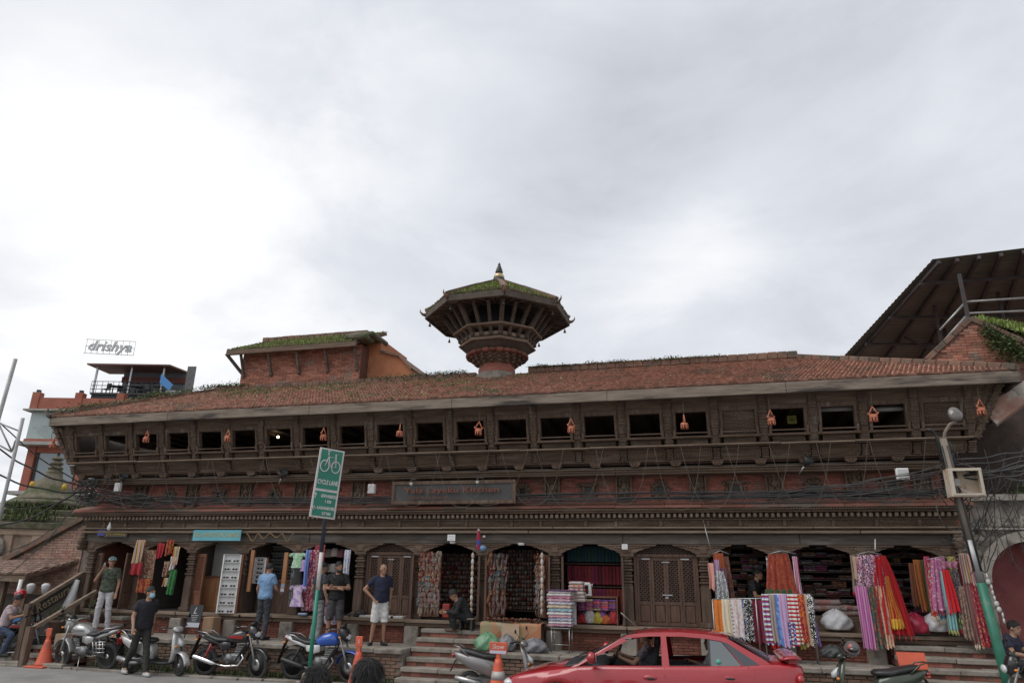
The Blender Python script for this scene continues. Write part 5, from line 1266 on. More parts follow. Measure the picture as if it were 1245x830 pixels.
# stack of bed covers on a steel stool, bay 8 left
x0 = wy(683, 760, -.55).x
t = thing('steel_stool', 'thin legged steel stool under a bundle of bed covers', 'stool', (x0, -.55, PZ))
MB().box((0, 0, .47), (.42, .36, .02)).build('seat', steel, t)
for sx_ in (-1, 1):
    for sy_ in (-1, 1): MB().tube([(sx_*.19, sy_*.16, .47), (sx_*.19, sy_*.17, 0)], .011, 6).build('leg', steel, t)
MB().tube([(-.19, -.165, .15), (.19, -.165, .15)], .008, 6).build('stretcher', steel, t)
bedc = [(.45, .2, .28), (.55, .5, .52), (.3, .32, .42), (.52, .25, .3), (.58, .56, .56), (.22, .36, .42), (.5, .38, .25), (.45, .42, .5), (.5, .3, .38), (.45, .12, .2), (.6, .55, .55), (.64, .63, .64)]
z = PZ+.50
for k, c in enumerate(bedc):
    h = random.uniform(.045, .072); o = MB().box((0, 0, 0), (.52+random.uniform(-.03, .03), .40, h-.004), b=h*.34).build('bed_cover', FAB('f_bed%d' % k, 'floral', [c, tuple(x*.8 for x in c), (.6, .57, .57)], 18, 40), None, (x0-.01+random.uniform(-.015, .015), -.56, z+h/2)); z += h
    o.rotation_euler = (0, 0, random.uniform(-.06, .06)); tag(o, ('bottom', 'second lowest', 'third lowest', 'fourth lowest', 'fifth lowest', 'sixth lowest', 'sixth highest', 'fifth highest', 'fourth highest', 'third highest', 'second highest', 'topmost')[k]+' folded bed cover of the bundle on the steel stool', 'bed cover', 'bed covers bundled on the stool')
o = MB().box((0, 0, 0), (.60, .44, .02), b=.004).build('striped_cloth', FAB('f_purpred', 'vstripe', [c_navy, c_dred, c_pur], 20, 1), None, (x0, -.56, z+.012)); tag(o, 'dark striped cloth topping the bed cover bundle', 'cloth')
z = 1.18+.50; x1 = x0+.28
for k in range(6):
    h = .07; o = MB().box((0, 0, 0), (.40-.02*k, .34, h-.006), b=.022).build('folded_shawl', FAB('f_sh%d' % k, 'floral', [[(.5, .4, .36)], [(.42, .32, .28)], [(.5, .46, .44)], [(.3, .08, .1)], [(.55, .16, .06)], [(.45, .42, .42)]][k]+[(.4, .33, .3), (.5, .44, .42)], 20, 30), None, (x1, -.22, z+h*k)); tag(o, 'folded shawl in the small pile beside the sewing machine', 'shawl', 'shawl pile at the textile shop')
# bay 8 shelves of red textiles
a, b = bay(8)
shelf_cols = [(.16, .012, .022), (.22, .015, .03), (.10, .008, .03), (.26, .03, .03), (.14, .01, .06), (.07, .01, .05), (.2, .02, .07)]
tealc = [(.01, .06, .07), (.01, .045, .06), (.015, .07, .055), (.02, .05, .08)]
for r, (z0, z1) in enumerate(((2.48, 2.86), (1.98, 2.42), (1.30, 1.92))):
    t = thing('shelf_of_shawls', ('top shelf of teal shawls hanging in the textile shop', 'middle shelf of red shawls hanging in the textile shop', 'bottom row of red and purple shawls in the textile shop')[r], 'shelf', (0, 0, 0))
    MB().bb(a, b, .62, .95, z0-.04, z0-.02).build('board', wood_door, t)
    n = 16
    for k in range(n):
        c = random.choice(tealc if r == 0 else shelf_cols); x = lerp(a+.04, b-.04, (k+.5)/n)
        MB().box((0, 0, 0), ((b-a)/n*.92, .10, z1-z0-.02), b=.02).build('shawl', FAB('f_shelf_%d_%d' % (r, k % 8), 'plain', [c, tuple(q*.6 for q in c)]), t, (x, .66+random.uniform(-.02, .02), (z0+z1)/2))
t = thing('shop_counter', 'open fronted counter of folded textiles at the textile shop', 'counter', (0, 0, 0)); xa, xb = X0(702, 0), X0(750, 0)
MB().bb(xa, xb, -.02, .35, ZF+.55, ZF+.58).build('top', wood_red, t); MB().bb(xb-.03, xb, -.02, .35, ZF, ZF+.55).build('side', wood_red, t); MB().bb(xa, xb, .32, .35, ZF, ZF+.55).build('back', wood_door, t)
MB().bb(xa-.12, xa-.03, -.06, .0, ZF-.05, ZF+.60).build('white_panel', paper, t)
fc = [(.3, .06, .2), (.42, .4, .2), (.25, .35, .33), (.35, .1, .12), (.2, .04, .15), (.4, .12, .05), (.3, .25, .3), (.12, .04, .2), (.5, .05, .05), (.45, .4, .1)]
for k in range(5):
    for j in range(5):
        c = random.choice(fc); o = MB().box((0, 0, 0), ((xb-xa)/5-.01, .24, .05), b=.016).build('folded_cloth', FAB('f_fold%d' % random.randrange(14), 'floral', [c, tuple(x*.7 for x in c), (.35, .2, .25)], 30, 40), None, (lerp(xa, xb-.03, (k+.5)/5), .1+random.uniform(-.02, .02), ZF+.31+.045*j)); o.rotation_euler = (0, random.uniform(-.05, .05), 0); tag(o, 'small folded cloth on the counter shelf under the red shawls', 'cloth', 'folded cloths in the textile counter')
for k in range(9):
    c = [(.4, .02, .03), (.25, .2, .45), (.55, .5, .5), (.03, .03, .04), (.5, .42, .06), (.3, .1, .35), (.5, .12, .03), (.04, .03, .06), (.45, .03, .04)][k]
    o = sack('crumpled bright cloth heaped on the floor of the textile counter', (lerp(xa+.08, xb-.1, k/8), .08+.05*(k % 2), ZF+.01), (.12, .10, .20+.06*(k % 3)), FAB('f_heap%d' % k, 'plain', [c, tuple(x*.6 for x in c)]), 30+k); o.name = 'crumpled_cloth'; o['category'] = 'cloth'; o['group'] = 'heap in the textile counter'
t = thing('sewing_machine', 'white sewing machine standing on the textile counter', 'sewing machine', (X0(711, .1), .12, ZF+.58))
MB().box((0, 0, .02), (.30, .14, .04), b=.01).build('bed', white, t); MB().box((.11, 0, .14), (.07, .10, .22), b=.02).build('pillar', white, t); MB().box((-.01, 0, .25), (.26, .09, .07), b=.02).build('arm', white, t); MB().box((-.11, 0, .17), (.05, .07, .14), b=.015).build('head', white, t)
m = MB(); m.lathe([(.0, 0), (.06, 0), (.06, .02), (0, .02)], 14, mat=Matrix.Translation((.155, 0, .22)) @ Matrix.Rotation(math.pi/2, 4, 'Y')); m.build('handwheel', steel, t)
# dim cloth shelves in bays 10-12
for k in (10, 11, 12):
    t = thing('cloth_shelves', 'dark shelves stacked with folded cloth at the back of shop bay %s' % ('behind the seated shopkeeper', 'behind the white bag', 'behind the dupattas')[k-10], 'shelf'); a, b = bay(k); ms = [MB() for _ in range(8)]
    for r in range(11):
        z = ZF+.05+r*.16; MB().bb(a, b, .8, 1.2, z-.025, z-.01).build('shelf', wood_door, t)
        x = a+.03
        while x < b-.1:
            w_ = random.uniform(.14, .30)
            for j in range(random.randint(1, 3)): ms[random.randrange(8)].box((x+w_/2, .95+random.uniform(-.04, .04), z+.02+.042*j), (w_-.012, .26, .038), b=.012)
            x += w_
    for i, c in enumerate([(.16, .03, .03), (.2, .15, .12), (.07, .05, .06), (.22, .1, .05), (.12, .12, .13), (.18, .04, .1), (.1, .06, .04), (.22, .2, .19)]): ms[i].build('folded_cloths', FAB('f_dk%d' % i, 'floral', [c, tuple(q*.6 for q in c), tuple(min(1, q*1.5) for q in c)], 20, 40), t, kind='stuff')
# piles of cloth on the sill of bays 10-12
for k in range(16):
    x = lerp(X0(985, .2), X0(1048, .2), (k % 8)/8); c = [(.3, .27, .26), (.22, .16, .14), (.35, .1, .08), (.28, .24, .22)][k % 4]
    o = MB().box((0, 0, 0), (.34, .3, .10), b=.035).build('folded_shawl', FAB('f_pile%d' % (k % 4), 'hstripe', [c, tuple(q*.6 for q in c), (.3, .2, .18)], 1, 40), None, (x, .3, ZF+.35+.105*(k//8)+.1*((k % 8) < 4))); o.rotation_euler = (0, random.uniform(-.12, .12), random.uniform(-.2, .2)); tag(o, 'folded shawl heaped on the bench by the white plastic bag', 'shawl', 'shawls heaped on the bench')
MB().bb(X0(985, .2)-.2, X0(1048, .2)+.3, .1, .55, ZF, ZF+.30).build('bench', wood, house)
random.seed(5)
# ================================================================== CLAY BELLS, SIGNS, LAMPS, CABLES
def clay_bell():
    t = MB(); t.tube([(0, 0, 0), (0, 0, -.45)], .007, 6)
    c = MB()
    for s_ in (-1, 1): c.tube([(0, 0, -.45), (s_*.10, 0, -.66)], [.014, .02], 6)
    c.tube([(-.13, 0, -.62), (-.08, 0, -.68), (.08, 0, -.68), (.13, 0, -.62)], [.012, .03, .03, .012], 6)
    c.lathe([(.0, -.69), (.085, -.70), (.10, -.74), (.095, -.78), (.0, -.78)], 12)
    legs = []
    for k in range(7): a = 6.283*k/7; legs.append((.075*math.cos(a), .075*math.sin(a)))
    for (x_, y_) in legs: c.tube([(x_, y_, -.77), (x_*1.08, y_*1.08, -.87)], [.022, .017], 6)
    return t.mesh('string', string_m), c.mesh('bell_body', terracotta)
sm1, cm1 = clay_bell()
bells = [(70, 524), (182, 516), (280, 514), (395, 511), (488, 506), (584, 503), (694, 499), (830, 493), (933, 487), (1058, 482), (1187, 473)]
bl_lab = ['orange clay bell hanging off the left roof corner', 'clay bell hanging in front of the third window from the flared corner', 'clay bell hanging between windows left of the cycle sign', 'clay bell hanging right above the cycle lane sign', 'clay bell hanging above the left end of the kitchen sign', 'clay bell hanging above the second k of the kitchen sign', 'clay bell hanging beside the window with the green reflection', 'clay bell hanging two windows left of the lattice shutter', 'clay bell hanging beside the window with a yellow notice', 'clay bell hanging left of the second last open window', 'clay bell hanging at the right roof corner beside the street lamp']
for (px_, py_), lb in zip(bells, bl_lab):
    p = wy(px_, py_-8, -1.20); p.z = min(p.z, EZ-.06)
    t = thing('clay_bell', lb, 'ornament', p, 0, 'clay bells under the eaves'); t.rotation_euler = (0, random.uniform(-.06, .06), random.uniform(0, 3))
    zs = (p.z-wy(px_, py_+18, -1.2).z)/.87; t.scale = (.82, .82, max(.75, min(1.05, zs*.95)))
    link('string', sm1, t); link('bell_body', cm1, t)
# --- signboards
def board(name, label, x0, x1, y0, y1, Y, mat, frame=None, thick=.03, tilt=0.0):
    a, b = wy(x0, (y0+y1)/2, Y), wy(x1, (y0+y1)/2, Y); zt, zb_ = wy((x0+x1)/2, y0, Y).z, wy((x0+x1)/2, y1, Y).z
    c = Vector(((a.x+b.x)/2, Y, (zt+zb_)/2)); t = thing(name, label, 'sign', c); w_, h = b.x-a.x, zt-zb_
    MB().box((0, 0, 0), (w_, thick, h), b=.004).build('board', mat, t)
    if frame:
        f_, fm = frame
        for (cx, cz, dx, dz) in ((0, h/2+f_/2, w_+2*f_, f_), (0, -h/2-f_/2, w_+2*f_, f_), (-w_/2-f_/2, 0, f_, h), (w_/2+f_/2, 0, f_, h)):
            MB().box((cx, -.01, cz), (dx, thick+.03, dz), b=.008).build('frame', fm, t)
    if tilt: t.rotation_euler = (tilt, 0, 0)
    return t, w_, h
FM = face_m((0, 0, 0), (1, 0, 0), (0, 0, 1))
def lines(t, yoff, items):
    for (s_, x_, z_, size, mat, sx, al) in items:
        text('lettering', s_, mat, t, face_m((x_, yoff, z_), (1, 0, 0), (0, 0, 1)), size, .004, sx, al)
turq = M('turquoise_sign_paint', (.10, .36, .44), (.14, .42, .50), 3, .5, c3=(.2, .45, .5), f3=.35, s3=4); gold_p = M('faded_yellow_paint', (.50, .42, .16), (.42, .36, .15), 9, .7)
t, w_, h = board('shop_sign', 'turquoise shop sign with yellow lettering above the money exchange', 235, 293, 644, 657, -.26, turq)
lines(t, -.018, [('YALA MONEY EXCHANGE', 0, 0.005, h*.62, gold_p, w_*.95/(h*.62*11.6), 'CENTER')])
slate = M('slate_sign_face', (.040, .040, .040), (.060, .058, .056), 2, .55); rustl = M('rust_red_letters', (.25, .075, .036), (.18, .055, .03), 8, .7)
t, w_, h = board('restaurant_sign', 'large dark slate sign with rust red raised lettering in carved frame', 481, 623, 588.5, 608, -.50, slate, (.085, wood_post))
lines(t, -.035, [('Yala Layeku Kitchen', -.02, h*.12, h*.52, rustl, w_*.90/(h*.52*9.0), 'CENTER'), ('Mikosi  Bazar  Dwan   Ph ............', -w_*.36, -h*.34, h*.20, rustl, 1.3, 'LEFT')])
for s_ in t.children:
    if s_.name.startswith('lettering'): s_.scale = (1, 2.2, 1)
yel = M('entrance_yellow', (.42, .30, .03), None, rough=.7)
t, w_, h = board('entrance_sign', 'dark lintel board with yellow ENTRANCE lettering', 128, 155, 643.5, 652.5, -.12, wood_beam)
lines(t, -.018, [('ENTRANCE', 0, 0, h*.85, yel, w_*.92/(h*.85*5.6), 'CENTER')])
t, w_, h = board('blue_plate', 'small blue plate beside the entrance lettering', 119, 128, 643, 651, -.13, M('blue_plate_paint', (.04, .06, .26), None, rough=.4)); lines(t, -.018, [('ल', 0, 0, h*.6, paper, 1, 'CENTER')]) if False else MB().box((0, -.018, 0), (w_*.6, .004, h*.12)).build('white_stripe', paper, t)
for (x0, x1, y0, y1, Y, lb) in ((544, 553.5, 649.5, 657, -.2, 'white paper notice on the beam above the slipper shop'), (756, 763, 661, 667.5, -.1, 'small white notice on the bracket beside the large lattice door'), (587, 590, 650.5, 653, -.12, 'tiny white label on the beam near the flag')):
    t, w_, h = board('paper_notice', lb, x0, x1, y0, y1, Y, paper, thick=.008)
    for k in range(3): MB().box((0, -.006, h*(.25-.25*k)), (w_*.7, .002, h*.06)).build('print_line', M('faint_print', (.4, .4, .42), None), t)
for k, (px_, py_) in enumerate(((551, 659), (634, 661))):
    t = thing('round_lamp', 'round white ceiling lamp under the arch of the %s slipper shop' % ('first', 'second')[k], 'lamp', wy(px_, py_, .0)); MB().lathe([(.0, -.035), (.07, -.03), (.085, 0), (.0, .0)], 16).build('diffuser', white, t); MB().lathe([(.09, .0), (.09, .02), (0, .02)], 16).build('base', white, t)
# flag on the beam
t = thing('flag', 'small furled crimson and blue flag on a stick at the slipper shops', 'flag', wy(580, 668, -.35))
L_ = wy(580, 642, -.35).z-wy(580, 668, -.35).z
MB().tube([(-.02, 0, -.05), (.0, 0, L_)], .010, 6).build('stick', wood_pale, t)
m = MB(); m.grid(lambda u, v: Vector(((.03+.07*(1-v)*v*2)*math.cos(u*6.283)*(.6+.4*(1-v))+.03, .03*math.sin(u*6.283), lerp(0, L_*.97, v))), 12, 8, closeu=True); m.build('cloth', FAB('f_flagr', 'hstripe', [(.30, .012, .04), (.05, .06, .28), (.30, .012, .04), (.30, .012, .04), (.5, .45, .46), (.30, .012, .04)], 1, 1.6), t)
m = MB(); m.ball((0, 0, 0), (.09, .08, .07), 10); o = m.build('blue_bag', M('blue_polythene', (.12, .24, .42), (.2, .32, .5), 14, .4), None, wy(587, 666, -.3)); tag(o, 'crumpled blue polythene bag on the door top by the flag', 'bag')
# flood lights and cameras on the jetty
def spot(px_, py_, lb, Y=-.7):
    t = thing('bulb_lamp', lb, 'lamp', wy(px_, py_, Y)); MB().bar((0, .05, .12), (.12, -.0, .10), .05, .03).build('arm', darkmet, t); MB().ball((0, 0, 0), .045, 10).build('bulb', M('frosted_bulb', (.45, .45, .44), None, rough=.3), t); MB().tube([(0, 0, .04), (0, 0, .10)], .025, 8).build('socket', darkmet, t)
spot(500, 588, 'clear bulb lamp over the left half of the kitchen sign'); spot(580.5, 586, 'clear bulb lamp over the right half of the kitchen sign')
def box_light(px_, py_, lb, w_=.2, Y=-.6, mat=white):
    t = thing('wall_box', lb, 'box', wy(px_, py_, Y)); MB().box((0, 0, 0), (w_, .10, .22), b=.01).build('casing', mat, t); MB().box((0, -.052, 0), (w_*.8, .006, .17)).build('cover', M('dull_white_cover', (.5, .5, .49), None, rough=.5), t); return t
box_light(143.5, 592, 'white junction box tangled in cables at left end of the brick band', .17); box_light(452, 594, 'square white box on the brick band left of kitchen sign', .17); box_light(1097, 576, 'white junction box hung on cables near the street lamp', .22, -1.2)
for px_, py_, lb in ((148, 585, 'drooping loudspeaker horn at the left end of the jetty'), (342, 581, 'loudspeaker horn under the jetty near the cycle sign'), (978, 566, 'grey loudspeaker under the jetty by the right rosette')):
    t = thing('loudspeaker', lb, 'loudspeaker', wy(px_, py_, -.62)); t.rotation_euler = (R_(25), R_(35), 0); MB().lathe([(.03, 0), (.05, .08), (.11, .20), (.12, .20), (.06, .06), (.0, -.02)], 14, smooth=True).build('horn', darkmet, t); MB().tube([(0, 0, 0), (0, 0, -.22)], .02, 6).build('bracket', steel, t)
t = thing('bird', 'white pigeon sized ornament hanging above the entrance', 'ornament', wy(133, 640, -.4)); MB().lathe([(0, -.10), (.045, -.07), (.055, -.02), (.03, .05), (.008, .12), (0, .125)], 12).build('drop', white, t)
t.name = 'white_drop_ornament'; t['label'] = 'white drop shaped ornament hanging above the entrance'
# dried garland
pts = []
for k in range(41):
    u = k/40; px_ = lerp(300, 357, u); py_ = 648+10*abs(math.sin(u*math.pi*4.0))**1.5*(0.7+.3*math.sin(u*9)); pts.append(wy(px_, py_, -.28))
o = MB().tube(pts, .018, 6).build('garland', M('dried_garland', (.16, .09, .05), (.24, .15, .08), 20, .9, .8, 60)); tag(o, 'dried brown garland looped over the sunglasses shop arch', 'garland')
# strings looping down from the ledge
rs = random.Random(3)
def loop(pts_, r, mat, name, label, cat, group=None):
    o = MB().tube(pts_, r, 5).build(name, mat); return tag(o, label, cat, group)
sx = [(75, 140), (140, 200), (205, 262), (262, 330), (320, 395), (382, 470), (470, 540), (535, 600), (548, 640), (610, 690), (650, 740), (720, 790), (790, 850), (830, 905), (880, 960), (935, 1010), (990, 1060), (1050, 1130)]
for k, (xa, xb) in enumerate(sx):
    a = wy(xa+rs.uniform(-6, 6), 553-.03*(xa-60), -.88); b = wy(xb-rs.uniform(-2, 8), 553-.03*(xb-60), -.88); low = wy((xa+xb)/2, 622-rs.uniform(0, 9), -.62).z
    a.z = b.z = ZL; n = 20; pts_ = []
    for i in range(n+1):
        u = i/n; q = (2*u-1)**4; pts_.append(Vector((lerp(a.x, b.x, .5+.5*(2*u-1)*(.25+.75*abs(2*u-1)**.6) if False else u), -.72-.14*q, lerp(low, ZL, abs(2*u-1)**2.6))))
    loop(pts_, .0045, string_m, 'hanging_string', 'thin pale light string looping down from the window ledge', 'string', 'strings looping from the ledge')
# bundles of black cable along the brick band
def cable(p, q, sag, r=.012, label=None, n=24, wob=.02, grp='cables along the facade', nm='cable'):
    p, q = Vector(p), Vector(q); f1, f2 = rs.uniform(4, 9), rs.uniform(9, 17)
    pts_ = [p.lerp(q, i/n)+Vector((0, wob*.5*math.sin(f2*i/n), -sag*4*(i/n)*(1-i/n)+wob*math.sin(f1*6.28*i/n/3)*math.sin(math.pi*i/n))) for i in range(n+1)]
    return loop(pts_, r, cable_m, nm, label, 'cable', grp)
for k in range(11):
    xa = XL+rs.uniform(-.2, 1.5); xb = XR-rs.uniform(-.1, .8); z = 3.75+rs.uniform(-.03, .10)
    cable((xa, -.42-rs.uniform(0, .06), z+rs.uniform(0, .12)), (xb, -.42-rs.uniform(0, .06), z+rs.uniform(0, .10)), rs.uniform(-.02, .06), rs.choice((.008, .011, .016)), 'black cable strung along the weathering course below the brick band', 60, .03)
for k in range(16):    # rising to the pole on the right
    xa = rs.uniform(4.0, 8.3); cable((xa, -.46, 3.80+rs.uniform(-.05, .12)), wy(1160+rs.uniform(-8, 8), 570+rs.uniform(-20, 30), -1.7), rs.uniform(.0, .25), rs.choice((.006, .008, .011)), 'black service cable rising from the facade to the wooden pole', 24, .03, 'cables to the wooden pole')
for k in range(12):    # left bundle fanning to the corner
    a = wy(rs.uniform(85, 115), 560+rs.uniform(20, 55), -.7); b = Vector((XL+rs.uniform(.8, 4.5), -.45, 3.80+rs.uniform(-.03, .25)))
    cable(a, b, rs.uniform(.02, .2), rs.choice((.010, .014, .018)), 'thick black cable swinging round the left corner of the house', 24, .05, 'cables at the left corner')
for k in range(9):     # coils at the left corner
    c = wy(105+rs.uniform(-8, 14), 598+rs.uniform(-8, 8), -.65); rr = rs.uniform(.16, .38); tl = rs.uniform(-.4, .4); pts_ = [c+Vector((rr*math.cos(6.283*i/20), .1*math.sin(6.283*i/20+tl), .6*rr*math.sin(6.283*i/20)+tl*rr*math.cos(6.283*i/20))) for i in range(20)]
    o = MB().tube(pts_, rs.choice((.012, .018)), 5, closed=True).build('cable_coil', cable_m); tag(o, 'coil of black cable bunched at the left corner of the house', 'cable', 'cable coils at the left corner')
for k in range(7):     # crossing from the left mast
    a = wd(-15, 500+35*k, 17); b = wy(105+rs.uniform(-5, 15), 590+rs.uniform(-10, 12), -.7); cable(a, b, rs.uniform(.1, .5), rs.choice((.010, .016, .022)), 'cable crossing the sky from the lattice mast to the house corner', 24, .02, 'cables from the mast')
# --- utility pole, right
pb = wz(1216, 815, .0); pb = Vector((9.78, -1.62, 0)); ptop = wy(1146, 533, -1.72)
pole = thing('utility_pole', 'leaning wooden utility pole painted green at its foot', 'pole', pb)
D = ptop-pb
woodpole = M('grey_pole_wood', (.17, .14, .115), (.25, .21, .175), 5, .85, .5, 30, (3, 3, .3)); greenp = M('green_pole_paint', (.02, .13, .085), (.03, .17, .11), 6, .5, c3=(.25, .12, .08), f3=.33, s3=6)
MB().tube([D*0, D*.2, D*.46], [.088, .082, .076], 16).build('green_foot', greenp, pole)
MB().tube([D*.4585, D*.62], [.075, .072], 16).build('grey_band', galv, pole)
MB().tube([D*.615, D*.8, D], [.078, .072, .065], 12).build('shaft', woodpole, pole)
for k in range(3): a = 2.0+k*1.6; MB().tube([D*.5+Vector((.07*math.cos(a), .07*math.sin(a), 0)), D*.97+Vector((.07*math.cos(a), .08*math.sin(a), 0))], .022, 6).build('conduit', darkmet, pole)
MB().tube([D*.98+Vector((-.09, 0, -.35)), D+Vector((-.10, -.02, .05)), D+Vector((-.17, -.05, .16)), D+Vector((-.25, -.06, .17))], .028, 8).build('conduit_bend', darkmet, pole)
ln = thing('street_lamp', 'grey street lamp head above the wooden utility pole', 'lamp', ptop)
hd = wy(1161, 504, -1.9)-ptop
MB().tube([(0, 0, -.1), (.06, 0, .12), hd*.6, hd-Vector((0, 0, .12))], .03, 8).build('arm', woodpole, ln)
M4 = Matrix.Translation(hd) @ Matrix.Rotation(R_(72), 4, 'X')
m = MB(); m.lathe([(0, -.06), (.075, -.05), (.108, 0), (.12, .025)], 20, mat=M4, sy=1.25); m.build('housing', galv, ln)
m = MB(); m.lathe([(.118, .023), (.108, .045), (.06, .07), (0, .08)], 20, mat=M4, sy=1.25); m.build('lens', M('lamp_lens', (.12, .105, .095), None, rough=.2, coat=.5), ln)
eb = thing('electric_box', 'open rusty metal meter box fixed to the wooden pole', 'box', wy(1174, 586, -1.95)); ru = M('rusty_cream_metal', (.52, .45, .36), (.45, .36, .27), 5, .6, .2, c3=(.30, .11, .04), f3=.40, s3=3)
w_, h = .50, .46; MB().bb(-w_/2, w_/2, .20, .22, -h/2, h/2).build('back', ru, eb)
for (a, b, c, d, nm) in ((-w_/2-.02, -w_/2, -h/2, h/2, 'side'), (w_/2, w_/2+.02, -h/2, h/2, 'side'), (-w_/2-.02, w_/2+.02, h/2, h/2+.02, 'top'), (-w_/2-.02, w_/2+.02, -h/2-.02, -h/2, 'bottom')): MB().bb(a, b, -.05, .22, c, d).build(nm, ru, eb)
for (a, b, c, d) in ((-w_/2, -w_/2+.05, -h/2, h/2), (w_/2-.03, w_/2, -h/2, h/2), (-w_/2+.05, w_/2-.03, h/2-.03, h/2), (-w_/2+.05, w_/2-.03, -h/2, -h/2+.03)): MB().bb(a, b, -.06, -.045, c, d).build('door_frame', M('cream_metal', (.50, .45, .37), (.42, .37, .3), 6, .5), eb)
MB().box((-.08, .17, .02), (.10, .05, .14), b=.01).build('meter', plaster_w, eb); MB().tube([(-.08, .15, -.06), (-.02, .10, -.14), (.1, .12, -.17), (.16, .14, -.20)], .006, 5).build('wire', white, eb)
# tangle of wires right of the pole
for k in range(34):
    c = wy(rs.uniform(1150, 1235), rs.uniform(545, 690), rs.uniform(-1.7, -1.0)); d = wy(rs.uniform(1140, 1260), rs.uniform(535, 700), rs.uniform(-1.8, -.8))
    cable(c, d, rs.uniform(.05, .5), rs.choice((.005, .007, .009)), 'thin wire in the tangle beside the wooden pole', 16, .06, 'wires tangled at the pole')
for k in range(9):
    a = wy(1160, 562+rs.uniform(-10, 25), -1.7); b = wy(1290, 540+rs.uniform(-5, 60), -2.2); cable(a, b, rs.uniform(0, .15), rs.choice((.01, .014, .02)), 'cable running from the wooden pole past the gateway', 16, .02, 'cables past the gateway')
for k in range(5):
    c = wy(1156+rs.uniform(-6, 10), 600+rs.uniform(-30, 25), -1.62); rr = rs.uniform(.15, .3); o = MB().tube([c+Vector((rr*math.cos(6.283*i/20), .05*math.sin(i), rr*1.2*math.sin(6.283*i/20))) for i in range(20)], .01, 5, closed=True).build('cable_coil', cable_m); tag(o, 'loop of spare cable hung on the wooden pole', 'cable', 'cable loops on the pole')
# strings of bone/white charms on the pole
t = thing('charm_string', 'string of white ribbon bunches tied to the green pole', 'string', wy(1199, 700, -1.75))
for k in range(9): MB().ball((.02*k+rs.uniform(-.02, .02), 0, -.09*k), (.04 if k in (1, 5, 6) else .018, .03, .05), 7).build('ribbon', plaster_w, t)
# ================================================================== RIGHT NEIGHBOURS
gate = thing('stone_gateway', 'whitewashed stone gateway arch with a red door and carved reliefs', 'gateway')
GY = .15
gx0 = XR+.25; gx1 = gx0+5.4
acx = wy(1256, 690, GY).x; r0 = acx-wy(1201, 690, GY).x; azc = wy(1225, 690, GY).z-.28
zt = wy(1215, 618, GY).z+.15
m = MB()
# wall in front with arch hole: left pier, spandrels as a ring of wedge blocks
m.bb(gx0-.2, acx-r0-.16, GY, GY+.5, 0, zt)
m.bb(acx+r0+.16, gx1, GY, GY+.5, 0, zt); m.build('pier_wall', brick_old, gate)
n = 18
for k in range(n):
    a0, a1 = math.pi*k/n, math.pi*(k+1)/n
    q = [(r0*math.cos(a0), r0*math.sin(a0)), ((r0+.2)*math.cos(a0), (r0+.2)*math.sin(a0)), ((r0+.2)*math.cos(a1), (r0+.2)*math.sin(a1)), (r0*math.cos(a1), r0*math.sin(a1))]
    m = MB(); m.prism([(acx+x_, azc+z_) for x_, z_ in q][::-1], lambda a, b, t: Vector((a, t, b)), GY-.09-random.uniform(0, .01), GY+.3); m.build('arch_stone', stone_white, gate)
    y0 = azc+(r0+.2)*math.sin((a0+a1)/2); xa, xb = acx+(r0+.2)*math.cos(a0), acx+(r0+.2)*math.cos(a1)
    m = MB(); m.bb(min(xa, xb), max(xa, xb), GY+.01, GY+.4, azc+(r0+.19)*min(math.sin(a0), math.sin(a1))-.02, zt); m.build('spandrel', stone, gate)
for s_ in (-1, 1): MB().bb(acx+s_*(r0+.1)-.1, acx+s_*(r0+.1)+.1, GY-.06, GY+.3, 0, azc).build('jamb', stone_white, gate)
reddoor = M('faded_red_paint', (.20, .05, .05), (.26, .08, .075), 2.5, .8, .3, 20, c3=(.30, .14, .13), f3=.40, s3=2)
m = MB(); m.prism([(acx-r0+.01, 0)]+[(acx-(r0-.01)*math.cos(math.pi*k/16), azc+(r0-.01)*math.sin(math.pi*k/16)) for k in range(17)]+[(acx+r0-.01, 0)], lambda a, b, t: Vector((a, t, b)), GY+.55, GY+.6); m.build('red_door', reddoor, gate)
m = MB(); m.grid(lambda u, v: Vector((acx-(r0-.005)*math.cos(math.pi*u), lerp(GY+.3, GY+.56, v), azc+(r0-.005)*math.sin(math.pi*u))), 20, 1); m.build('arch_soffit', reddoor, gate)
for k in range(7):     # carved relief panels over the arch
    px_ = 1210+k*13; p = wy(px_, 652-5*(k > 1), GY-.05); 
    m = MB(); m.box((0, 0, 0), (.20, .08, .20), b=.01); m.ball((0, -.05, .03), (.05, .03, .055), 8); m.ball((0, -.05, -.05), (.07, .03, .04), 8); m.build('relief_panel', stone_white if k % 2 else stone, gate, (p.x, GY-.05, azc+r0+.36+.02*(k % 2)))
MB().bb(gx0-.1, gx1, GY-.16, GY+.4, zt, zt+.12).build('coping', stone_white, gate); MB().bb(gx0, gx1, GY-.10, GY+.4, azc+r0+.22, azc+r0+.26).build('string_course', stone_white, gate)
for k in range(10):
    m = MB(); q = wy(1150+k*4.5, 655+12*(k % 3), GY-.1); m.ball((q.x, GY-.06, q.z), (.12, .08, .10), 8); m.ball((q.x+.08, GY-.08, q.z+.1), (.06, .05, .08), 8); m.build('scroll_carving', stone, gate)
leaf_bank('gate_plants', (gx0+1.0, GY, zt+.1), (gx1, GY, zt+.15), 900, leafm, .2, .35, .10, parent=gate)
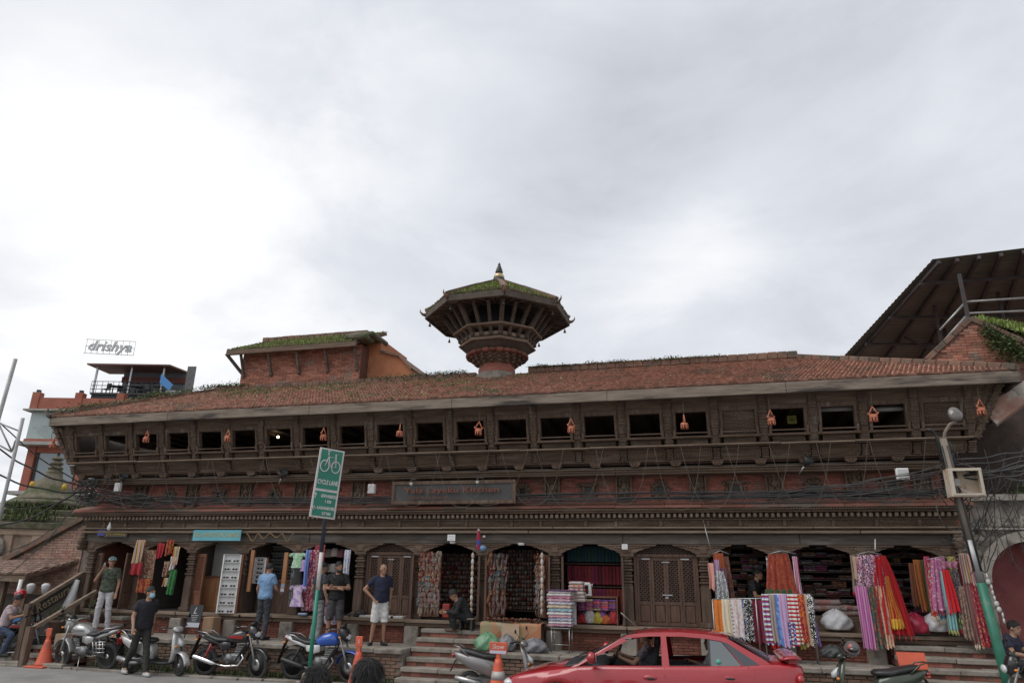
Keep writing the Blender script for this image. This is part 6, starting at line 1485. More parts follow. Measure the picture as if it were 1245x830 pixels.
# brick house behind the gate, its lean-to beam and gable
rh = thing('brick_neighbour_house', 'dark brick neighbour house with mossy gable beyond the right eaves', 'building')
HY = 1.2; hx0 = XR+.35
MB().bb(hx0, hx0+7, HY, HY+6, 0, 6.2).build('wall', M('shade_dark_brick', (.040, .026, .021), (.065, .044, .035), 5, .9, .5, 30), rh)  # deep shade under the roof is put into this near-black brick colour
ga = [wy(x_, y_, 3.0) for x_, y_ in ((1127, 440), (1180, 390), (1260, 425), (1275, 470), (1240, 470))]
m = MB(); m.prism([(p.x, p.z) for p in ga], lambda a, b, t: Vector((a, t, b)), 3.0, 6.0); m.build('gable', mortar_red, rh)
gx_ = ga[0].x; gtop = lambda a: interp([(0, ga[0].z), (ga[1].x-gx_, ga[1].z), (ga[2].x-gx_, ga[2].z), (ga[3].x-gx_, ga[3].z)], a)-ga[0].z+.3
brick_wall('gable_bricks', (gx_, 2.99, ga[0].z-.3), (1, 0, 0), (0, -1, 0), ga[3].x-gx_, 3.0, rh, brick_old, bl=.24, bh=.075, top=gtop)
for a, b, l_ in ((ga[0], ga[1], .3), (ga[1], ga[2], .3)): capping('gable_coping', a+Vector((0, .2, .06)), b+Vector((0, .2, .06)), .5, .14, cap_m, parent=rh, l=l_)
q0, q1 = ga[1]+Vector((.1, .1, .1)), ga[2]+Vector((0, .1, .1))
m = MB(); m.add([q0, q1+Vector((2, 0, -.6)), q1+Vector((4.3, 4, .9)), q0+Vector((2.6, 4, 1.0))], [(0, 1, 2, 3)]); m.add([q0-Vector((0, 0, .1)), q1+Vector((2, 0, -.7)), q1+Vector((4.3, 4, .8)), q0+Vector((2.6, 4, .9))], [(3, 2, 1, 0)]); m.build('mossy_roof', moss, rh)
tufts('roof_grass', [q0.lerp(q1+Vector((1, 0, -.3)), random.random())+Vector((0, random.uniform(0, 3), 0))*1.0+Vector((0, 0, 0)) for _ in range(10)], leafbright, rh, .05, .15, .03, 4, .1)
gp = []
for _ in range(1500):
    u, v = random.random(), random.random()**1.5; a = q0.lerp(q1+Vector((2, 0, -.6)), u); b = (q0+Vector((2.6, 4, 1.0))).lerp(q1+Vector((4.3, 4, .9)), u); gp.append(a.lerp(b, v))
tufts('roof_grass', gp, leafbright, rh, .04, .16, .03, 5, .1)
leaf_bank('hanging_creeper', ga[1].lerp(ga[2], .15)+Vector((0, -.12, -.25)), ga[2]+Vector((0, -.12, -.5)), 1500, leafm, .16, .3, .09, parent=rh)
leaf_bank('hanging_creeper', wy(1205, 420, 2.9), wy(1238, 445, 2.9), 900, leafm, .35, .4, .09, parent=rh)
# whitewashed sloping beam end at the right edge
t = thing('eaves_beam', 'sloping flaking red and white roof edge of the neighbour house', 'beam', (0, 0, 0))
pa, pb_ = wy(1203, 509, -.6), wy(1262, 466, -.9); m = MB(); m.bar(pa, pb_, .3, .34, up=(0, 0, 1)); m.build('board', M('flaking_red_wash', (.30, .15, .11), (.40, .26, .2), 4, .9, .5, 20, c3=(.45, .42, .38), f3=.4, s3=2.5), t)
mid = pa.lerp(pb_, .62); m = MB(); m.bar(mid, pb_+Vector((.1, 0, .06)), .31, .36); m.build('white_end', stone_white, t)
m = MB(); m.add([pa+Vector((0, 0, -.1)), pb_+Vector((0, 0, -.1)), pb_+Vector((0, 4, -.0)), pa+Vector((0, 3, .2))], [(0, 1, 2, 3)]); m.build('soffit', wood_beam, t)
# big corrugated canopy roof
can = thing('metal_canopy', 'large corrugated metal canopy on steel posts above the neighbour roof', 'canopy')
CD = 24.0
cp = {k: wd(*v) for k, v in dict(a=(1026, 432, CD+5), b=(1053, 408, CD+3.6), c=(1134, 315, CD-1.5), d=(1255, 300, CD-2.5), e=(1300, 440, CD+7)).items()}
A_, B_ = cp['c'], wd(1330, 291, CD-3.2); C2 = wd(1019, 440, CD+5.0); D2 = wd(1330, 446, CD+6)
corr = M('dark_corrugated_sheet', (.095, .098, .088), (.13, .133, .12), 1.5, .7)
m = MB()
nC_, nR = 60, 30
def cf(u, v):
    a = A_.lerp(B_, u); b = C2.lerp(D2, u); p = a.lerp(b, v); return p+Vector((0, 0, .012*math.sin(v*190)))
m.grid(cf, 10, 160, smooth=True); m.build('roof_sheet', corr, can)
stp = M('rusty_steel', (.035, .026, .026), (.055, .042, .04), 4, .6)
for u in (.04, .16, .3, .44, .58, .72, .88): MB().bar(cf(u, 0)-Vector((0, 0, .12)), cf(u, 1)-Vector((0, 0, .12)), .10, .12).build('rafter', stp, can)
for v in (.15, .45, .72, .95): MB().bar(cf(0.02, v)-Vector((0, 0, .22)), cf(.98, v)-Vector((0, 0, .22)), .08, .10).build('purlin', stp, can)
for px_, y0, y1, dp in ((1168, 333, 392, CD-2), (1137, 366, 412, CD+1), (1150, 400, 430, CD+2.5), (1215, 355, 392, CD)):
    a_ = wd(px_-2, y0, dp); MB().bar(a_, Vector((a_.x, a_.y, 6.5)), .09, .09).build('post', stp, can)
MB().bar(wd(1137, 366, CD+1), wd(1128, 362, CD+1.2), .06, .06).build('brace', stp, can); MB().bar(wd(1085, 403, CD+3), wd(1136, 427, CD+3), .06, .06).build('brace', stp, can)
for (x0, y0, x1, y1) in ((1174, 367, 1260, 361), (1176, 381, 1260, 377), (1143, 401, 1174, 367), (1147, 415, 1178, 380)): MB().tube([wd(x0, y0, CD-2.2), wd(x1, y1, CD-2.2)], .035, 6).build('railing', galv, can)
# supporting terrace so the canopy stands on something
MB().bb(cp['c'].x-1, cp['c'].x+12, 7.0, 16, 0, wd(1170, 446, CD-2).z).build('terrace_block', brick_old, can)
# ================================================================== LEFT NEIGHBOURS
# distant orange cafe building with terraces
caf = thing('orange_terrace_building', 'orange red multi storey building with glazed floor and roof terrace cafe', 'building')
CDp = 55.0
def cp_(x, y, dd=0): return wd(x, y, CDp+dd)
P0 = cp_(20, 590); ux = (cp_(120, 560)-cp_(20, 560)); ux.z = 0; ux.normalize(); uy = Vector((-ux.y, ux.x, 0))
orn = M('orange_red_paint', (.29, .092, .06), (.34, .12, .08), 1.2, .8, c3=(.3, .08, .05), f3=.4, s3=.6)
def cz(y): return wd(90, y, CDp).z
def cu(x, y=520): return (wd(x, y, CDp)-P0).dot(ux)
def cbox(nm, x0, x1, d0, d1, z0, z1, mat, parent=caf):
    c = P0+ux*((x0+x1)/2)+uy*((d0+d1)/2); c.z = (z0+z1)/2
    M4 = Matrix(((ux.x, uy.x, 0, c.x), (ux.y, uy.y, 0, c.y), (0, 0, 1, c.z), (0, 0, 0, 1)))
    return MB().box(None, (abs(x1-x0), abs(d1-d0), abs(z1-z0)), mat=M4).build(nm, mat, parent)
xl, xr = cu(24, 560), cu(24, 560)+12.5
zA, zB, zC, zD, zE = cz(600), cz(536), cz(495), cz(489), cz(466)
cbox('core', xl+.4, xr, 1.2, 9, 0, zC, M('cafe_inner_grey', (.2, .2, .2), (.25, .25, .25), 1, .8))
for k, xx in enumerate((xl, xl+4.2, xl+8.4, xr-.6)): cbox('pillar', xx, xx+.62, 0, .6, 0, zB-.25, orn)
cbox('floor_slab', xl-.7, xr+.3, -.8, 9, zB-.25, zB, concrete); cbox('planter_band', xl-.3, xr, -.35, -.05, zB, zB+.28, orn)
for k in range(3):
    x0 = xl+.75+4.2*k; z0_, z1_ = zB-3.0, zB-.75
    wf = cbox('window', x0, x0+3.3, .25, .3, z0_, z1_, M('sky_glass', (.20, .24, .26), None, rough=.05, spec=1.0))
    for q in range(3): cbox('mullion', x0+q*1.6, x0+q*1.6+.10, .15, .24, z0_, z1_, darkmet, wf)
    cbox('spandrel', x0-.1, x0+3.45, .1, .4, z0_-.8, z0_, orn); cbox('spandrel', x0-.1, x0+3.45, .1, .4, z1_, zB-.25, orn)
cbox('lower_slab', xl-.6, xr+.2, -.6, 9, zB-4.1, zB-3.85, concrete)
gl = M('pale_green_glazing', (.42, .50, .48), None, rough=.05, alpha=.55, spec=.9)
for k in range(6): cbox('glazing_pane', xl-.2+k*2.05, xl+1.8+k*2.05, -.25, -.2, zB+.3, zC, gl)
cbox('glazed_return', xl-.25, xl-.2, -.2, 3, zB+.3, zC, gl)
for k in range(4): cbox('column', xl+.5+k*3.6, xl+.9+k*3.6, .8, 1.15, zB, zC, plaster_w)
for k in range(7):
    c = P0+ux*(xl+.8+k*1.6)+uy*.5; m = MB(); 
    for _ in range(60): m.add([c+Vector((random.gauss(0, .35), random.gauss(0, .3), zB-c.z+.5+random.random()*1.1)) for _ in range(3)], [(0, 1, 2)])
    m.build('potted_plant', leafm, caf, kind='stuff')
cbox('roof_slab', xl-.7, xr+.2, -.7, 9, zC, zC+.14, concrete); 
cbox('parapet', xl-.3, xr-1.0, -.5, -.2, zC+.14, cz(477), orn)
for k, xx in enumerate((xl-.3, xl+3.2, xl+6.6, xl+9.9)): cbox('parapet_post', xx, xx+.6, -.58, .0, zC+.14, cz(470), orn); cbox('parapet_lamp', xx+.15, xx+.4, -.4, -.15, cz(470), cz(466), darkmet)
# roof deck cafe
zk = cz(465); zt2 = cz(429); k0, k1 = cu(82, 460), cu(172, 460)
cbox('deck', k0, k1+1.5, .5, 3, zk-.15, zk, darkmet); cbox('deck_underframe', k0+.1, k1+1.2, .6, 3, cz(481), zk-.16, M('black_frame', (.02, .02, .022), None, rough=.6))
cbox('deck_back_wall', k0+1.5, k1+1.3, 2.3, 2.5, zk, zt2, M('grey_blue_panel', (.085, .095, .105), (.12, .13, .145), 1, .4)); cbox('deck_red_beam', k0+1.5, k1+1.3, 2.1, 2.28, zt2-.9, zt2-.4, M('dark_red_panel', (.12, .035, .028), None))
for xx in (k0+.1, k0+.1+(k1-k0)*.5, k1-.1): cbox('deck_post', xx, xx+.13, .55, .68, zk, zt2+.2, steel)
ra, rb = cp_(82, 425), cp_(176, 436); m = MB()
zr_ = cz(428); q = [Vector(((P0+ux*a_+uy*b2).x, (P0+ux*a_+uy*b2).y, zr_)) for a_, b2 in ((k0-.5, .1), (k1+.6, .1), (k1+1.4, 3.0), (k0-.2, 3.0))]
m.add(q+[p+Vector((0, 0, .12)) for p in q], [(0, 1, 2, 3), (7, 6, 5, 4), (0, 4, 5, 1), (1, 5, 6, 2), (2, 6, 7, 3), (3, 7, 4, 0)]); m.build('deck_roof', M('rust_roof_sheet', (.12, .06, .05), (.17, .09, .07), 1, .7), caf)
for zz_ in (.3, .6, .95): MB().tube([P0+ux*k0+uy*.5+Vector((0, 0, zk+zz_-P0.z)), P0+ux*(k1+1)+uy*.5+Vector((0, 0, zk+zz_-P0.z))], .03, 5).build('deck_rail', darkmet, caf)
for k in range(16): p = P0+ux*lerp(k0, k1+1, k/15)+uy*.5; MB().tube([Vector((p.x, p.y, zk)), Vector((p.x, p.y, zk+.95))], .02, 5).build('baluster', darkmet, caf)
cbox('shutter_screen', k1+1.7, k1+2.4, 1.0, 1.1, zk-.2, zt2+.3, M('grey_louvre', (.09, .09, .095), (.13, .13, .13), 3, .6)); cbox('stair_panel', k1+.6, k1+1.8, .2, .3, zk-2.2, zk+.2, plaster_w)
def chair_mesh():
    m = MB(); m.box((0, 0, .45), (.45, .45, .05)); m.box((0, .22, .75), (.45, .05, .55))
    for sx_ in (-.2, .2):
        for sy_ in (-.2, .2): m.box((sx_, sy_, .22), (.05, .05, .45))
    return m.mesh('cafe_chair', darkmet)
chm = chair_mesh()
for k in range(7):
    p = P0+ux*lerp(k0+.9, k1+.2, k/6)+uy*(1.2+.7*(k % 2)); o = link('cafe_chair', chm, None, (p.x, p.y, zk+.0)); o.rotation_euler = (0, 0, k*1.3); tag(o, 'black cafe chair on the roof deck terrace', 'chair', 'chairs on the roof deck')
for k in range(3):
    p = P0+ux*lerp(k0+1.4, k1-.6, k/2)+uy*1.3; o = MB().lathe([(.03, 0), (.03, .70), (.5, .72), (.5, .76), (0, .76)], 14).build('cafe_table', darkmet, None, (p.x, p.y, zk)); tag(o, 'round black cafe table on roof deck terrace', 'table', 'tables on the roof deck')
# neon name on a frame
s0, s1 = cp_(103, 429, 1), cp_(162, 432, 1); sgn = thing('roof_sign', 'grey script letters drishya on a wire frame above the terrace roof', 'sign', s0); W2 = (s1-s0).length; du = (s1-s0).normalized(); upv = Vector((0, 0, 1)); hS = cz(408)-cz(427)
for v in (0, .5, 1): MB().tube([du*-.1+upv*hS*v, du*W2+upv*hS*v], .022, 5).build('frame_bar', galv, sgn)
for k in range(9): MB().tube([du*(W2*k/8), du*(W2*k/8)+upv*hS], .018, 5).build('frame_bar', galv, sgn)
text('lettering', 'drishya', M('grey_sign_letters', (.48, .49, .50), None, rough=.5), sgn, face_m(du*W2*.5+upv*hS*.5-uy*.12, du, upv), hS*1.0, .05, W2*.98/(hS*1.0*3.1), 'CENTER', .25, .02)
leaf_bank('terrace_plants', P0+ux*(k1-.5)+Vector((0, 0, zD+1.0-P0.z)), P0+ux*(k1+1.5)+Vector((0, 0, zD+.8-P0.z)), 300, leafm, .5, .7, .25, parent=caf)
t = MB().add([wd(196, 455, 56), wd(210, 468, 56), wd(205, 475, 55), wd(194, 466, 55)], [(0, 1, 2, 3)]).build('blue_tarpaulin', M('blue_tarp', (.03, .15, .36), None, rough=.5)); tag(t, 'bit of blue tarpaulin beyond the terrace building', 'tarpaulin')
bevel_ = t.modifiers.new('solid', 'SOLIDIFY'); bevel_.thickness = .05
# lattice mast at the left edge
mast = thing('lattice_mast', 'steel tube lattice mast with diagonal braces at the left edge of the square', 'mast', (0, 0, 0)); MDp = 17.0
A0, A1 = wd(-28, 600, MDp), wd(19, 436, MDp); B0, B1 = wd(-8, 660, MDp), wd(28, 508, MDp)
MB().tube([A0+(A0-A1)*1.2, A1], .045, 8).build('upright', galv, mast); MB().tube([B0+(B0-B1)*1.0, B1], .04, 8).build('upright', galv, mast)
for (x0, y0, x1, y1) in ((-6, 512, 24, 524), (-3, 512, 14, 548), (-10, 536, 14, 549), (14, 549, 24, 524)): MB().tube([wd(x0, y0, MDp), wd(x1, y1, MDp)], .022, 6).build('brace', galv, mast)
# mossy shrine with bell dome
shr = thing('mossy_shrine', 'tan stone shrine with mossy stepped roof and bell shaped dome', 'shrine'); SD = 25.0
sc0 = wd(52, 640, SD); sx0 = Vector((sc0.x, sc0.y, 0))
def sz(y, x=52): return wd(x, y, SD).z
k_ = SD/FPX
def srad(px): return px*k_
rot = R_(28)
def tier(nm, hw_px, y0, y1, mat, b=.03, parent=shr): 
    w2 = 2*srad(hw_px); z0_, z1_ = wd(52, y0, SD-w2*.5).z, wd(52, y1, SD-w2*.5).z; return MB().box((sx0.x, sx0.y, (z0_+z1_)/2), (w2*.8, w2*.8, abs(z1_-z0_)), rz=rot, b=b).build(nm, mat, parent)
MB().lathe([(srad(40), sz(609)), (srad(34), sz(605)), (srad(27), sz(599)), (srad(22), sz(590)), (srad(17), sz(583)), (srad(10), sz(578)), (srad(9), sz(572)), (srad(6.5), sz(566)), (srad(6), sz(564)), (srad(4), sz(560)), (srad(4.2), sz(557)), (srad(2), sz(553)), (0, sz(548))], 28, (sx0.x, sx0.y, 0)).build('bell_dome', moss_stone, shr)
MB().lathe([(srad(42), sz(617)), (srad(44), sz(613)), (srad(40), sz(609))], 28, (sx0.x, sx0.y, 0)).build('dome_ring', moss_stone, shr)
for k in range(4): MB().lathe([(srad(9-k), sz(573-6*k)), (srad(9.5-k), sz(571-6*k)), (srad(7-k), sz(569-6*k))], 16, (sx0.x, sx0.y, 0)).build('spire_ring', moss_stone, shr)
tier('roof_tier', 52, 626, 617, moss_stone); tier('roof_tier', 66, 634, 625, moss_stone); tier('cornice', 72, 642, 633, moss_stone); tier('cornice', 66, 650, 641, stone_tan); tier('wall_block', 60, 760, 649, stone_tan)
for k in range(4):
    a = rot-math.pi/2+(k-1.5)*0; 
    nrm = Vector((math.sin(rot), -math.cos(rot), 0)); tan = Vector((math.cos(rot), math.sin(rot), 0)); hw = srad(60)*.8
    MB().box((sx0+nrm*(hw+.03)+tan*(lerp(-hw+.15, hw-.15, k/3))).to_tuple(), (.28, .12, sz(650)-sz(735)), rz=rot, b=.02).build('pilaster', stone_tan, shr, (0, 0, (sz(650)+sz(735))/2))
m = MB(); q = sx0+nrm*(hw+.08)-tan*(hw*.5); q.z = sz(668)
m.ball(q, (.32, .12, .36), 14); m.ball(q+Vector((.05, -.1, .05)), (.18, .08, .2), 12); m.box(q-Vector((0, 0, .38)), (.75, .2, .16), b=.03); m.build('round_ornament', stone, shr)
rp = []
for _ in range(700):
    a = random.uniform(0, 6.28); r = srad(random.uniform(38, 62)); y = 618 if r < srad(45) else 626 if r < srad(54) else 634; rp.append(Vector((sx0.x+r*math.cos(a)*.95, sx0.y+r*math.sin(a)*.95, sz(y)-.03)))
tufts('shrine_weeds', rp, leafm, shr, .06, .28, .035, 7, .12); tufts('shrine_weeds', rp[:300], leafdry, shr, .06, .2, .03, 6, .12)
for px_, py_ in ((39, 589), (78, 592)): MB().ball(wd(px_, py_, SD-.8), (.08, .08, .12), 8).build('marigold_bunch', M('marigold', (.5, .32, .02), None), shr)
# brick lean-to gable abutting the house, low tiled pent roof under it
lt = thing('brick_lean_to', 'low brick lean-to with sloping coping and tiled pent roof', 'building'); LY_ = .2
def lp(x, y): return wy(x, y, LY_)
g = [lp(107, 632), lp(10, 684), lp(60, 684), lp(104, 680)]
gl_ = [lp(108, 631), lp(-30, 704), lp(-30, 720), lp(108, 700)]
m = MB(); m.prism([(p.x, p.z) for p in gl_], lambda a, b, t: Vector((a, t, b)), LY_+.02, LY_+3); m.build('wall', mortar, lt)
xa_, xb_ = gl_[1].x, gl_[0].x; zb_ = gl_[2].z; topf = lambda a: lerp(gl_[1].z, gl_[0].z, a/(xb_-xa_))-zb_
brick_pale = M('pale_pink_brick', (.30, .18, .135), (.38, .25, .195), 7, .9, .5, 40, island=.2, c3=(.30, .13, .095), f3=.4, s3=1.2)
brick_wall('gable_bricks', (xa_, LY_, zb_), (1, 0, 0), (0, -1, 0), xb_-xa_, 3.2, lt, brick_pale, bl=.24, bh=.068, top=topf)
for dz, wv, hh in ((.05, .5, .09), (.15, .36, .10)): MB().bar(gl_[1]+Vector((0, .1, dz)), gl_[0]+Vector((0, .1, dz)), wv, hh).build('coping', cap_m if dz < .1 else wood, lt)
q = [lp(-20, 697)+Vector((0, -1.0, 0)), lp(85, 695)+Vector((0, -1.0, 0)), lp(90, 681), lp(-10, 683)]; q = [Vector((q[0].x, -.75, q[0].z)), Vector((q[1].x-.4, -.75, q[0].z)), Vector((q[2].x+.2, LY_, lp(50, 681).z)), Vector((q[3].x-.8, LY_, lp(50, 681).z))]
deck(q, .08).build('pent_deck', tile_under, lt); tiles_on('pent_tiles', *q, MATS['clay_roof_tile'] if False else M('dull_pent_tile', (.20, .13, .10), (.26, .18, .14), 6, .9, .4, 30, island=.3), .13, .14, lt)
MB().bar(q[0]-Vector((0, 0, .10)), q[1]-Vector((0, 0, .10)), .08, .14).build('pent_beam', wood, lt)
for k in range(4): x = lerp(q[0].x+.2, q[1].x-.1, k/3); MB().bb(x-.06, x+.06, -.62, -.5, 0, q[0].z-.12).build('post', wood_post, lt)
MB().bb(q[0].x-1, q[1].x+.3, .6, .7, 0, q[0].z+.3).build('inner_wall', dark_in, lt)
# entrance stair rails with the Restaurant board
def rl(x, y, Y): return wy(x, y, Y)
st = thing('stair_railing', 'sloping wooden stair railing carrying a dark restaurant board', 'railing')
t0, b0_ = rl(103, 681, -.25), rl(55, 722, -1.55); 
T2, B2_ = Vector((-11.05, -.30, 2.05)), Vector((-10.95, -1.75, 1.32))
T3, B3 = Vector((-11.05, -.30, 1.60)), Vector((-10.95, -2.0, .75))
MB().bar(T2, B2_, .09, .08).build('handrail', wood_pale, st); MB().bar(T3+Vector((0, 0, .05)), B2_-Vector((0, 0, .32)), .06, .06).build('handrail', wood, st)
MB().bar(Vector((-10.3, -.5, 1.62)), Vector((-10.45, -2.05, .80)), .09, .08).build('handrail', wood_pale, st)
for (x, y, zt_) in ((-10.95, -1.78, 1.34), (-11.05, -.30, 2.07), (-10.45, -2.08, .86)): MB().bb(x-.07, x+.07, y-.07, y+.07, 0, zt_).build('post', wood_post, st)
c = (T2+B2_)/2-Vector((0, 0, .19)); du = (T2-B2_).normalized()
M4 = face_m(c+Vector((.03, 0, 0)), -(B2_-T2).normalized(), (0, 0, 1))
n_ = Vector((M4[0][2], M4[1][2], M4[2][2]))
MB().box(None, ((T2-B2_).length*.94, .30, .03), mat=M4).build('board', M('black_board', (.02, .02, .02), (.035, .033, .03), 3, .5), st)
text('lettering', 'Restaurant', M('dull_gold_letters', (.26, .21, .14), None, rough=.7), st, M4 @ Matrix.Translation((0, 0, .02 if n_.x > 0 else .02)), .30, .008, 1.0)
# flower pots on the steps
def pot(label, P, r, h, leaves, mat=terracotta):
    t = thing('flower_pot', label, 'flower pot', P); MB().lathe([(r*.7, 0), (r, h*.85), (r*1.12, h*.86), (r*1.12, h), (r*.9, h), (r*.8, h*.8), (0, h*.8)], 16).build('pot', mat, t)
    m = MB()
    for _ in range(leaves): c = Vector((random.gauss(0, r*.7), random.gauss(0, r*.7), h+random.random()*r*1.6)); a = random.uniform(0, 6.28); s_ = r*.35; m.add([c, c+Vector((math.cos(a)*s_, math.sin(a)*s_, s_*.4)), c+Vector((math.cos(a+.5)*s_*2, math.sin(a+.5)*s_*2, s_*.3)), c+Vector((math.cos(a+1)*s_, math.sin(a+1)*s_, 0))], [(0, 1, 2, 3)])
    m.build('foliage', leafm, t, kind='stuff')
dpot = M('dark_clay_pot', (.10, .065, .05), (.15, .10, .08), 6, .9)
pot('dark clay flower pot on an upper entrance step', (-10.05, -.55, .87), .20, .24, 70, dpot); pot('tall dark flower pot lower down beside the stair rail', (-10.55, -1.25, .56), .19, .40, 60, dpot)
# ================================================================== VEHICLES
def loft(m, rings, n=16, mi=0, p=2.4, cap=True, smooth=True):
    """rings (x, z, half width y, half height, tilt of the ring normal in xz, y centre)"""
    vs = []; fs = []
    for r in rings:
        x, z, hw, hh = r[:4]; a = r[4] if len(r) > 4 else 0.0; yc = r[5] if len(r) > 5 else 0.0
        for j in range(n):
            t = 6.283185*j/n; c, s_ = math.cos(t), math.sin(t)
            cy = math.copysign(abs(c)**(2/p), c)*hw; cz_ = math.copysign(abs(s_)**(2/p), s_)*hh
            vs.append(Vector((x-math.sin(a)*cz_, yc+cy, z+math.cos(a)*cz_)))
    k = len(rings)
    for i in range(k-1):
        for j in range(n): fs.append((i*n+j, i*n+(j+1) % n, (i+1)*n+(j+1) % n, (i+1)*n+j))
    if cap: fs.append(tuple(range(n-1, -1, -1))); fs.append(tuple((k-1)*n+j for j in range(n)))
    return m.add(vs, fs, mi, smooth)
RX90 = Matrix.Rotation(math.pi/2, 4, 'X')
def wheel(parent, name, c, R, tr, rimmat, spokes=6, wire=False, S=lambda p: p, rot=0.0, disc=True):
    """thing > wheel > tyre, rim"""
    w_ = link(name, None, parent, S(Vector(c))); w_.rotation_euler = (0, 0, rot)
    n = 28; m = MB()
    m.grid(lambda u, v: Vector(((R-tr+tr*math.cos(v*6.283))*math.cos(u*6.283), tr*.95*math.sin(v*6.283), (R-tr+tr*math.cos(v*6.283))*math.sin(u*6.283))), n, 10, closeu=True); m.build('tyre', rubber, w_)
    m = MB(); ri = R-2*tr+.012
    m.lathe([(ri+.012, -.035), (ri-.012, -.03), (ri-.018, 0), (ri-.012, .03), (ri+.012, .035)], 24, mat=RX90)
    m.lathe([(0, -.05), (.045, -.05), (.05, 0), (.045, .05), (0, .05)], 12, mat=RX90)
    for k in range(spokes if not wire else 18):
        a = 6.283*k/(spokes if not wire else 18); d = Vector((math.cos(a), 0, math.sin(a))); d2 = Vector((math.cos(a+.25), 0, math.sin(a+.25)))
        if wire: m.tube([d2*.04+Vector((0, .03*(-1)**k, 0)), d*ri], .004, 4)
        else: m.bar(d*.04, d*ri, .035, .022, up=(0, 1, 0))
    m.build('rim', rimmat, w_)
    if disc: m = MB(); m.lathe([(.055, -.004), (.115, -.004), (.115, .004), (.055, .004)], 20, mat=Matrix.Translation((0, -.065, 0)) @ RX90); m.build('brake_disc', steel, w_)
    return w_
def handle_set(t, S, base, wdt, rise, mat, mir=True):
    b = Vector(base)
    MB().tube([S(b+Vector((-.12, s*wdt, rise)) if abs(s) == 1 else b+Vector((0, s*wdt*.5, rise*.6 if s else 0))) for s in (-1, -.5, 0, .5, 1)], .012, 8).build('handlebar', steel if mat is None else mat, t)
    for s_ in (-1, 1):
        e = b+Vector((-.12, s_*wdt, rise)); e2 = b+Vector((-.06, s_*wdt*.72, rise*.8))
        MB().tube([S(e), S(e2)], .019, 8).build('grip', black, t)
        MB().tube([S(e2+Vector((.05, 0, .0))), S(e+Vector((.07, 0, -.015)))], .006, 5).build('lever', steel, t)
        if mir:
            c = b+Vector((-.03, s_*wdt*.95, rise+.20)); MB().tube([S(e2), S(b+Vector((.03, s_*wdt*.8, rise+.10))), S(c)], .006, 5).build('mirror_stem', black, t)
            m = MB(); m.ball(S(c), (.02, .055, .038), 10); m.build('mirror', black, t)
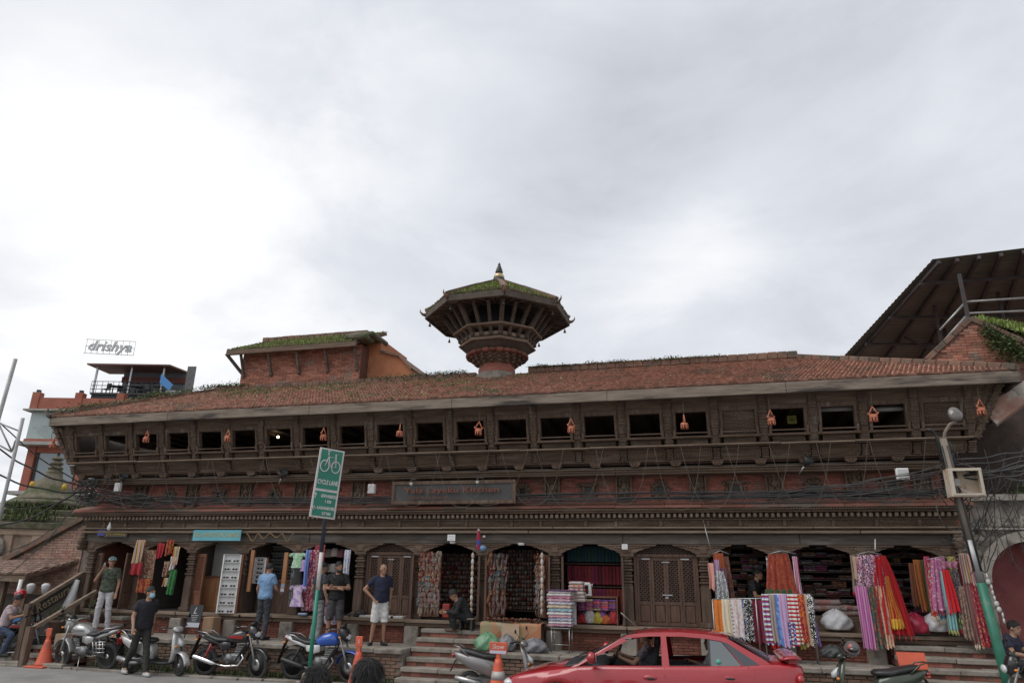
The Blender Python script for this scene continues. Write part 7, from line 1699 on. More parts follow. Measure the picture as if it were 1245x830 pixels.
def motorcycle(label, loc, rz, body, accent, steer=0.0, cowl='sport', rim=None, wire=False, exh=chrome, tailm=None, plate=None, lean=.10, halfcage=False):
    t = thing('motorcycle', label, 'motorcycle', loc, rz, 'motorcycles parked along the pavement'); t.rotation_euler = (lean, 0, rz)
    rim = rim or darkmet; tailm = tailm or body
    ax = Vector((.40, 0, .92)); ca, sa = math.cos(steer), math.sin(steer)
    def S(p):
        p = Vector(p); d = p-ax; return ax+Vector((d.x*ca-d.y*sa, d.x*sa+d.y*ca, d.z))
    wheel(t, 'front_wheel', (.66, 0, .30), .30, .048, rim, wire=wire, S=S, rot=steer); wheel(t, 'rear_wheel', (-.66, 0, .30), .30, .058, rim, wire=wire, disc=False)
    for s_ in (-1, 1):
        MB().tube([S((.66, s_*.085, .30)), S((.58, s_*.085, .52)), S((.42, s_*.085, .93))], [.026, .024, .019], 10).build('fork_leg', steel if rim is not darkmet else engine, t)
        MB().tube([(-.66, s_*.10, .32), (-.48, s_*.12, .68)], .024, 8).build('shock_absorber', redlamp if accent == 'r' else darkmet, t)
        MB().bar((-.66, s_*.09, .30), (-.18, s_*.07, .40), .03, .05).build('swing_arm', darkmet, t)
    m = MB(); m.grid(lambda u, v: S(Vector((.66+.335*math.cos(R_(20)+u*R_(150)), (v-.5)*.13, .30+.335*math.sin(R_(20)+u*R_(150))-.012*abs(2*v-1)**2*2))), 14, 6); o = m.build('front_mudguard', body, t); solid(o, .006)
    m = MB(); m.grid(lambda u, v: Vector((-.66+.35*math.cos(R_(60)+u*R_(120)), (v-.5)*.15, .33+.35*math.sin(R_(60)+u*R_(120)))), 12, 5); solid(m.build('rear_mudguard', black, t), .006)
    # frame, engine
    m = MB(); m.tube([(.40, 0, .88), (.28, .10, .62), (.12, .12, .36), (-.16, .10, .36), (-.24, .08, .60)], .018, 8); m.tube([(.40, 0, .88), (.28, -.10, .62), (.12, -.12, .36), (-.16, -.10, .36), (-.24, -.08, .60)], .018, 8); m.build('frame_tube', darkmet, t)
    m = MB(); m.box((.02, 0, .40), (.36, .22, .20), b=.04); m.lathe([(0, -.14), (.09, -.13), (.10, 0), (.09, .13), (0, .14)], 16, mat=Matrix.Translation((-.05, 0, .40)) @ RX90); m.build('crankcase', engine, t)
    m = MB()
    for k in range(6): m.box((.14+.01*k, 0, .47+.035*k), (.17, .19-.01*(k % 2), .022), b=.005)
    m.build('cylinder', engine, t)
    MB().tube([(.22, -.08, .52), (.30, -.10, .42), (.20, -.12, .27), (-.10, -.14, .25), (-.35, -.16, .30)], .020, 8).build('exhaust_pipe', exh if exh is not black else engine, t)
    MB().tube([(-.33, -.16, .295), (-.40, -.165, .31), (-.85, -.17, .43), (-.87, -.17, .435)], [.025, .045, .052, .035], 12).build('silencer', exh, t)
    # tank, seat, tail
    m = MB(); loft(m, [(.36, .80, .05, .05), (.32, .82, .115, .11), (.20, .84, .155, .135), (.02, .82, .15, .125), (-.12, .77, .10, .085), (-.16, .75, .06, .05)], 18); m.build('fuel_tank', body, t)
    if accent:
        for s_ in (-1, 1): m = MB(); m.grid(lambda u, v: Vector((lerp(.28, -.06, u), s_*(.158-.02*abs(2*u-1)**2+.004), .84+.06*u*0+(v-.5)*.07*(1-.5*u))), 8, 3); m.build('tank_stripe', accent_m(accent), t)
    m = MB(); loft(m, [(-.06, .76, .09, .04), (-.16, .755, .13, .05), (-.36, .765, .14, .05), (-.48, .80, .13, .05), (-.68, .835, .11, .045), (-.74, .85, .06, .025)], 16); m.build('seat', seatm, t)
    m = MB(); loft(m, [(-.30, .68, .10, .05), (-.50, .74, .12, .06), (-.72, .81, .10, .05), (-.88, .86, .05, .025)], 14); m.build('tail_fairing', tailm, t)
    for s_ in (-1, 1): m = MB(); loft(m, [(-.02, .66, .02, .07, 0, s_*.11), (-.16, .64, .03, .09, 0, s_*.12), (-.32, .66, .02, .06, 0, s_*.12)], 10); m.build('side_panel', tailm, t)
    m = MB(); loft(m, [(-.86, .82, .05, .03), (-.91, .82, .045, .028), (-.925, .82, .02, .015)], 12); m.build('tail_lamp', redlamp, t)
    MB().tube([(-.45, .13, .80), (-.62, .13, .90), (-.84, .10, .92), (-.84, -.10, .92), (-.62, -.13, .90), (-.45, -.13, .80)], .011, 6).build('grab_rail', steel if tailm is not black else darkmet, t)
    m = MB(); m.bar((-.86, 0, .78), (-.98, 0, .52), .12, .012); m.build('plate_bracket', black, t)
    if plate is not None: m = MB(); m.box((-.955, 0, .64), (.012, .20, .14), b=.003); m.build('number_plate', plate, t)
    for s_ in (-1, 1): m = MB(); m.ball((-.85, s_*.13, .76), (.04, .035, .022), 8); m.build('indicator', amber, t)
    # steering head: headlamp cowl, clocks
    if cowl == 'flat':
        m = MB(); loft(m, [tuple(q) for q in ((.40, .98, .07, .10), (.47, .97, .12, .15), (.53, .93, .11, .14), (.575, .90, .06, .08))], 16); 
    else:
        m = MB(); loft(m, [(.38, .98, .08, .07), (.46, .96, .13, .13), (.55, .92, .12, .12), (.62, .88, .07, .06)], 16)
    m.v = [tuple(S(p)) for p in m.v]; m.build('headlamp_cowl', body if cowl != 'blue' else black, t)
    m = MB(); m.ball((0, 0, 0), (.035, .085, .065), 12); m.v = [tuple(S(Vector(p)+Vector((.60, 0, .89)))) for p in m.v]; m.build('headlamp', lampglass, t)
    m = MB(); loft(m, [(.40, 1.06, .06, .03, .6), (.46, 1.09, .09, .05, .6), (.50, 1.13, .06, .03, .6)], 12); m.v = [tuple(S(p)) for p in m.v]; m.build('visor', black, t)
    for s_ in (-1, 1): m = MB(); m.ball(S((.50, s_*.18, .90)), (.035, .03, .02), 8); m.build('indicator', amber, t)
    handle_set(t, S, (.37, 0, .99), .34, .09, None)
    m = MB(); m.tube([(.02, .10, .30), (-.10, .26, .0)], .011, 6); m.build('side_stand', steel, t)
    for s_ in (-1, 1): MB().tube([(.0, s_*.12, .32), (.0, s_*.27, .32)], .012, 6).build('foot_peg', black, t)
    m = MB(); m.bar((-.62, .075, .36), (-.12, .09, .42), .02, .07); m.build('chain_guard', darkmet, t)
    if halfcage:
        m = MB()
        for k in range(4): m.tube([(-.38-.09*k, .19, .62), (-.42-.09*k, .19, .40)], .007, 5)
        for z in (.40, .48, .56, .62): m.tube([(-.36, .19, z), (-.72, .19, z+.02)], .007, 5)
        m.build('saree_guard', chrome, t, kind='stuff')
    return t
def solid(o, th): md = o.modifiers.new('solid', 'SOLIDIFY'); md.thickness = th; return o
def accent_m(a): return {'r': M('red_decal', (.35, .02, .02), None, rough=.3), 'b': M('blue_bike_paint', (.02, .09, .42), None, rough=.25, coat=.8), 's': M('silver_decal', (.5, .5, .5), None, rough=.3), 'g': M('grey_decal', (.2, .2, .2), None, rough=.3)}[a]
silver = M('silver_bike_paint', (.42, .42, .41), (.46, .46, .45), 3, .28, metal=.35, coat=.6); blackp = M('black_bike_paint', (.016, .015, .016), None, rough=.25, coat=.7); whitep = M('white_bike_paint', (.66, .66, .66), None, rough=.28, coat=.6); bluep = accent_m('b')
redplate = M('red_number_plate', (.42, .03, .03), None, rough=.4)
def g0(px, py, z=0.0): return wz(px, py, z)
def mk(px0, py0, px1, py1):
    a, b = wz(px0, py0), wz(px1, py1); c = (a+b)/2; return Vector((c.x, c.y, 0)), math.atan2(b.y-a.y, b.x-a.x), (b-a).length
# bikes: from the ground contact of the wheels
c, r, l = mk(126, 814.5, 75, 811.5); motorcycle('silver white motorcycle with red rear plate beside the traffic cone', c, r, silver, 'g', -.25, 'flat', rim=chrome, wire=True, plate=redplate, halfcage=True, lean=-.10, exh=chrome)
c, r, l = mk(248, 821.5, 315, 825); c.y += .02; motorcycle('black and red motorcycle with its front wheel turned, next to scooter', c, r, blackp, 'r', -.30, 'sport', exh=chrome, lean=.10)
c, r, l = mk(354, 826, 428, 830); motorcycle('blue and white motorcycle behind the cycle sign pole', c, r, bluep, None, -.2, 'blue', rim=darkmet, exh=black, tailm=whitep, lean=.08)
def scooter(label, loc, rz, body, steer=0.0, lean=.08, panel=None, seat=seatm, front=None, apron_lamp=True, group='scooters parked along the pavement'):
    t = thing('scooter', label, 'scooter', loc, rz, group); t.rotation_euler = (lean, 0, rz); panel = panel or black; front = front or body
    ax = Vector((.44, 0, .8)); ca, sa = math.cos(steer), math.sin(steer)
    def S(p): p = Vector(p); d = p-ax; return ax+Vector((d.x*ca-d.y*sa, d.x*sa+d.y*ca, d.z))
    wheel(t, 'front_wheel', (.62, 0, .22), .22, .045, steel, spokes=5, S=S, rot=steer, disc=False); wheel(t, 'rear_wheel', (-.60, 0, .22), .22, .048, steel, spokes=5, disc=False)
    for s_ in (-1, 1): MB().tube([S((.62, s_*.07, .22)), S((.58, s_*.07, .40)), S((.50, s_*.05, .66))], [.022, .022, .018], 8).build('fork_leg', darkmet, t)
    m = MB(); m.grid(lambda u, v: S(Vector((.62+.265*math.cos(R_(5)+u*R_(160)), (v-.5)*.15, .23+.265*math.sin(R_(5)+u*R_(160))-.03*abs(2*v-1)**2))), 14, 6); solid(m.build('front_mudguard', front, t), .008)
    # leg shield
    m = MB(); loft(m, [(.40, .28, .17, .04, 1.2), (.47, .36, .20, .05, 1.15), (.50, .52, .21, .055, 1.2), (.47, .68, .18, .06, 1.3), (.43, .80, .12, .055, 1.3), (.40, .88, .06, .04, 1.3)], 18, p=3.0); m.build('leg_shield', front, t)
    m = MB(); loft(m, [(.50, .60, .03, .03, 1.2), (.555, .63, .075, .07, 1.1), (.555, .70, .07, .06, 1.1), (.50, .76, .03, .03, 1.1)], 14); m.build('headlamp' if apron_lamp else 'front_badge_panel', lampglass if apron_lamp else front, t)
    for s_ in (-1, 1): m = MB(); m.ball((.535, s_*.13, .60), (.03, .045, .03), 8); m.build('indicator', amber, t)
    # floor and body
    m = MB(); loft(m, [(.42, .27, .17, .035), (.25, .26, .18, .035), (.0, .26, .17, .04), (-.12, .30, .15, .06)], 14, p=4); m.build('floorboard', panel, t)
    m = MB(); loft(m, [(-.06, .42, .12, .14), (-.14, .48, .155, .17), (-.34, .54, .175, .16), (-.58, .60, .17, .13), (-.80, .68, .12, .085), (-.93, .74, .05, .035)], 18, p=2.8); m.build('rear_body', body, t)
    m = MB(); loft(m, [(-.05, .69, .08, .03), (-.12, .70, .135, .05), (-.32, .705, .15, .055), (-.45, .74, .145, .055), (-.70, .79, .12, .05), (-.80, .81, .06, .025)], 16, p=2.6); m.build('seat', seat, t)
    MB().tube([(-.62, .14, .72), (-.80, .12, .86), (-.92, .05, .88), (-.92, -.05, .88), (-.80, -.12, .86), (-.62, -.14, .72)], .013, 6).build('grab_rail', body, t)
    m = MB(); loft(m, [(-.90, .70, .08, .04), (-.95, .71, .075, .035), (-.965, .71, .03, .015)], 12); m.build('tail_lamp', redlamp, t)
    m = MB(); m.bar((-.88, 0, .62), (-.98, 0, .42), .14, .012); m.build('rear_mudflap', black, t)
    m = MB(); m.box((-.40, .03, .27), (.52, .18, .16), b=.04); m.build('engine', engine, t)
    MB().tube([(-.35, -.13, .25), (-.50, -.15, .26), (-.86, -.16, .34)], [.03, .055, .05], 10).build('silencer', steel, t)
    m = MB(); loft(m, [(.36, .93, .05, .03, .3), (.42, .94, .12, .06, .3), (.47, .94, .11, .06, .3), (.50, .92, .05, .03, .3)], 14); m.v = [tuple(S(p)) for p in m.v]; m.build('handlebar_cowl', front, t)
    handle_set(t, S, (.40, 0, .95), .31, .03, black)
    MB().tube([(-.1, .10, .22), (-.14, .20, .0)], .011, 6).build('side_stand', steel, t)
    return t
c, r, l = mk(158, 818, 220, 821); scooter('silver grey scooter with black side panel behind the walking man', c, r, silver, -.35, .08)
c, r, l = mk(573, 834, 640, 838); c.y = -2.25; scooter('silver grey scooter with white grab handle behind the orange barrier', c+Vector((.33, 0, 0)), r+R_(8), M('grey_scooter_paint', (.22, .21, .205), (.26, .25, .245), 3, .3, metal=.4, coat=.5), -.25, .06)
dgreen = M('dark_green_scooter_paint', (.035, .045, .03), (.05, .06, .042), 3, .3, metal=.2, coat=.6)
c, r, l = mk(1105, 845, 1012, 842); tq = scooter('dark green and black scooter with helmet on mirror near right steps', Vector((wy(1055, 815, -2.1).x, -2.1, 0)), math.pi+R_(6), dgreen, -.3, -.06)
h0 = Vector((wz(1060, 842).x, -2.35, 0))
hm = thing('helmet', 'grey and red motorcycle helmet hung on the dark green scooter mirror', 'helmet', wy(1036, 788, -1.95)); MB().ball((0, 0, 0), (.13, .15, .13), 14).build('shell', FAB('f_helm', 'floral', [(.10, .10, .10), (.3, .04, .04), (.22, .22, .22)], 6, 6, .3), hm); MB().ball((0, -.06, -.01), (.10, .11, .06), 12).build('visor', M('dark_visor', (.02, .02, .02), None, rough=.08, coat=1.0), hm)
bk = motorcycle('black motorcycle at the foot of the green pole', Vector((wy(1243, 815, -2.6).x+.35, -2.6, 0)), math.pi+R_(-12), blackp, 'r', .3, 'flat', lean=-.08)
bag = sack('dark crumpled rain cover over the scooter handlebars', wy(1014, 800, -2.05), (.20, .16, .22), M('black_rain_cover', (.02, .022, .022), (.035, .035, .035), 10, .45, .5, 40), 44); bag.name = 'rain_cover'; bag['category'] = 'cover'
# cat-dark bag behind the red car
o = sack('black bag leaning behind the red car boot', wz(936, 797, PZ), (.16, .14, .30), M('black_bag', (.015, .015, .016), (.03, .03, .03), 9, .5, .4, 30), 51)
# ------------------------------------------------------------------ the red car
car = thing('red_car', 'red four door hatchback saloon with rear spoiler driving past', 'car', (1.74, -4.72+.83, 0)); car.name = 'red_car'
# local: x from nose (0) to tail (4.46); y -.83 near side .. +.83; z up
CL = 4.46; HWd = .83
redc = M('red_car_paint', (.31, .007, .014), (.34, .009, .017), 1.5, .32, coat=1.0, shin=(3, .25, .4)); trim = M('black_rubber_trim', (.02, .02, .022), None, rough=.55); carglass = M('tinted_car_glass', (.05, .06, .06), None, rough=.03, spec=.9, alpha=.55); cabin = M('grey_cabin_trim', (.06, .062, .066), (.08, .082, .086), 4, .8)
belt = lambda x: interp([(0, .60), (.15, .66), (.6, .75), (1.15, .84), (1.6, .875), (2.5, .905), (3.6, .95), (3.95, .985), (4.3, .99), (4.46, .95)], x)
halfw = lambda x: interp([(0, .60), (.08, .68), (.3, .77), (.8, .82), (2.2, .835), (3.7, .82), (4.2, .77), (4.4, .70), (4.46, .62)], x)
sill_ = lambda x: interp([(0, .26), (.3, .19), (1, .18), (3.6, .18), (4.2, .24), (4.46, .32)], x)
deckz = lambda x: belt(x)+interp([(0, .0), (.3, .035), (1.15, .07), (1.3, .07), (3.9, .05), (4.25, .03), (4.46, 0)], x)
WX = (.86, 3.46); WR = .29
m = MB(); xs = sorted(set([0, .03, .08, .15, .25, .4, .55]+[WX[0]+dx for dx in (-.34, -.324, -.31, -.27, -.20, -.10, 0, .10, .20, .27, .31, .324, .34)]+[1.3, 1.6, 2.0, 2.4, 2.8, 3.0]+[WX[1]+dx for dx in (-.34, -.324, -.31, -.27, -.20, -.10, 0, .10, .20, .27, .31, .324, .34)]+[3.95, 4.1, 4.25, 4.36, 4.43, 4.46]))
prof = []
for x in xs:
    zs = sill_(x); arch = 0
    for wxx in WX:
        d = abs(x-wxx)
        if d < .325: arch = max(arch, WR+math.sqrt(max(0, .325**2-d*d)))
    zl = max(zs, arch if arch > 0 else zs); zb_ = belt(x); w2 = halfw(x)
    zm = zl+(zb_-zl)*.45
    ring = [(-.0, zl+.0), (-(w2-.10), zl), (-(w2-.015), zl+.012), (-w2, lerp(zl, zm, .55)), (-(w2-.004), zm+.06*0), (-(w2-.012), lerp(zm, zb_, .45)), (-(w2-.03), zb_-.05), (-(w2-.055), zb_-.008), (-(w2-.09), zb_+.006)]
    tp = deckz(x); ring += [(-(w2*.6), lerp(zb_+.01, tp, .75)), (0, tp)]
    prof.append((x, ring))
vs, fs = [], []; K = len(prof[0][1])
for x, ring in prof:
    for (y, z) in ring: vs.append(Vector((x, y, z)))
nx2 = len(prof); off = len(vs)
for x, ring in prof:
    for (y, z) in ring: vs.append(Vector((x, -y, z)))
opening = lambda x0, x1, j: (x0 >= 1.29 and x1 <= 3.83 and j >= 8)
for i in range(nx2-1):
    for j in range(K-1):
        if opening(prof[i][0], prof[i+1][0], j): continue
        a = i*K+j; fs.append((a, a+1, a+K+1, a+K)); fs.append((off+a, off+a+K, off+a+K+1, off+a+1))
for e_ in (0, nx2-1):
    for j in range(K-1):
        a = e_*K+j; f_ = (a, off+a, off+a+1, a+1); fs.append(f_ if e_ == 0 else f_[::-1])
m.add(vs, fs, 0, True); body = m.build('body', redc, car); 
bm = bmesh.new(); bm.from_mesh(body.data); bmesh.ops.remove_doubles(bm, verts=bm.verts, dist=.0005); bmesh.ops.recalc_face_normals(bm, faces=bm.faces); bm.to_mesh(body.data); bm.free()
# greenhouse: y as function of height (tumblehome)
def gy(z, x): return -(halfw(x)-.085)+max(0, z-belt(x))*.42
ZR = 1.385
roofz = lambda x: interp([(1.95, 1.30), (2.2, 1.355), (2.6, 1.385), (2.95, 1.385), (3.3, 1.36), (3.55, 1.315)], x)
def side_poly(pts, mat, name, th=.03, out=0.0, parent=car, both=True):
    for s_ in ((1, -1) if both else (1,)):
        m = MB(); P = [Vector((x, (gy(z, x)-out)*s_, z)) for x, z in pts]; Q = [p+Vector((0, th*s_, 0)) for p in P]; n = len(P)
        m.add(P+Q, [tuple(range(n)) if s_ > 0 else tuple(range(n-1, -1, -1)), tuple(range(2*n-1, n-1, -1)) if s_ > 0 else tuple(range(n, 2*n))]+[((i, n+i, n+(i+1) % n, (i+1) % n) if s_ > 0 else (i, (i+1) % n, n+(i+1) % n, n+i)) for i in range(n)])
        m.build(name, mat, parent)
b_ = lambda x: belt(x)+.0
# pillars and cant rail
side_poly([(1.06, b_(1.06)), (1.16, b_(1.16)), (2.02, 1.275), (2.02, 1.325), (1.93, 1.305)], redc, 'a_pillar')
rail_b = [(2.02, 1.275), (2.3, 1.305), (2.75, 1.315), (3.1, 1.30), (3.35, 1.27)]; rail_t = [(2.02, 1.325), (2.3, 1.36), (2.75, 1.375), (3.1, 1.36), (3.42, 1.32)]
side_poly(rail_b+rail_t[::-1], redc, 'cant_rail')
side_poly([(2.46, b_(2.46)), (2.57, b_(2.57)), (2.53, 1.312), (2.45, 1.310)], redc, 'b_pillar')
side_poly([(3.35, 1.27), (3.42, 1.32), (3.95, 1.04), (4.02, b_(4.0)), (3.62, b_(3.62))], redc, 'c_pillar')
side_poly([(3.36, 1.262), (3.42, 1.255), (3.86, b_(3.86)+.005), (3.64, b_(3.64)+.005)], M('dark_quarter_panel', (.05, .055, .065), None, rough=.4), 'quarter_panel', .01, .006)
side_poly([(3.14, b_(3.14)), (3.17, b_(3.17)), (3.17, 1.285), (3.14, 1.29)], trim, 'window_divider', .02, .002)
side_poly([(3.172, b_(3.17)), (3.61, b_(3.61)), (3.345, 1.262), (3.172, 1.282)], M('reflective_quarter_glass', (.10, .115, .125), None, rough=.03, spec=1.0), 'quarter_glass', .006, -.006)
side_poly([(1.15, b_(1.15)-.012), (4.0, b_(4.0)-.012), (4.0, b_(4.0)+.008), (1.15, b_(1.15)+.010)], trim, 'waist_seal', .02, .004)
for xa, xb in ((1.30, 2.45), (2.58, 3.14)):
    pass
# roof
m = MB()
def rf(u, v):
    x = lerp(2.0, 3.46, u); z = roofz(x); y0 = gy(z-.02, x); y = lerp(y0, -y0, v); return Vector((x, y, z-.06*abs(2*v-1)**3+.012))
m.grid(rf, 14, 14); solid(m.build('roof', redc, car), .02)
def glass_panel(name, p0, p1, z0, z1, x0, x1, mat=carglass):
    m = MB(); m.grid(lambda u, v: Vector((lerp(x0, x1, u)+.06*(1-(2*v-1)**2)*(-1 if x0 < x1 and x0 < 2 else .6), lerp(-p0, p0, v)*lerp(1, p1/p0, u), lerp(z0, z1, u)+.02*(1-(2*v-1)**2))), 6, 10); return solid(m.build(name, mat, car), .006)
glass_panel('windscreen', .73, .56, b_(1.15)+.04, 1.30, 1.16, 2.0)
glass_panel('rear_window', .55, .66, 1.325, 1.04, 3.47, 4.0)
m = MB(); m.add([(1.72, -.66, 1.145), (1.90, -.62, 1.235), (1.90, .62, 1.235), (1.72, .66, 1.145)], [(0, 1, 2, 3)]); 
m = MB(); m.box((1.955, -.53, 1.262), (.10, .16, .01), b=.002); o = m.build('screen_sticker', M('teal_sticker', (.03, .28, .32), None, rough=.4), car); 
MB().bar((4.0, -.66, 1.035), (3.5, -.55, 1.325), .03, .02).build('rear_window_seal', trim, car)
# door shut lines, handles, mirror, wipers
for (x0, x1) in ((1.18, 1.22), (2.50, 2.52), (3.70, 3.50)):
    pts = [Vector((lerp(x0, x1, k/6), -(halfw(lerp(x0, x1, k/6))-interp([(0, .055), (.12, .03), (.55, .012), (1, .002)], k/6)+.003), lerp(b_(x0)-.01, .28, k/6))) for k in range(7)]
    for s_ in (1, -1): MB().tube([Vector((p.x, p.y*s_, p.z)) for p in pts], .0045, 5).build('door_gap', trim, car)
for x in (2.28, 3.42):
    for s_ in (1, -1):
        m = MB(); m.ball((x, -s_*(halfw(x)-.018), b_(x)-.15), (.105, .016, .038), 12); m.build('door_handle', redc, car); m = MB(); m.ball((x+.01, -s_*(halfw(x)-.006), b_(x)-.155), (.07, .010, .016), 10); m.build('handle_recess', trim, car)
for s_ in (1, -1):
    m = MB(); m.ball((1.42, -s_*.91, 1.0), (.075, .10, .085), 12); m.build('door_mirror', redc, car); MB().bar((1.44, -s_*.76, .93), (1.42, -s_*.86, .97), .06, .05).build('mirror_arm', trim, car)
    m = MB(); m.box((1.50, -s_*.91, 1.0), (.01, .13, .11), b=.004); m.build('mirror_glass', chrome, car)
for y0 in (-.45, .1): MB().tube([(1.08, y0, .945), (1.16, y0+.2, .965), (1.30, y0+.55, 1.0)], .009, 5).build('wiper', trim, car)
m = MB(); m.grid(lambda u, v: Vector((lerp(.96, 1.20, u), lerp(-.70, .70, v), deckz(lerp(.96, 1.2, u))+.012-.05*abs(2*v-1)**2)), 4, 10); solid(m.build('scuttle', trim, car), .01)
# spoiler
m = MB(); loft(m, [(4.16, 1.055, .68, .012), (4.24, 1.075, .71, .028), (4.34, 1.085, .70, .032), (4.45, 1.07, .66, .016)], 20, p=5); m.build('spoiler', redc, car)
for s_ in (-1, 1): MB().bb(4.26, 4.40, s_*.55-.05, s_*.55+.05, .98, 1.07, b=.02).build('spoiler_foot', redc, car)
m = MB(); m.box((4.33, 0, 1.115), (.03, .3, .02), b=.004); m.build('high_stop_lamp', redlamp, car)
for s_ in (-1, 1):
    m = MB(); m.ball((4.40, s_*.60, .80), (.07, .17, .10), 12); m.build('tail_lamp', redlamp, car)
    m = MB(); m.ball((.07, s_*.52, .56), (.12, .18, .065), 12); m.build('headlamp', lampglass, car)
m = MB(); loft(m, [(-.06, .40, .62, .09), (-.02, .42, .70, .13), (.10, .40, .76, .14)], 20, p=5); m.build('front_bumper', redc, car)
m = MB(); loft(m, [(4.36, .45, .76, .13), (4.48, .46, .70, .12), (4.53, .45, .62, .09)], 20, p=5); m.build('rear_bumper', redc, car)
MB().box((-.065, 0, .42), (.01, .5, .08)).build('grille', trim, car)
for s_ in (-1, 1):
    for wxx in WX: wheel(car, 'wheel', (wxx, s_*.74, WR), WR, .075, steel, spokes=7, disc=False)
# cabin
MB().bb(1.0, 4.1, -.70, .70, .28, .40).build('floor_pan', cabin, car)
m = MB(); loft(m, [(1.2, .80, .66, .10), (1.45, .84, .66, .09), (1.55, .80, .64, .06)], 16, p=4); m.build('dashboard', cabin, car)
for s_ in (-1, 1): MB().bb(1.25, 3.6, s_*.70-.03, s_*.70+.03, .40, .86).build('door_card', cabin, car)
def cseat(x, y, wdt, nm='seat'):
    m = MB(); loft(m, [(x-.25, .52, wdt, .08), (x+.25, .50, wdt, .09)], 12, p=4); loft(m, [(x+.22, .55, wdt, .09, 1.35), (x+.34, .90, wdt*.95, .07, 1.35), (x+.40, 1.12, wdt*.7, .04, 1.35)], 14, p=4); m.build(nm, cabin, car)
    m = MB(); loft(m, [(x+.40, 1.13, wdt*.5, .05, 1.4), (x+.43, 1.27, wdt*.45, .05, 1.4)], 12, p=3); m.build('headrest', cabin, car)
cseat(1.95, .36, .24); cseat(1.95, -.36, .24); cseat(3.05, .33, .30, 'rear_seat'); cseat(3.05, -.33, .30, 'rear_seat')
m = MB(); c = Vector((1.66, .36, .93)); n1_ = Vector((-.45, 0, .89)); uu = Vector((0, 1, 0)); vv = Vector((.89, 0, .45))
m.tube([c+uu*.18*math.cos(6.283*k/24)+vv.cross(Vector((0, 0, 0)))+Vector((.45, 0, .89))*.18*math.sin(6.283*k/24) for k in range(24)], .014, 8, closed=True); m.tube([c+uu*-.17, c, c+uu*.17], .012, 6); m.tube([c, c+Vector((-.2, 0, -.12))], .02, 6); m.build('steering_wheel', black, car)
m = MB(); m.lathe([(0, 0), (.035, 0), (.035, .003), (0, .003)], 14, mat=Matrix.Translation((3.28, gy(1.0, 3.28)-.012, 1.0)) @ RX90); m.build('window_sticker', M('green_sticker', (.1, .4, .3), None), car)
MB().tube([(2.1, -.2, 1.38), (1.82, -.28, 1.62)], .004, 5).build('aerial', steel, car)
# ================================================================== PEOPLE
from mathutils import noise as mnoise
def remesh(mb, voxel, mats, name, smooth=3, extra=None, fold=0.0):
    me = mb.mesh(name, mats); o = bpy.data.objects.new(name, me); COL.objects.link(o)
    md = o.modifiers.new('r', 'REMESH'); md.mode = 'VOXEL'; md.voxel_size = voxel; md.use_smooth_shade = True
    ms = o.modifiers.new('s', 'SMOOTH'); ms.iterations = smooth; ms.factor = .5
    dg = bpy.context.evaluated_depsgraph_get(); ev = o.evaluated_get(dg); out_ = bpy.data.meshes.new_from_object(ev)
    bpy.data.objects.remove(o); bpy.data.meshes.remove(me)
    if extra is not None:
        bm = bmesh.new(); bm.from_mesh(out_); e2 = extra.mesh('x', mats); bm.from_mesh(e2); bm.to_mesh(out_); bm.free(); bpy.data.meshes.remove(e2)
    if fold:
        off = Vector((random.uniform(0, 50), random.uniform(0, 50), random.uniform(0, 50))); nn = [v.normal.copy() for v in out_.vertices]
        for v, n_ in zip(out_.vertices, nn):
            p = v.co; w_ = abs(mnoise.noise(Vector((p.x*7, p.y*7, p.z*11+p.x*6))+off)); w2 = mnoise.noise(Vector((p.x*16, p.y*16, p.z*22))+off)
            v.co = p+n_*(fold*(.5-w_*2.2)+fold*.35*w2)
    out_.name = name; out_.materials.clear()
    for x in (mats if isinstance(mats, (list, tuple)) else [mats]): out_.materials.append(x)
    for p in out_.polygons: p.use_smooth = True; p.material_index = 0
    return out_
skin = M('brown_skin', (.30, .165, .105), (.34, .19, .125), 6, .55, spec=.35); skin2 = M('tan_skin', (.36, .21, .14), (.40, .24, .165), 6, .55, spec=.35)
hairm = M('black_hair', (.008, .007, .007), (.016, .014, .013), 40, .62, .5, 140, (6, 6, 1)); eyem = M('dark_eye', (.02, .015, .012), None, rough=.2); lipm = M('lip', (.22, .09, .07), None, rough=.5)
J0 = dict(pel=(0, 0, .95), che=(0, .0, 1.30), nec=(0, .0, 1.46), hed=(0, -.02, 1.605), shL=(.175, .0, 1.40), shR=(-.175, .0, 1.40), elL=(.235, .03, 1.12), elR=(-.235, .03, 1.12), wrL=(.25, -.05, .88), wrR=(-.25, -.05, .88),
          hiL=(.085, 0, .92), hiR=(-.085, 0, .92), knL=(.10, -.02, .50), knR=(-.10, -.02, .50), anL=(.105, .02, .085), anR=(-.105, .02, .085), toL=(.12, -.15, .03), toR=(-.12, -.15, .03))
def cap_(m, a, b, ra, rb, n=12):
    a, b = Vector(a), Vector(b); m.tube([a, a.lerp(b, .33), a.lerp(b, .67), b], [ra, lerp(ra, rb, .3), lerp(ra, rb, .75), rb], n); m.ball(a, ra, n); m.ball(b, rb, n)
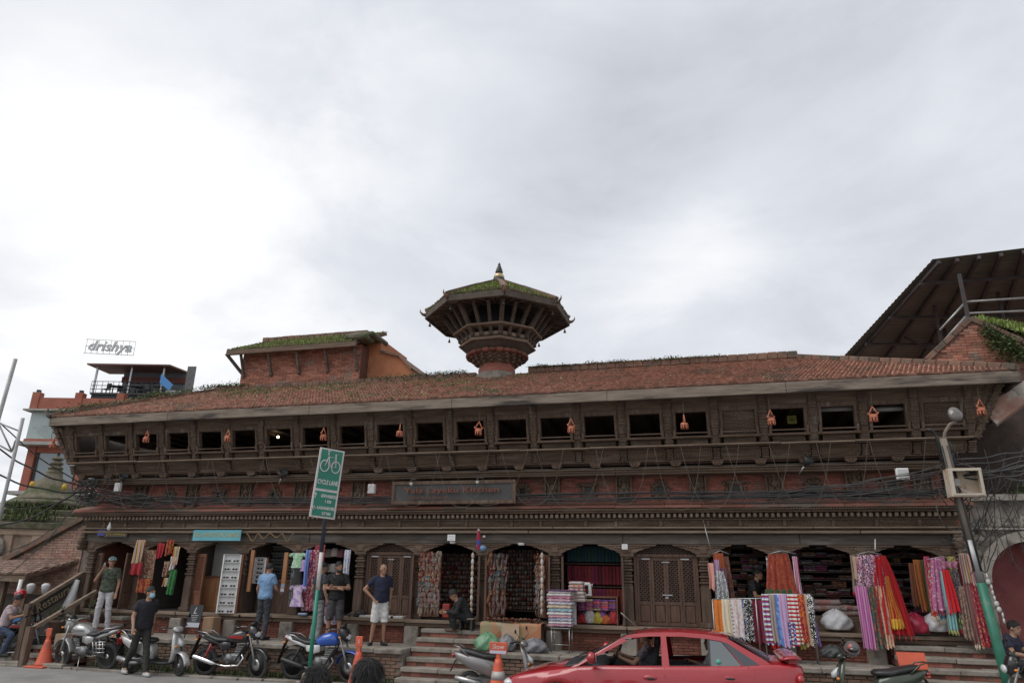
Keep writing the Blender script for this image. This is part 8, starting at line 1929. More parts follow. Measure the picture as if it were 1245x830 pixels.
def torso(m, J, k=1.0, z0=0.0, z1=1.0, fat=1.0):
    pel, che, nec = Vector(J['pel']), Vector(J['che']), Vector(J['nec'])
    sh = (Vector(J['shL'])-Vector(J['shR'])).normalized(); hp = (Vector(J['hiL'])-Vector(J['hiR'])).normalized()
    tab = [(0.0, .150, .105), (.10, .168, .120), (.28, .152, .108*fat), (.48, .155, .112*fat), (.66, .172, .118), (.80, .185, .105), (.90, .150, .088), (.97, .075, .070), (1.0, .060, .060)]
    P = lambda t: pel.lerp(che, t/.64)+Vector((0, 0, -.06))*(1-t/.64) if t < .64 else che.lerp(nec, (t-.64)/.36)
    n = 18; vs = []; fs = []; rows = [q for q in tab if z0-1e-6 <= q[0] <= z1+1e-6]
    for (t, hw, hd) in rows:
        c = P(t); side = hp.lerp(sh, t).normalized(); d = (P(min(1, t+.05))-P(max(0, t-.05))).normalized(); fw = side.cross(d).normalized()
        for j in range(n): a = 6.283*j/n; vs.append(c+side*(math.cos(a)*hw*k)+fw*(math.sin(a)*hd*k))
    R = len(rows)
    for i in range(R-1):
        for j in range(n): fs.append((i*n+j, i*n+(j+1) % n, (i+1)*n+(j+1) % n, (i+1)*n+j))
    fs.append(tuple(range(n-1, -1, -1))); fs.append(tuple((R-1)*n+j for j in range(n)))
    m.add(vs, fs, 0, True)
def person(label, loc, rz, shirt, legs, J=None, H=1.72, sleeve='short', bottom='long', shoes=None, head_yaw=0.0, head_pitch=0.0, hair='short', skinm=skin, group=None, fist=(False, False), fat=1.0, vox=.014):
    JJ = {k: Vector(v) for k, v in J0.items()}; JJ.update({k: Vector(v) for k, v in (J or {}).items()}); s = H/1.72
    JJ = {k: v*s for k, v in JJ.items()}; J = JJ
    t = thing('person', label, 'person', loc, rz, group)
    hr = Matrix.Rotation(head_yaw, 4, 'Z') @ Matrix.Rotation(head_pitch, 4, 'X'); hc = J['hed']
    def hp(x, y, z): return hc+(hr @ Vector((x, y, z)))*s
    m = MB(); torso(m, J, 1.0*s, fat=fat)
    cap_(m, J['nec']-Vector((0, 0, .05)), hc+Vector((0, .01, -.03)), .058*s, .052*s)
    m.ball(hc+Vector((0, 0, .015)), (.077*s, .095*s, .105*s), 16, mat=hr); m.ball(hp(0, -.03, -.055), (.056*s, .062*s, .062*s), 12, mat=hr)
    m.ball(hp(0, -.098, -.012), (.014*s, .020*s, .024*s), 8); m.ball(hp(0, -.085, .030), (.05*s, .016*s, .012*s), 8); m.ball(hp(0, -.082, -.058), (.026*s, .016*s, .012*s), 8); m.ball(hp(0, -.070, -.095), (.03*s, .025*s, .018*s), 8)
    for q in (-1, 1): m.ball(hp(q*.080, .008, -.005), (.013*s, .024*s, .034*s), 8)
    fing = MB()
    for i, q in enumerate('LR'):
        sg = 1 if q == 'L' else -1
        cap_(m, J['sh'+q]+Vector((0, 0, -.01)), J['el'+q], .052*s, .042*s); cap_(m, J['el'+q], J['wr'+q], .042*s, .027*s)
        d = (J['wr'+q]-J['el'+q]).normalized(); side = d.cross(Vector((0, 1, 0)))
        if side.length < .2: side = d.cross(Vector((0, 0, 1)))
        side.normalize(); pn = side.cross(d).normalized()
        if pn.y > 0: pn = -pn; side = -side
        wr = J['wr'+q]; palm = wr+d*.05*s
        for w_ in (-.022, 0, .022): cap_(m, wr+side*w_*.5*s, wr+(d*.085+side*w_)*s, .020*s, .017*s, 8)
        for k in range(4):
            b = wr+(d*.085+side*(-.028+.0187*k))*s; ln = (.068, .078, .072, .056)[k]*s; cu_ = 1.6 if fist[i] else .5
            p1 = b+(d*math.cos(cu_*.4)+pn*math.sin(cu_*.4))*ln*.45; p2 = p1+(d*math.cos(cu_)+pn*math.sin(cu_))*ln*.32; p3 = p2+(d*math.cos(cu_*1.5)+pn*math.sin(cu_*1.5))*ln*.25
            fing.tube([b, p1, p2, p3], [.0095*s, .0088*s, .008*s, .006*s], 7)
        b = wr+(d*.025+side*.026*sg)*s; fing.tube([b, b+(d*.025+side*.022*sg+pn*.01)*s, b+(d*.055+side*.026*sg+pn*.02)*s], [.012*s, .010*s, .007*s], 7)
        cap_(m, J['hi'+q], J['kn'+q], .082*s, .056*s); cap_(m, J['kn'+q], J['an'+q], .056*s, .036*s)
        cap_(m, J['an'+q]+Vector((0, 0, -.03)), J['to'+q], .036*s, .03*s)
    body_ = link('body', remesh(m, vox*s, skinm, 'body', 3, fing), t)
    # clothes
    m = MB(); torso(m, J, 1.17*s, 0.0, .97, fat)
    for q in 'LR':
        a, b = J['sh'+q], J['el'+q]; 
        cap_(m, J['che'].lerp(a, .55)+Vector((0, 0, .05)), a, .08*s, .062*s)
        if sleeve == 'short': e_ = a.lerp(b, .62); m.tube([a, e_], [.066*s, .068*s], 14); m.ball(a, .066*s, 12)
        else: cap_(m, a, b, .066*s, .056*s); m.tube([b, b.lerp(J['wr'+q], .95)], [.055*s, .042*s], 12)
    link('shirt', remesh(m, .015*s, shirt, 'shirt', 2, fold=.011), t)
    m = MB(); torso(m, J, 1.04*s, 0.0, .28, fat)
    for q in 'LR':
        a, b, c = J['hi'+q], J['kn'+q], J['an'+q]
        if bottom == 'long': cap_(m, a, b, .098*s, .074*s); m.tube([b, b.lerp(c, .5), c+Vector((0, 0, -.03))], [.073*s, .066*s, .062*s], 14)
        else: m.ball(a, .10*s, 14); m.tube([a, a.lerp(b, .5), b+(b-a)*.06], [.100*s, .098*s, .094*s], 16)
    link('trousers' if bottom == 'long' else 'shorts', remesh(m, .015*s, legs, 'trousers', 2, fold=.011), t)
    if shoes:
        for q in 'LR':
            m = MB(); a, b = J['an'+q], J['to'+q]; d = (b-a); d.z = 0; d.normalize(); ft = Vector((a.x, a.y, b.z))
            cap_(m, ft-d*.035*s, ft+d*.07*s, .046*s, .044*s); cap_(m, ft+d*.06*s, Vector((b.x, b.y, b.z)), .046*s, .036*s); cap_(m, ft+Vector((0, 0, .03)), a, .046*s, .042*s)
            link('shoe', remesh(m, .013*s, shoes, 'shoe', 1), t)
    # face
    for q in (-1, 1):
        e_ = MB(); e_.ball(hp(q*.031, -.083, .012), (.012*s, .008*s, .007*s), 8); e_.build('eye', eyem, t); e_ = MB(); e_.tube([hp(q*.014, -.094, .032), hp(q*.032, -.093, .036), hp(q*.05, -.082, .03)], .0045*s, 5); e_.build('eyebrow', hairm, t)
    e_ = MB(); e_.tube([hp(-.024, -.090, -.058), hp(0, -.098, -.056), hp(.024, -.090, -.058)], .005*s, 6); e_.build('mouth', lipm, t)
    if hair:
        m = MB(); rr = random.Random(len(label)); line = {'short': .0, 'bald': .5, 'long': -.05}[hair]
        vox_ = []
        def hf(u, v):
            a = u*6.283; ph = lerp(1.57, -0.55 if hair != 'long' else -1.0, v)
            back = .5+.5*math.sin(a)   # 1 at back (+y)
            lo = lerp(.42, -.60 if hair == 'short' else -1.2, back**.8); ph = lerp(1.57, lo, v)
            nz = .006*math.sin(a*9+v*7)+.005*math.sin(a*17-v*11)
            rx, ry, rz_ = .086+nz, .104+nz, .113+nz
            return hp(rx*math.cos(ph)*math.cos(a), .004+ry*math.cos(ph)*math.sin(a), .018+rz_*math.sin(ph))
        if hair != 'bald': m.grid(hf, 30, 12, closeu=True); solid(m.build('hair', hairm, t), -.012)
        else: m.grid(lambda u, v: (lambda a: hp((.0805)*math.cos(.35*(1-v)-.3*v)*math.cos(a), .004+.098*math.cos(.35*(1-v)-.3*v)*math.sin(a), .016+.11*math.sin(.35*(1-v)-.3*v)))(R_(20)+u*R_(140)), 16, 5); solid(m.build('hair', M('stubble', (.10, .065, .05), None, rough=.8), t), .002)
    t['head'] = tuple(hc); return t, J, hp, s
def cl(name, c, c2=None, sc_=6, **k): return M(name, c, c2 or tuple(x*.75 for x in c), sc_, .85, .35, 18, **k)
shoe_b = M('black_shoe', (.02, .02, .02), None, rough=.5); shoe_w = M('grey_trainer', (.35, .35, .34), (.5, .5, .5), 20, .7); sandal = M('brown_sandal', (.10, .06, .04), None, rough=.7)
# 1 man in camouflage shirt with phone
P = wz(119, 767, .72); 
camo = M('camouflage_cloth', (.045, .06, .04), (.09, .10, .07), 14, .9, .3, 18, c3=(.02, .025, .02), f3=.42, s3=10)
t, J, hp, s = person('man in dark camouflage t-shirt and pale trousers phoning on the entrance steps', (P.x, -.98, .712), R_(18), camo, cl('pale_lilac_trousers', (.50, .48, .50)), dict(elR=(-.30, -.06, 1.16), wrR=(-.13, -.15, 1.42), knL=(.12, -.02, .5), anL=(.16, .03, .085), toL=(.20, -.13, .03), anR=(-.13, .0, .085), toR=(-.18, -.16, .03), knR=(-.11, -.03, .5)), 1.74, shoes=shoe_w, head_yaw=R_(28), fist=(False, True))
MB().box(None, (.016, .075, .15), b=.006, mat=Matrix.Translation(J['wrR']+Vector((.03, .0, .09))) @ Matrix.Rotation(.3, 4, 'X')).build('phone', M('white_phone', (.6, .6, .6), None, rough=.3), t)
m = MB(); m.grid(lambda u, v: hp(.092*math.cos(u*6.283)*math.cos(v*1.5), .112*math.sin(u*6.283)*math.cos(v*1.5), .045+.085*math.sin(v*1.5)), 24, 8, closeu=True); solid(m.build('cap', FAB('f_cap', 'floral', [(.04, .10, .11), (.35, .42, .42), (.05, .14, .15)], 22, 22), t), .006)
m = MB(); m.grid(lambda u, v: hp(.085*(2*u-1), -.09-.085*v*math.sqrt(max(0, 1-(2*u-1)**2*.8)), .05-.01*v), 12, 4); solid(m.build('cap_peak', MATS['f_cap'], t), .006)
# 2 walking man with mask
P = wz(166, 819, 0)
t, J, hp, s = person('young man in black t-shirt with blue face mask walking along the kerb', (P.x+.12, -2.35, 0.004), R_(62), cl('black_tee', (.018, .018, .024)), cl('dark_olive_trousers', (.030, .030, .026)), dict(pel=(0, -.02, .95), che=(0, -.05, 1.30), nec=(0, -.07, 1.46), hed=(0, -.11, 1.60), shL=(.17, -.05, 1.40), shR=(-.17, -.05, 1.40), elL=(.23, .08, 1.13), wrL=(.24, .10, .90), elR=(-.23, -.02, 1.13), wrR=(-.24, -.14, .92), knL=(.09, -.14, .52), anL=(.09, -.30, .10), toL=(.09, -.47, .04), knR=(-.09, .06, .50), anR=(-.09, .36, .17), toR=(-.09, .22, .05)), 1.80, shoes=shoe_w, head_yaw=R_(25), skinm=skin2)
m = MB(); m.grid(lambda u, v: hp(.064*math.sin((u-.5)*2.6), -.012-.088*math.cos((u-.5)*2.6)-.014*math.sin(v*3.14), -.095+.09*v), 12, 6); solid(m.build('face_mask', M('blue_mask', (.30, .52, .62), None, rough=.8), t), .004)
# 3 man from behind in light blue polo
P = wz(307, 778, PZ)
t, J, hp, s = person('man in light blue polo seen from behind looking into the sunglasses shop', (P.x+.06, -.75, PZ+.004), R_(172), cl('light_blue_polo', (.20, .34, .55)), cl('dark_jeans', (.045, .05, .058)), dict(elL=(.25, .0, 1.12), wrL=(.27, -.10, .92), elR=(-.23, -.08, 1.13), wrR=(-.16, -.28, 1.05), hed=(0, -.05, 1.60), knL=(.10, 0, .5), anL=(.12, .03, .085), toL=(.15, -.13, .03)), 1.70, shoes=shoe_b, head_pitch=.3, skinm=skin)
m = MB(); m.lathe([(.075, 0), (.07, .035), (.066, .035), (.07, 0)], 16, J['nec']+Vector((0, 0, -.035))); m.build('collar', MATS['light_blue_polo'], t)
# 4 man in navy behind the sign pole
P = wz(387, 779, PZ)
t, J, hp, s = person('man in dark grey shirt and grey trousers standing behind the sign pole', (P.x+.08, -.80, PZ+.004), R_(150), cl('charcoal_shirt', (.03, .032, .045)), cl('grey_trousers', (.22, .22, .22)), dict(elL=(.25, .05, 1.13), wrL=(.22, -.08, .95), elR=(-.27, .05, 1.14), wrR=(-.29, -.02, .92), anL=(.14, .02, .085), toL=(.2, -.12, .03)), 1.72, shoes=shoe_b, head_yaw=R_(-30))
m = MB(); m.grid(lambda u, v: hp(.090*math.cos(u*6.283)*math.cos(v*1.5), .110*math.sin(u*6.283)*math.cos(v*1.5), .045+.085*math.sin(v*1.5)), 20, 8, closeu=True); solid(m.build('cap', black, t), .006)
# 5 crossed arms
P = wz(411, 780, PZ)
t, J, hp, s = person('bearded man in black t-shirt and grey shorts with folded arms', (P.x+.02, -.82, PZ+.004), R_(22), cl('black_tee2', (.012, .012, .013)), cl('dark_grey_shorts', (.055, .052, .055)), dict(elL=(.27, -.03, 1.15), wrL=(-.06, -.21, 1.18), elR=(-.27, -.03, 1.15), wrR=(.08, -.19, 1.14), knL=(.11, -.02, .5), knR=(-.11, -.02, .5), anL=(.13, .02, .085), anR=(-.14, .02, .085), toL=(.17, -.13, .03), toR=(-.2, -.13, .03)), 1.74, bottom='short', shoes=sandal, head_yaw=R_(35), fist=(True, True))
m = MB(); m.grid(lambda u, v: hp(.066*math.sin((u-.5)*2.9), -.012-.078*math.cos((u-.5)*2.9)-.008*math.sin(v*3), -.118+.06*v*(.6+.8*abs(u-.5)*2)), 14, 5); solid(m.build('beard', hairm, t), .006)
MB().tube([J['shR']+Vector((.06, -.10, .05)), J['che']+Vector((0, -.14, .02)), J['pel']+Vector((.12, -.13, .12))], .014, 6).build('bag_strap', black, t)
# 6 bald man, navy tee, white shorts
P = wz(457, 784, PZ)
t, J, hp, s = person('bald man in navy t-shirt and white shorts with hand on hip', (P.x+.04, -.86, PZ+.004), R_(42), cl('navy_tee', (.014, .018, .045)), cl('white_shorts', (.62, .62, .60)), dict(elR=(-.37, .10, 1.17), wrR=(-.20, -.04, .98), elL=(.24, .06, 1.12), wrL=(.23, .05, .88), knL=(.10, -.02, .5), anL=(.12, .02, .085), toL=(.15, -.14, .03), anR=(-.16, .04, .085), knR=(-.12, .0, .5), toR=(-.24, -.10, .03)), 1.70, bottom='short', shoes=shoe_b, hair='bald', head_yaw=R_(20), head_pitch=.12, fat=1.18, skinm=skin)
# 7 shopkeeper seated at slippers
SP = wz(556, 765, 1.02)
sb = thing('shop_stool', 'low wooden stool on the top step of the slipper shop', 'stool', (SP.x+.16, -.42, 1.01)); MB().box((0, 0, .23), (.34, .26, .03), b=.006).build('seat', wood_pale, sb)
for sx_ in (-.13, .13): MB().box((sx_, 0, .11), (.04, .22, .21)).build('leg', darkmet, sb)
t, J, hp, s = person('shopkeeper in black clothes seated on a stool bending over his work', (SP.x+.14, -.38, 1.01-.70+.0), R_(-62), cl('black_jacket', (.016, .016, .018)), cl('black_trousers', (.014, .014, .016)), dict(pel=(0, .05, .98), che=(0, -.14, 1.26), nec=(0, -.24, 1.38), hed=(0, -.33, 1.48), shL=(.17, -.2, 1.34), shR=(-.17, -.2, 1.34), elL=(.22, -.30, 1.10), wrL=(.10, -.50, 1.10), elR=(-.22, -.30, 1.10), wrR=(-.08, -.52, 1.10), hiL=(.09, .02, .95), hiR=(-.09, .02, .95), knL=(.13, -.36, 1.10), knR=(-.13, -.36, 1.10), anL=(.10, -.30, .76), anR=(-.10, -.30, .76), toL=(.11, -.46, .72), toR=(-.11, -.46, .72)), 1.66, sleeve='long', shoes=sandal, head_pitch=.55, fist=(True, True))
o = MB().box((0, 0, 0), (.18, .12, .30), b=.02).build('red_packet', M('red_packet', (.30, .03, .02), (.2, .02, .02), 8, .5), None, wy(543, 742, -.15)); tag(o, 'red printed packet in front of the seated shopkeeper', 'packet')
# 8 shopkeeper inside the scarf shop
P = wy(914, 735, .35)
t, J, hp, s = person('shopkeeper in black sitting in the dark scarf shop', (P.x+.05, .45, ZF-.30), R_(70), cl('black_tee3', (.014, .014, .016)), cl('black_trousers', (.014, .014, .016)), dict(pel=(0, 0, .78), che=(0, -.05, 1.12), nec=(0, -.09, 1.27), hed=(0, -.14, 1.40), shL=(.17, -.06, 1.22), shR=(-.17, -.06, 1.22), elL=(.22, -.12, .96), wrL=(.15, -.34, .92), elR=(-.22, -.12, .96), wrR=(-.1, -.34, .92), hiL=(.09, 0, .76), hiR=(-.09, 0, .76), knL=(.12, -.42, .78), knR=(-.12, -.42, .78), anL=(.12, -.40, .40), anR=(-.12, -.40, .40), toL=(.12, -.56, .35), toR=(-.12, -.56, .35)), 1.7, shoes=shoe_b)
# 9 seated man by the gate
P = wy(1221, 770, -.75)
t, J, hp, s = person('young man in dark navy shirt sitting by the stone gateway', (P.x, -.75, .12), R_(48), cl('dark_navy_polo', (.025, .025, .05)), cl('dark_trousers', (.03, .03, .035)), dict(pel=(0, 0, .70), che=(0, -.08, 1.02), nec=(0, -.13, 1.17), hed=(0, -.18, 1.30), shL=(.17, -.1, 1.12), shR=(-.17, -.1, 1.12), elL=(.23, -.18, .88), wrL=(.08, -.40, .86), elR=(-.23, -.18, .88), wrR=(-.06, -.42, .84), hiL=(.09, 0, .68), hiR=(-.09, 0, .68), knL=(.13, -.42, .72), knR=(-.13, -.42, .72), anL=(.12, -.40, .30), anR=(-.12, -.40, .30), toL=(.12, -.56, .25), toR=(-.12, -.56, .25)), 1.7, shoes=sandal, head_pitch=.15, skinm=skin2)
MB().bb(P.x-.5, P.x+1.2, -1.0, -.5, 0, .70, b=.03).build('stone_block', stone); tag(COL.objects[-1], 'low stone block serving as a seat by the gateway', 'block')
# 10 driver, 11 rear passenger
SEAT = dict(pel=(0, 0, .20), che=(0, .10, .55), nec=(0, .10, .70), hed=(0, .07, .84), shL=(.18, .08, .64), shR=(-.18, .08, .64), hiL=(.09, 0, .20), hiR=(-.09, 0, .20), knL=(.12, -.42, .28), knR=(-.12, -.42, .28), anL=(.12, -.62, -.02), anR=(-.12, -.62, -.02), toL=(.12, -.78, .02), toR=(-.12, -.78, .02), elL=(.26, -.12, .44), wrL=(.16, -.36, .52), elR=(-.26, -.12, .44), wrR=(-.14, -.36, .54))
t, J, hp, s = person('driver in grey plaid shirt holding the steering wheel of the red car', (1.74+2.08, -4.72+.83+.36, .40), R_(-90), FAB('f_plaidshirt', 'floral', [(.14, .12, .13), (.22, .17, .17), (.08, .08, .1)], 30, 30), cl('dark_trousers', (.03, .03, .035)), SEAT, 1.70, shoes=shoe_b, fist=(True, True), skinm=skin2)
S2 = dict(SEAT); S2.update(elR=(-.30, .0, .42), wrR=(-.34, -.25, .50), elL=(.25, -.10, .42), wrL=(.15, -.30, .36))
S2 = {k: (v[0], v[1], v[2]) for k, v in S2.items()}
t, J, hp, s = person('rear seat passenger in a white shirt inside the red car', (1.74+3.12, -4.72+.83+.30, .38), R_(-90), cl('white_shirt', (.55, .55, .55)), cl('dark_trousers', (.03, .03, .035)), S2, 1.62, shoes=shoe_b, skinm=skin2)
# 12, 13 passers-by in the foreground, close to the photographer
P = wd(446, 803, 4.3)
t, J, hp, s = person('passer-by with thick black hair crossing the road in front', (P.x, P.y, .002), R_(165), cl('grey_tshirt', (.12, .12, .13)), cl('blue_jeans', (.04, .06, .11)), None, P.z/1.727*1.72, shoes=shoe_b, head_yaw=R_(12), skinm=skin2, vox=.011)
def strands(t, hp, n, lenk, seed, down=False):
    rr = random.Random(seed); m = MB()
    for _ in range(n):
        a = rr.uniform(0, 6.283); v = rr.random()**.7; back = .5+.5*math.sin(a); lo = lerp(.45, -.5, back**.8); ph = lerp(1.5, lo, v)
        b = hp(.089*math.cos(ph)*math.cos(a), .004+.107*math.cos(ph)*math.sin(a), .018+.117*math.sin(ph)); nrm_ = (b-hp(0, 0, 0)).normalized()
        tg = Vector((rr.gauss(0, .5), rr.gauss(0, .5), rr.gauss(-.2, .5))) if not down else Vector((math.cos(a)*.4, math.sin(a)*.4, -.8)); tg = (tg-nrm_*tg.dot(nrm_)).normalized()
        l_ = rr.uniform(.02, .05)*lenk; p1 = b+tg*l_*.5+nrm_*.003; p2 = b+tg*l_+nrm_*rr.uniform(-.003, .002)
        sd_ = tg.cross(nrm_)*.0022; m.add([b-sd_, b+sd_, p1+sd_, p1-sd_, p2], [(0, 1, 2, 3), (3, 2, 4)])
    m.build('loose_hair', hairm, t, kind='stuff')
strands(t, hp, 1500, 1.5, 5, True)
P = wd(384, 811, 4.7)
t, J, hp, s = person('woman with parted tied-back hair and a hair clip in front', (P.x, P.y, .002), R_(60), cl('maroon_kurta', (.16, .03, .05)), cl('cream_trousers', (.4, .36, .3)), None, P.z/1.727*1.72, shoes=sandal, hair='long', skinm=skin2, vox=.011, sleeve='long')
strands(t, hp, 1500, 1.6, 6, True)
m = MB(); m.ball(hp(0, .13, -.03), (.05, .05, .045), 12); m.tube([hp(0, .15, -.04), hp(.01, .17, -.15), hp(.02, .15, -.32)], [.04, .035, .015], 10); m.build('hair_bun', hairm, t)
m = MB(); m.ball(hp(-.078, .035, .055), (.018, .028, .034), 10); m.build('hair_clip', M('pearl_clip', (.5, .38, .28), None, rough=.3), t)
# 14 rider at the left edge with red helmet
rb = Vector((wz(14, 806).x, -1.75, 0))
motorcycle('dark motorcycle with its rider at the left edge of the steps', rb+Vector((-.1, 0, 0)), R_(35), blackp, 'r', .0, 'flat', lean=.05)
t, J, hp, s = person('rider in pale pink shirt sitting on a motorcycle reaching for helmet', rb+Vector((-.2, -.1, -.13)), R_(112), cl('pale_pink_shirt', (.48, .38, .40)), cl('blue_jeans', (.04, .06, .11)), dict(pel=(0, .12, .96), che=(0, .0, 1.28), nec=(0, -.05, 1.43), hed=(0, -.09, 1.56), shL=(.17, -.02, 1.37), shR=(-.17, -.02, 1.37), elL=(.22, -.18, 1.18), wrL=(.12, -.42, 1.26), elR=(-.22, -.16, 1.16), wrR=(-.12, -.42, 1.24), hiL=(.09, .1, .94), hiR=(-.09, .1, .94), knL=(.20, -.24, .78), knR=(-.20, -.24, .78), anL=(.22, -.12, .40), anR=(-.22, -.12, .40), toL=(.22, -.26, .34), toR=(-.22, -.26, .34)), 1.7, shoes=shoe_b, head_pitch=.25)
hm = thing('helmet', 'shiny red motorcycle helmet held by the rider at the left', 'helmet', wy(25, 722, -1.55)); MB().ball((0, 0, 0), (.13, .14, .125), 14).build('shell', M('red_helmet', (.42, .01, .02), None, rough=.2, coat=.8), hm); MB().ball((.05, -.05, -.02), (.09, .10, .05), 12).build('visor', MATS['dark_visor'] if 'dark_visor' in MATS else black, hm)
# ================================================================== SMALL STREET THINGS
# cycle lane sign
sp0 = Vector((wz(373, 838, 0).x, -2.72, 0)); sp0 = wz(374, 836, 0); 
sgt = wy(397, 628, sp0.y)
post = thing('cycle_lane_sign', 'tilted green cycle lane sign on a striped pole', 'sign', sp0)
top = wy(405, 545, sp0.y)-sp0; D = top
bot = wy(395, 630, sp0.y)-sp0
whp = M('chipped_white_paint', (.60, .58, .56), (.50, .48, .46), 7, .5, c3=(.30, .16, .09), f3=.33, s3=8); sgr = M('sign_green', (.012, .16, .105), (.015, .19, .125), 2, .4); navyp = M('navy_pole_paint', (.03, .035, .05), None, rough=.5)
f1 = (wy(380, 752, sp0.y)-sp0); 
L0 = Vector((0, 0, 0)); DIRP = (bot).normalized(); LP = bot.length
ks = lambda y: (wy(385, y, sp0.y)-sp0).z/DIRP.z
MB().tube([L0, DIRP*ks(717)], .042, 14).build('green_section', greenp if False else sgr, post); MB().tube([DIRP*ks(717), DIRP*ks(671)], .0415, 14).build('white_section', whp, post); MB().tube([DIRP*ks(671), DIRP*(LP+.9)], .041, 14).build('navy_section', navyp, post)
# plate: corners from the photo, turned about the pole
hh = (wy(404, 540, sp0.y)-wy(396, 626, sp0.y)).length*.97; ww = .56
ang = R_(50)                     # plate turned away from the viewer
u = Vector((math.cos(ang), math.sin(ang), -.06)).normalized(); upv = (DIRP-u*DIRP.dot(u)).normalized(); cc = DIRP*(LP+hh*.5)+u*.0-Vector((.0, .05, 0))
M4 = face_m(cc, u, upv)
MB().box(None, (ww, hh, .03), mat=M4, b=.004).build('plate', whp, post)
def onp(x, y, z=.0): return M4 @ Matrix.Translation((x, y, z))
MB().box(None, (ww-.08, hh*.57, .006), mat=onp(0, hh*.195, .018)).build('green_panel', sgr, post); MB().box(None, (ww-.08, hh*.35, .006), mat=onp(0, -hh*.30, .018)).build('green_panel', sgr, post)
def lett(s_, x, y, sz_, sx=1.0): return text('lettering', s_, whp, post, onp(x, y, .0225), sz_, .001, sx, 'CENTER', 0, .004)
lett('CYCLE LANE', 0, hh*.005, .13, .62); lett('GWARKO', .07, -hh*.19, .09, .85); lett('1 KM', .07, -hh*.265, .08, .8); lett('LAGANKHEL', .05, -hh*.36, .085, .80); lett('0.7 KM', .07, -hh*.435, .08, .8)
def pt(pts, r=.009, closed=False): return MB().tube([(M4 @ Vector((x, y, .024))) for x, y in pts], r, 6, closed=closed)
by = hh*.24
for cx in (-.125, .125): pt([(cx+.095*math.cos(6.283*k/24), by+.12*math.sin(6.283*k/24)) for k in range(24)], .012, True).build('bicycle_wheel_mark', whp, post)
pt([(-.125, by), (-.06, by+.20), (.10, by+.20), (.0, by+.0), (-.06, by+.20)], .012).build('bicycle_frame_mark', whp, post); pt([(.0, by), (.125, by), (.09, by+.28), (.15, by+.28)], .012).build('bicycle_frame_mark', whp, post); pt([(-.06, by+.20), (-.08, by+.30), (-.02, by+.33), (-.10, by+.33)], .012).build('bicycle_bar_mark', whp, post)
pt([(-.22, -hh*.24), (-.22, -hh*.16)], .009).build('arrow_mark', whp, post); pt([(-.245, -hh*.19), (-.22, -hh*.155), (-.195, -hh*.19)], .009).build('arrow_mark', whp, post); pt([(-.26, -hh*.37), (-.15, -hh*.37)], .009).build('arrow_mark', whp, post); pt([(-.20, -hh*.34), (-.265, -hh*.37), (-.20, -hh*.40)], .009).build('arrow_mark', whp, post)
# cones and barrier posts
def cone(label, P, h, r, plate=None, txt=True):
    t = thing('traffic_cone', label, 'traffic cone', P); MB().box((0, 0, .02), (r*2.2, r*2.2, .04), b=.01).build('base', orange_p, t)
    MB().lathe([(r*.85, .04), (r*.72, h*.10), (r*.30, h*.62), (r*.24, h*.70)], 18).build('cone_body', orange_p, t)
    MB().lathe([(r*.52, h*.36), (r*.43, h*.50), (r*.425, h*.50), (r*.5, h*.36)], 18, (0, 0, 0)).build('reflective_band', M('dull_white_band', (.48, .46, .44), (.3, .28, .26), 6, .5), t) if plate else None
    MB().bar((0, 0, h*.66), (0, 0, h*.80), .08, .06).build('neck', orange_p, t)
    pw = plate or .15
    MB().box((0, -.02, h*.89), (pw, .03, h*.20), b=.01).build('head_plate', orange_p, t)
    if plate:
        text('lettering', 'Slow', whp, t, face_m((0, -.037, h*.91), (1, 0, 0)), .12, .001); MB().box((0, -.0365, h*.82), (pw*.9, .004, .05)).build('pale_stripe', M('lilac_stripe', (.5, .48, .58), None), t)
    elif txt: text('lettering', 'S', whp, t, face_m((0, -.037, h*.89), (1, 0, 0)), .10, .001)
    return t
P = wz(46, 811); cone('faded orange traffic cone with a head plate at the foot of the steps', (P.x, -1.93, 0), .84, .24, None, False)
P = wz(439, 838); cone('orange cone top with white mark between the blue motorcycle and brick wall', (wz(439, 836).x, -2.45, 0), .98, .24)
P = wz(606, 842); cone('orange cone with a printed square plate in front of the scooter', (wy(606, 800, -2.75).x, -2.75, 0), 1.0, .26, .34)
o = MB().box((0, 0, 0), (.46, .02, .40), b=.004).build('orange_sheet', orange_p, None, wy(1110, 806, -1.72)); tag(o, 'flat orange plastic sheet propped on the right steps', 'sheet'); o.rotation_euler = (R_(-18), 0, R_(6)); o.location.z -= .02
# blackboard easel
P = wz(246, 774, PZ)
t = thing('easel_board', 'small black easel board with chalk lettering on the pavement', 'sign', (P.x, -1.05, PZ)); 
for s_ in (-1, 1): MB().tube([(s_*.17, -.08, 0), (s_*.14, .04, .72)], .012, 6).build('leg', darkmet, t)
MB().tube([(0, .25, 0), (0, .05, .70)], .012, 6).build('rear_leg', darkmet, t)
M4 = face_m((0, -.03, .48), (1, 0, 0), (0, .165, 1)); MB().box(None, (.36, .50, .02), mat=M4).build('panel', M('chalk_black', (.018, .019, .022), None, rough=.5), t)
text('lettering', 'L', M('chalk_white', (.5, .5, .5), None), t, M4 @ Matrix.Translation((-.02, .12, .012)), .2, .001, 1, 'CENTER', .3); MB().box(None, (.35, .10, .004), mat=M4 @ Matrix.Translation((0, -.19, .0115))).build('pale_wave', M('pale_wave', (.4, .42, .46), None), t)
for k in range(4): MB().box(None, (.2-.03*k, .008, .003), mat=M4 @ Matrix.Translation((0, .02-.04*k, .0115))).build('chalk_line', MATS['chalk_white'], t)
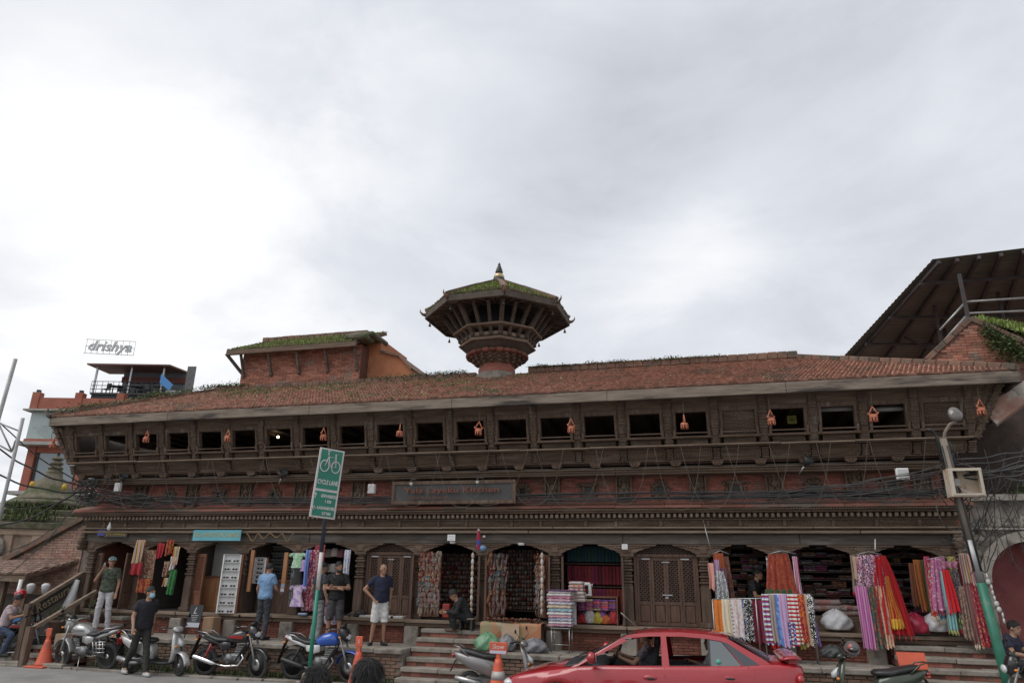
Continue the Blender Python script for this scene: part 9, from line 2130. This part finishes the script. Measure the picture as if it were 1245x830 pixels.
# wooden crate-like stone under the display case
P = wz(273, 771, PZ); o = MB().box((0, 0, 0), (.30, .30, .44), b=.015).build('wooden_box', M('tan_wooden_box', (.28, .17, .10), (.36, .23, .14), 4, .7, .3, 20, (2, 2, .4)), None, (P.x, -.45, PZ+.222)); tag(o, 'tan wooden box under the tall sunglasses case', 'box')
# papers on the sill by the bald man and black helmet-ish bag
for k, (px_, py_) in enumerate(((446, 752), (473, 752), (484, 751))):
    o = MB().box((0, 0, 0), (.30, .22, .05), b=.006).build('paper_stack', M('newsprint', (.50, .48, .45), (.42, .4, .37), 5, .9), None, wy(px_, py_, -.12)); o.location.z = ZF+.03; tag(o, ('pile of papers on the sill left of the bald man', 'pile of newspapers on the sill right of the bald man', 'pale box of papers at the end of the sill')[k], 'papers')
o = sack('crumpled black bag on the sill beside the lattice door', wy(438, 748, -.1), (.15, .12, .16), MATS['black_bag'], 61); o.location.z = ZF
# left edge: vendor table, boxes, white buckets
t = thing('vendor_table', 'vendor table with blue basket under the pent roof', 'table', (wy(22, 762, -.9).x, -.9, 0)); MB().box((0, 0, .78), (.9, .5, .04)).build('top', wood, t)
for sx_ in (-.4, .4):
    for sy_ in (-.2, .2): MB().box((sx_, sy_, .38), (.05, .05, .76)).build('leg', wood_post, t)
tx_ = t.location.x
o = MB().box((0, 0, 0), (.42, .30, .20), b=.02).build('blue_basket', M('blue_plastic', (.03, .14, .36), (.04, .18, .42), 6, .4), None, (tx_+.05, -.95, .90)); tag(o, 'blue plastic basket on the vendor table', 'basket')
o = MB().box((0, 0, 0), (.30, .22, .10), b=.02).build('green_pack', M('lime_pack', (.25, .40, .08), None, rough=.5), None, (tx_-.02, -.92, 1.055)); tag(o, 'lime green packet lying in the blue basket', 'packet')
for k, (px_, py_, lb) in enumerate(((36, 716, 'white plastic bag hanging above the blue basket'), (54, 716, 'white bucket hanging beside the stair rail'))):
    o = MB().lathe([(.07, 0), (.10, .18), (.10, .21), (.04, .25), (0, .25)], 14).build('white_container', pwh, None, wy(px_, py_+5, -.9)); tag(o, lb, 'container')
o = MB().box((0, 0, 0), (.28, .25, .30), b=.006).build('cardboard_box', MATS['cardboard'], None, (wz(28, 795, .3).x, -1.35, .52)); tag(o, 'brown cardboard box on a stand left of the stair rail', 'box'); 
o2 = MB().box((0, 0, 0), (.26, .24, .36), b=.006).build('wooden_stand', wood, None, (o.location.x, -1.35, .182)); tag(o2, 'dark wooden stand under the cardboard box', 'stand')
MB().box((0, 0, 0), (.35, .25, .25), b=.01).build('cardboard_box', MATS['cardboard'], None, (-10.75, -1.0, .69)); tag(COL.objects[-1], 'open cardboard box behind the stair railing', 'box')
tarp = M('pale_tarp', (.50, .50, .50), (.58, .58, .58), 8, .5, .3, 20)
o = MB().tube([wy(94, 705, -.5), wy(88, 722, -.6), wy(80, 742, -.8)], [.07, .10, .13], 10).build('umbrella', tarp); tag(o, 'folded white umbrella leaning on the stair rail', 'umbrella')
o = MB().tube([wy(10, 766, -1.3), wy(26, 704, -1.3)], .045, 10).build('white_pipe', white); tag(o, 'slanting white pipe beside the rider', 'pipe')
# loose pole hooks for hanging cloth
o = MB().tube([wy(855, 632, -.35), wy(866, 676, -.45)], .010, 6).build('steel_hook_rod', steel); tag(o, 'thin steel rod slanting down from the cornice to the scarf hook', 'rod')
o = MB().tube([wy(1064, 655, -.2), wy(1064, 668, -.3)], .012, 6).build('tube_lamp_bracket', white); tag(o, 'small white lamp bracket above the mosaic shawl', 'lamp')
for k, (px_, lb) in enumerate(((1021, 'pale rolled blind seen inside the window left of the last clay bells'), (1084, 'pale rolled blind seen inside the last open window'))):
    a = wy(px_-26, 498, -.55); b = wy(px_+26, 496, -.55); o = MB().tube([a, b], .05, 10).build('rolled_blind', concrete); tag(o, lb, 'blind')
# interior bulb on the upper floor
t = thing('ceiling_bulb', 'lit bulb glowing inside the upper window', 'lamp', wy(338, 531, .9)); MB().ball((0, 0, 0), .035, 12).build('bulb', M('lit_bulb', (1, .9, .7), None, emit=(1, .85, .6, 6)), t); MB().tube([(0, 0, .06), (0, 0, .5)], .01, 5).build('flex', black, t)
t, w_, h = board('yellow_notice', 'yellow notice seen through an upper window', 957, 968.5, 505, 515, -.2, M('yellow_card', (.30, .28, .06), None, rough=.6)); MB().box((0, -.018, -.01), (w_*.6, .004, h*.4)).build('print', M('olive_print', (.15, .15, .04), None), t)
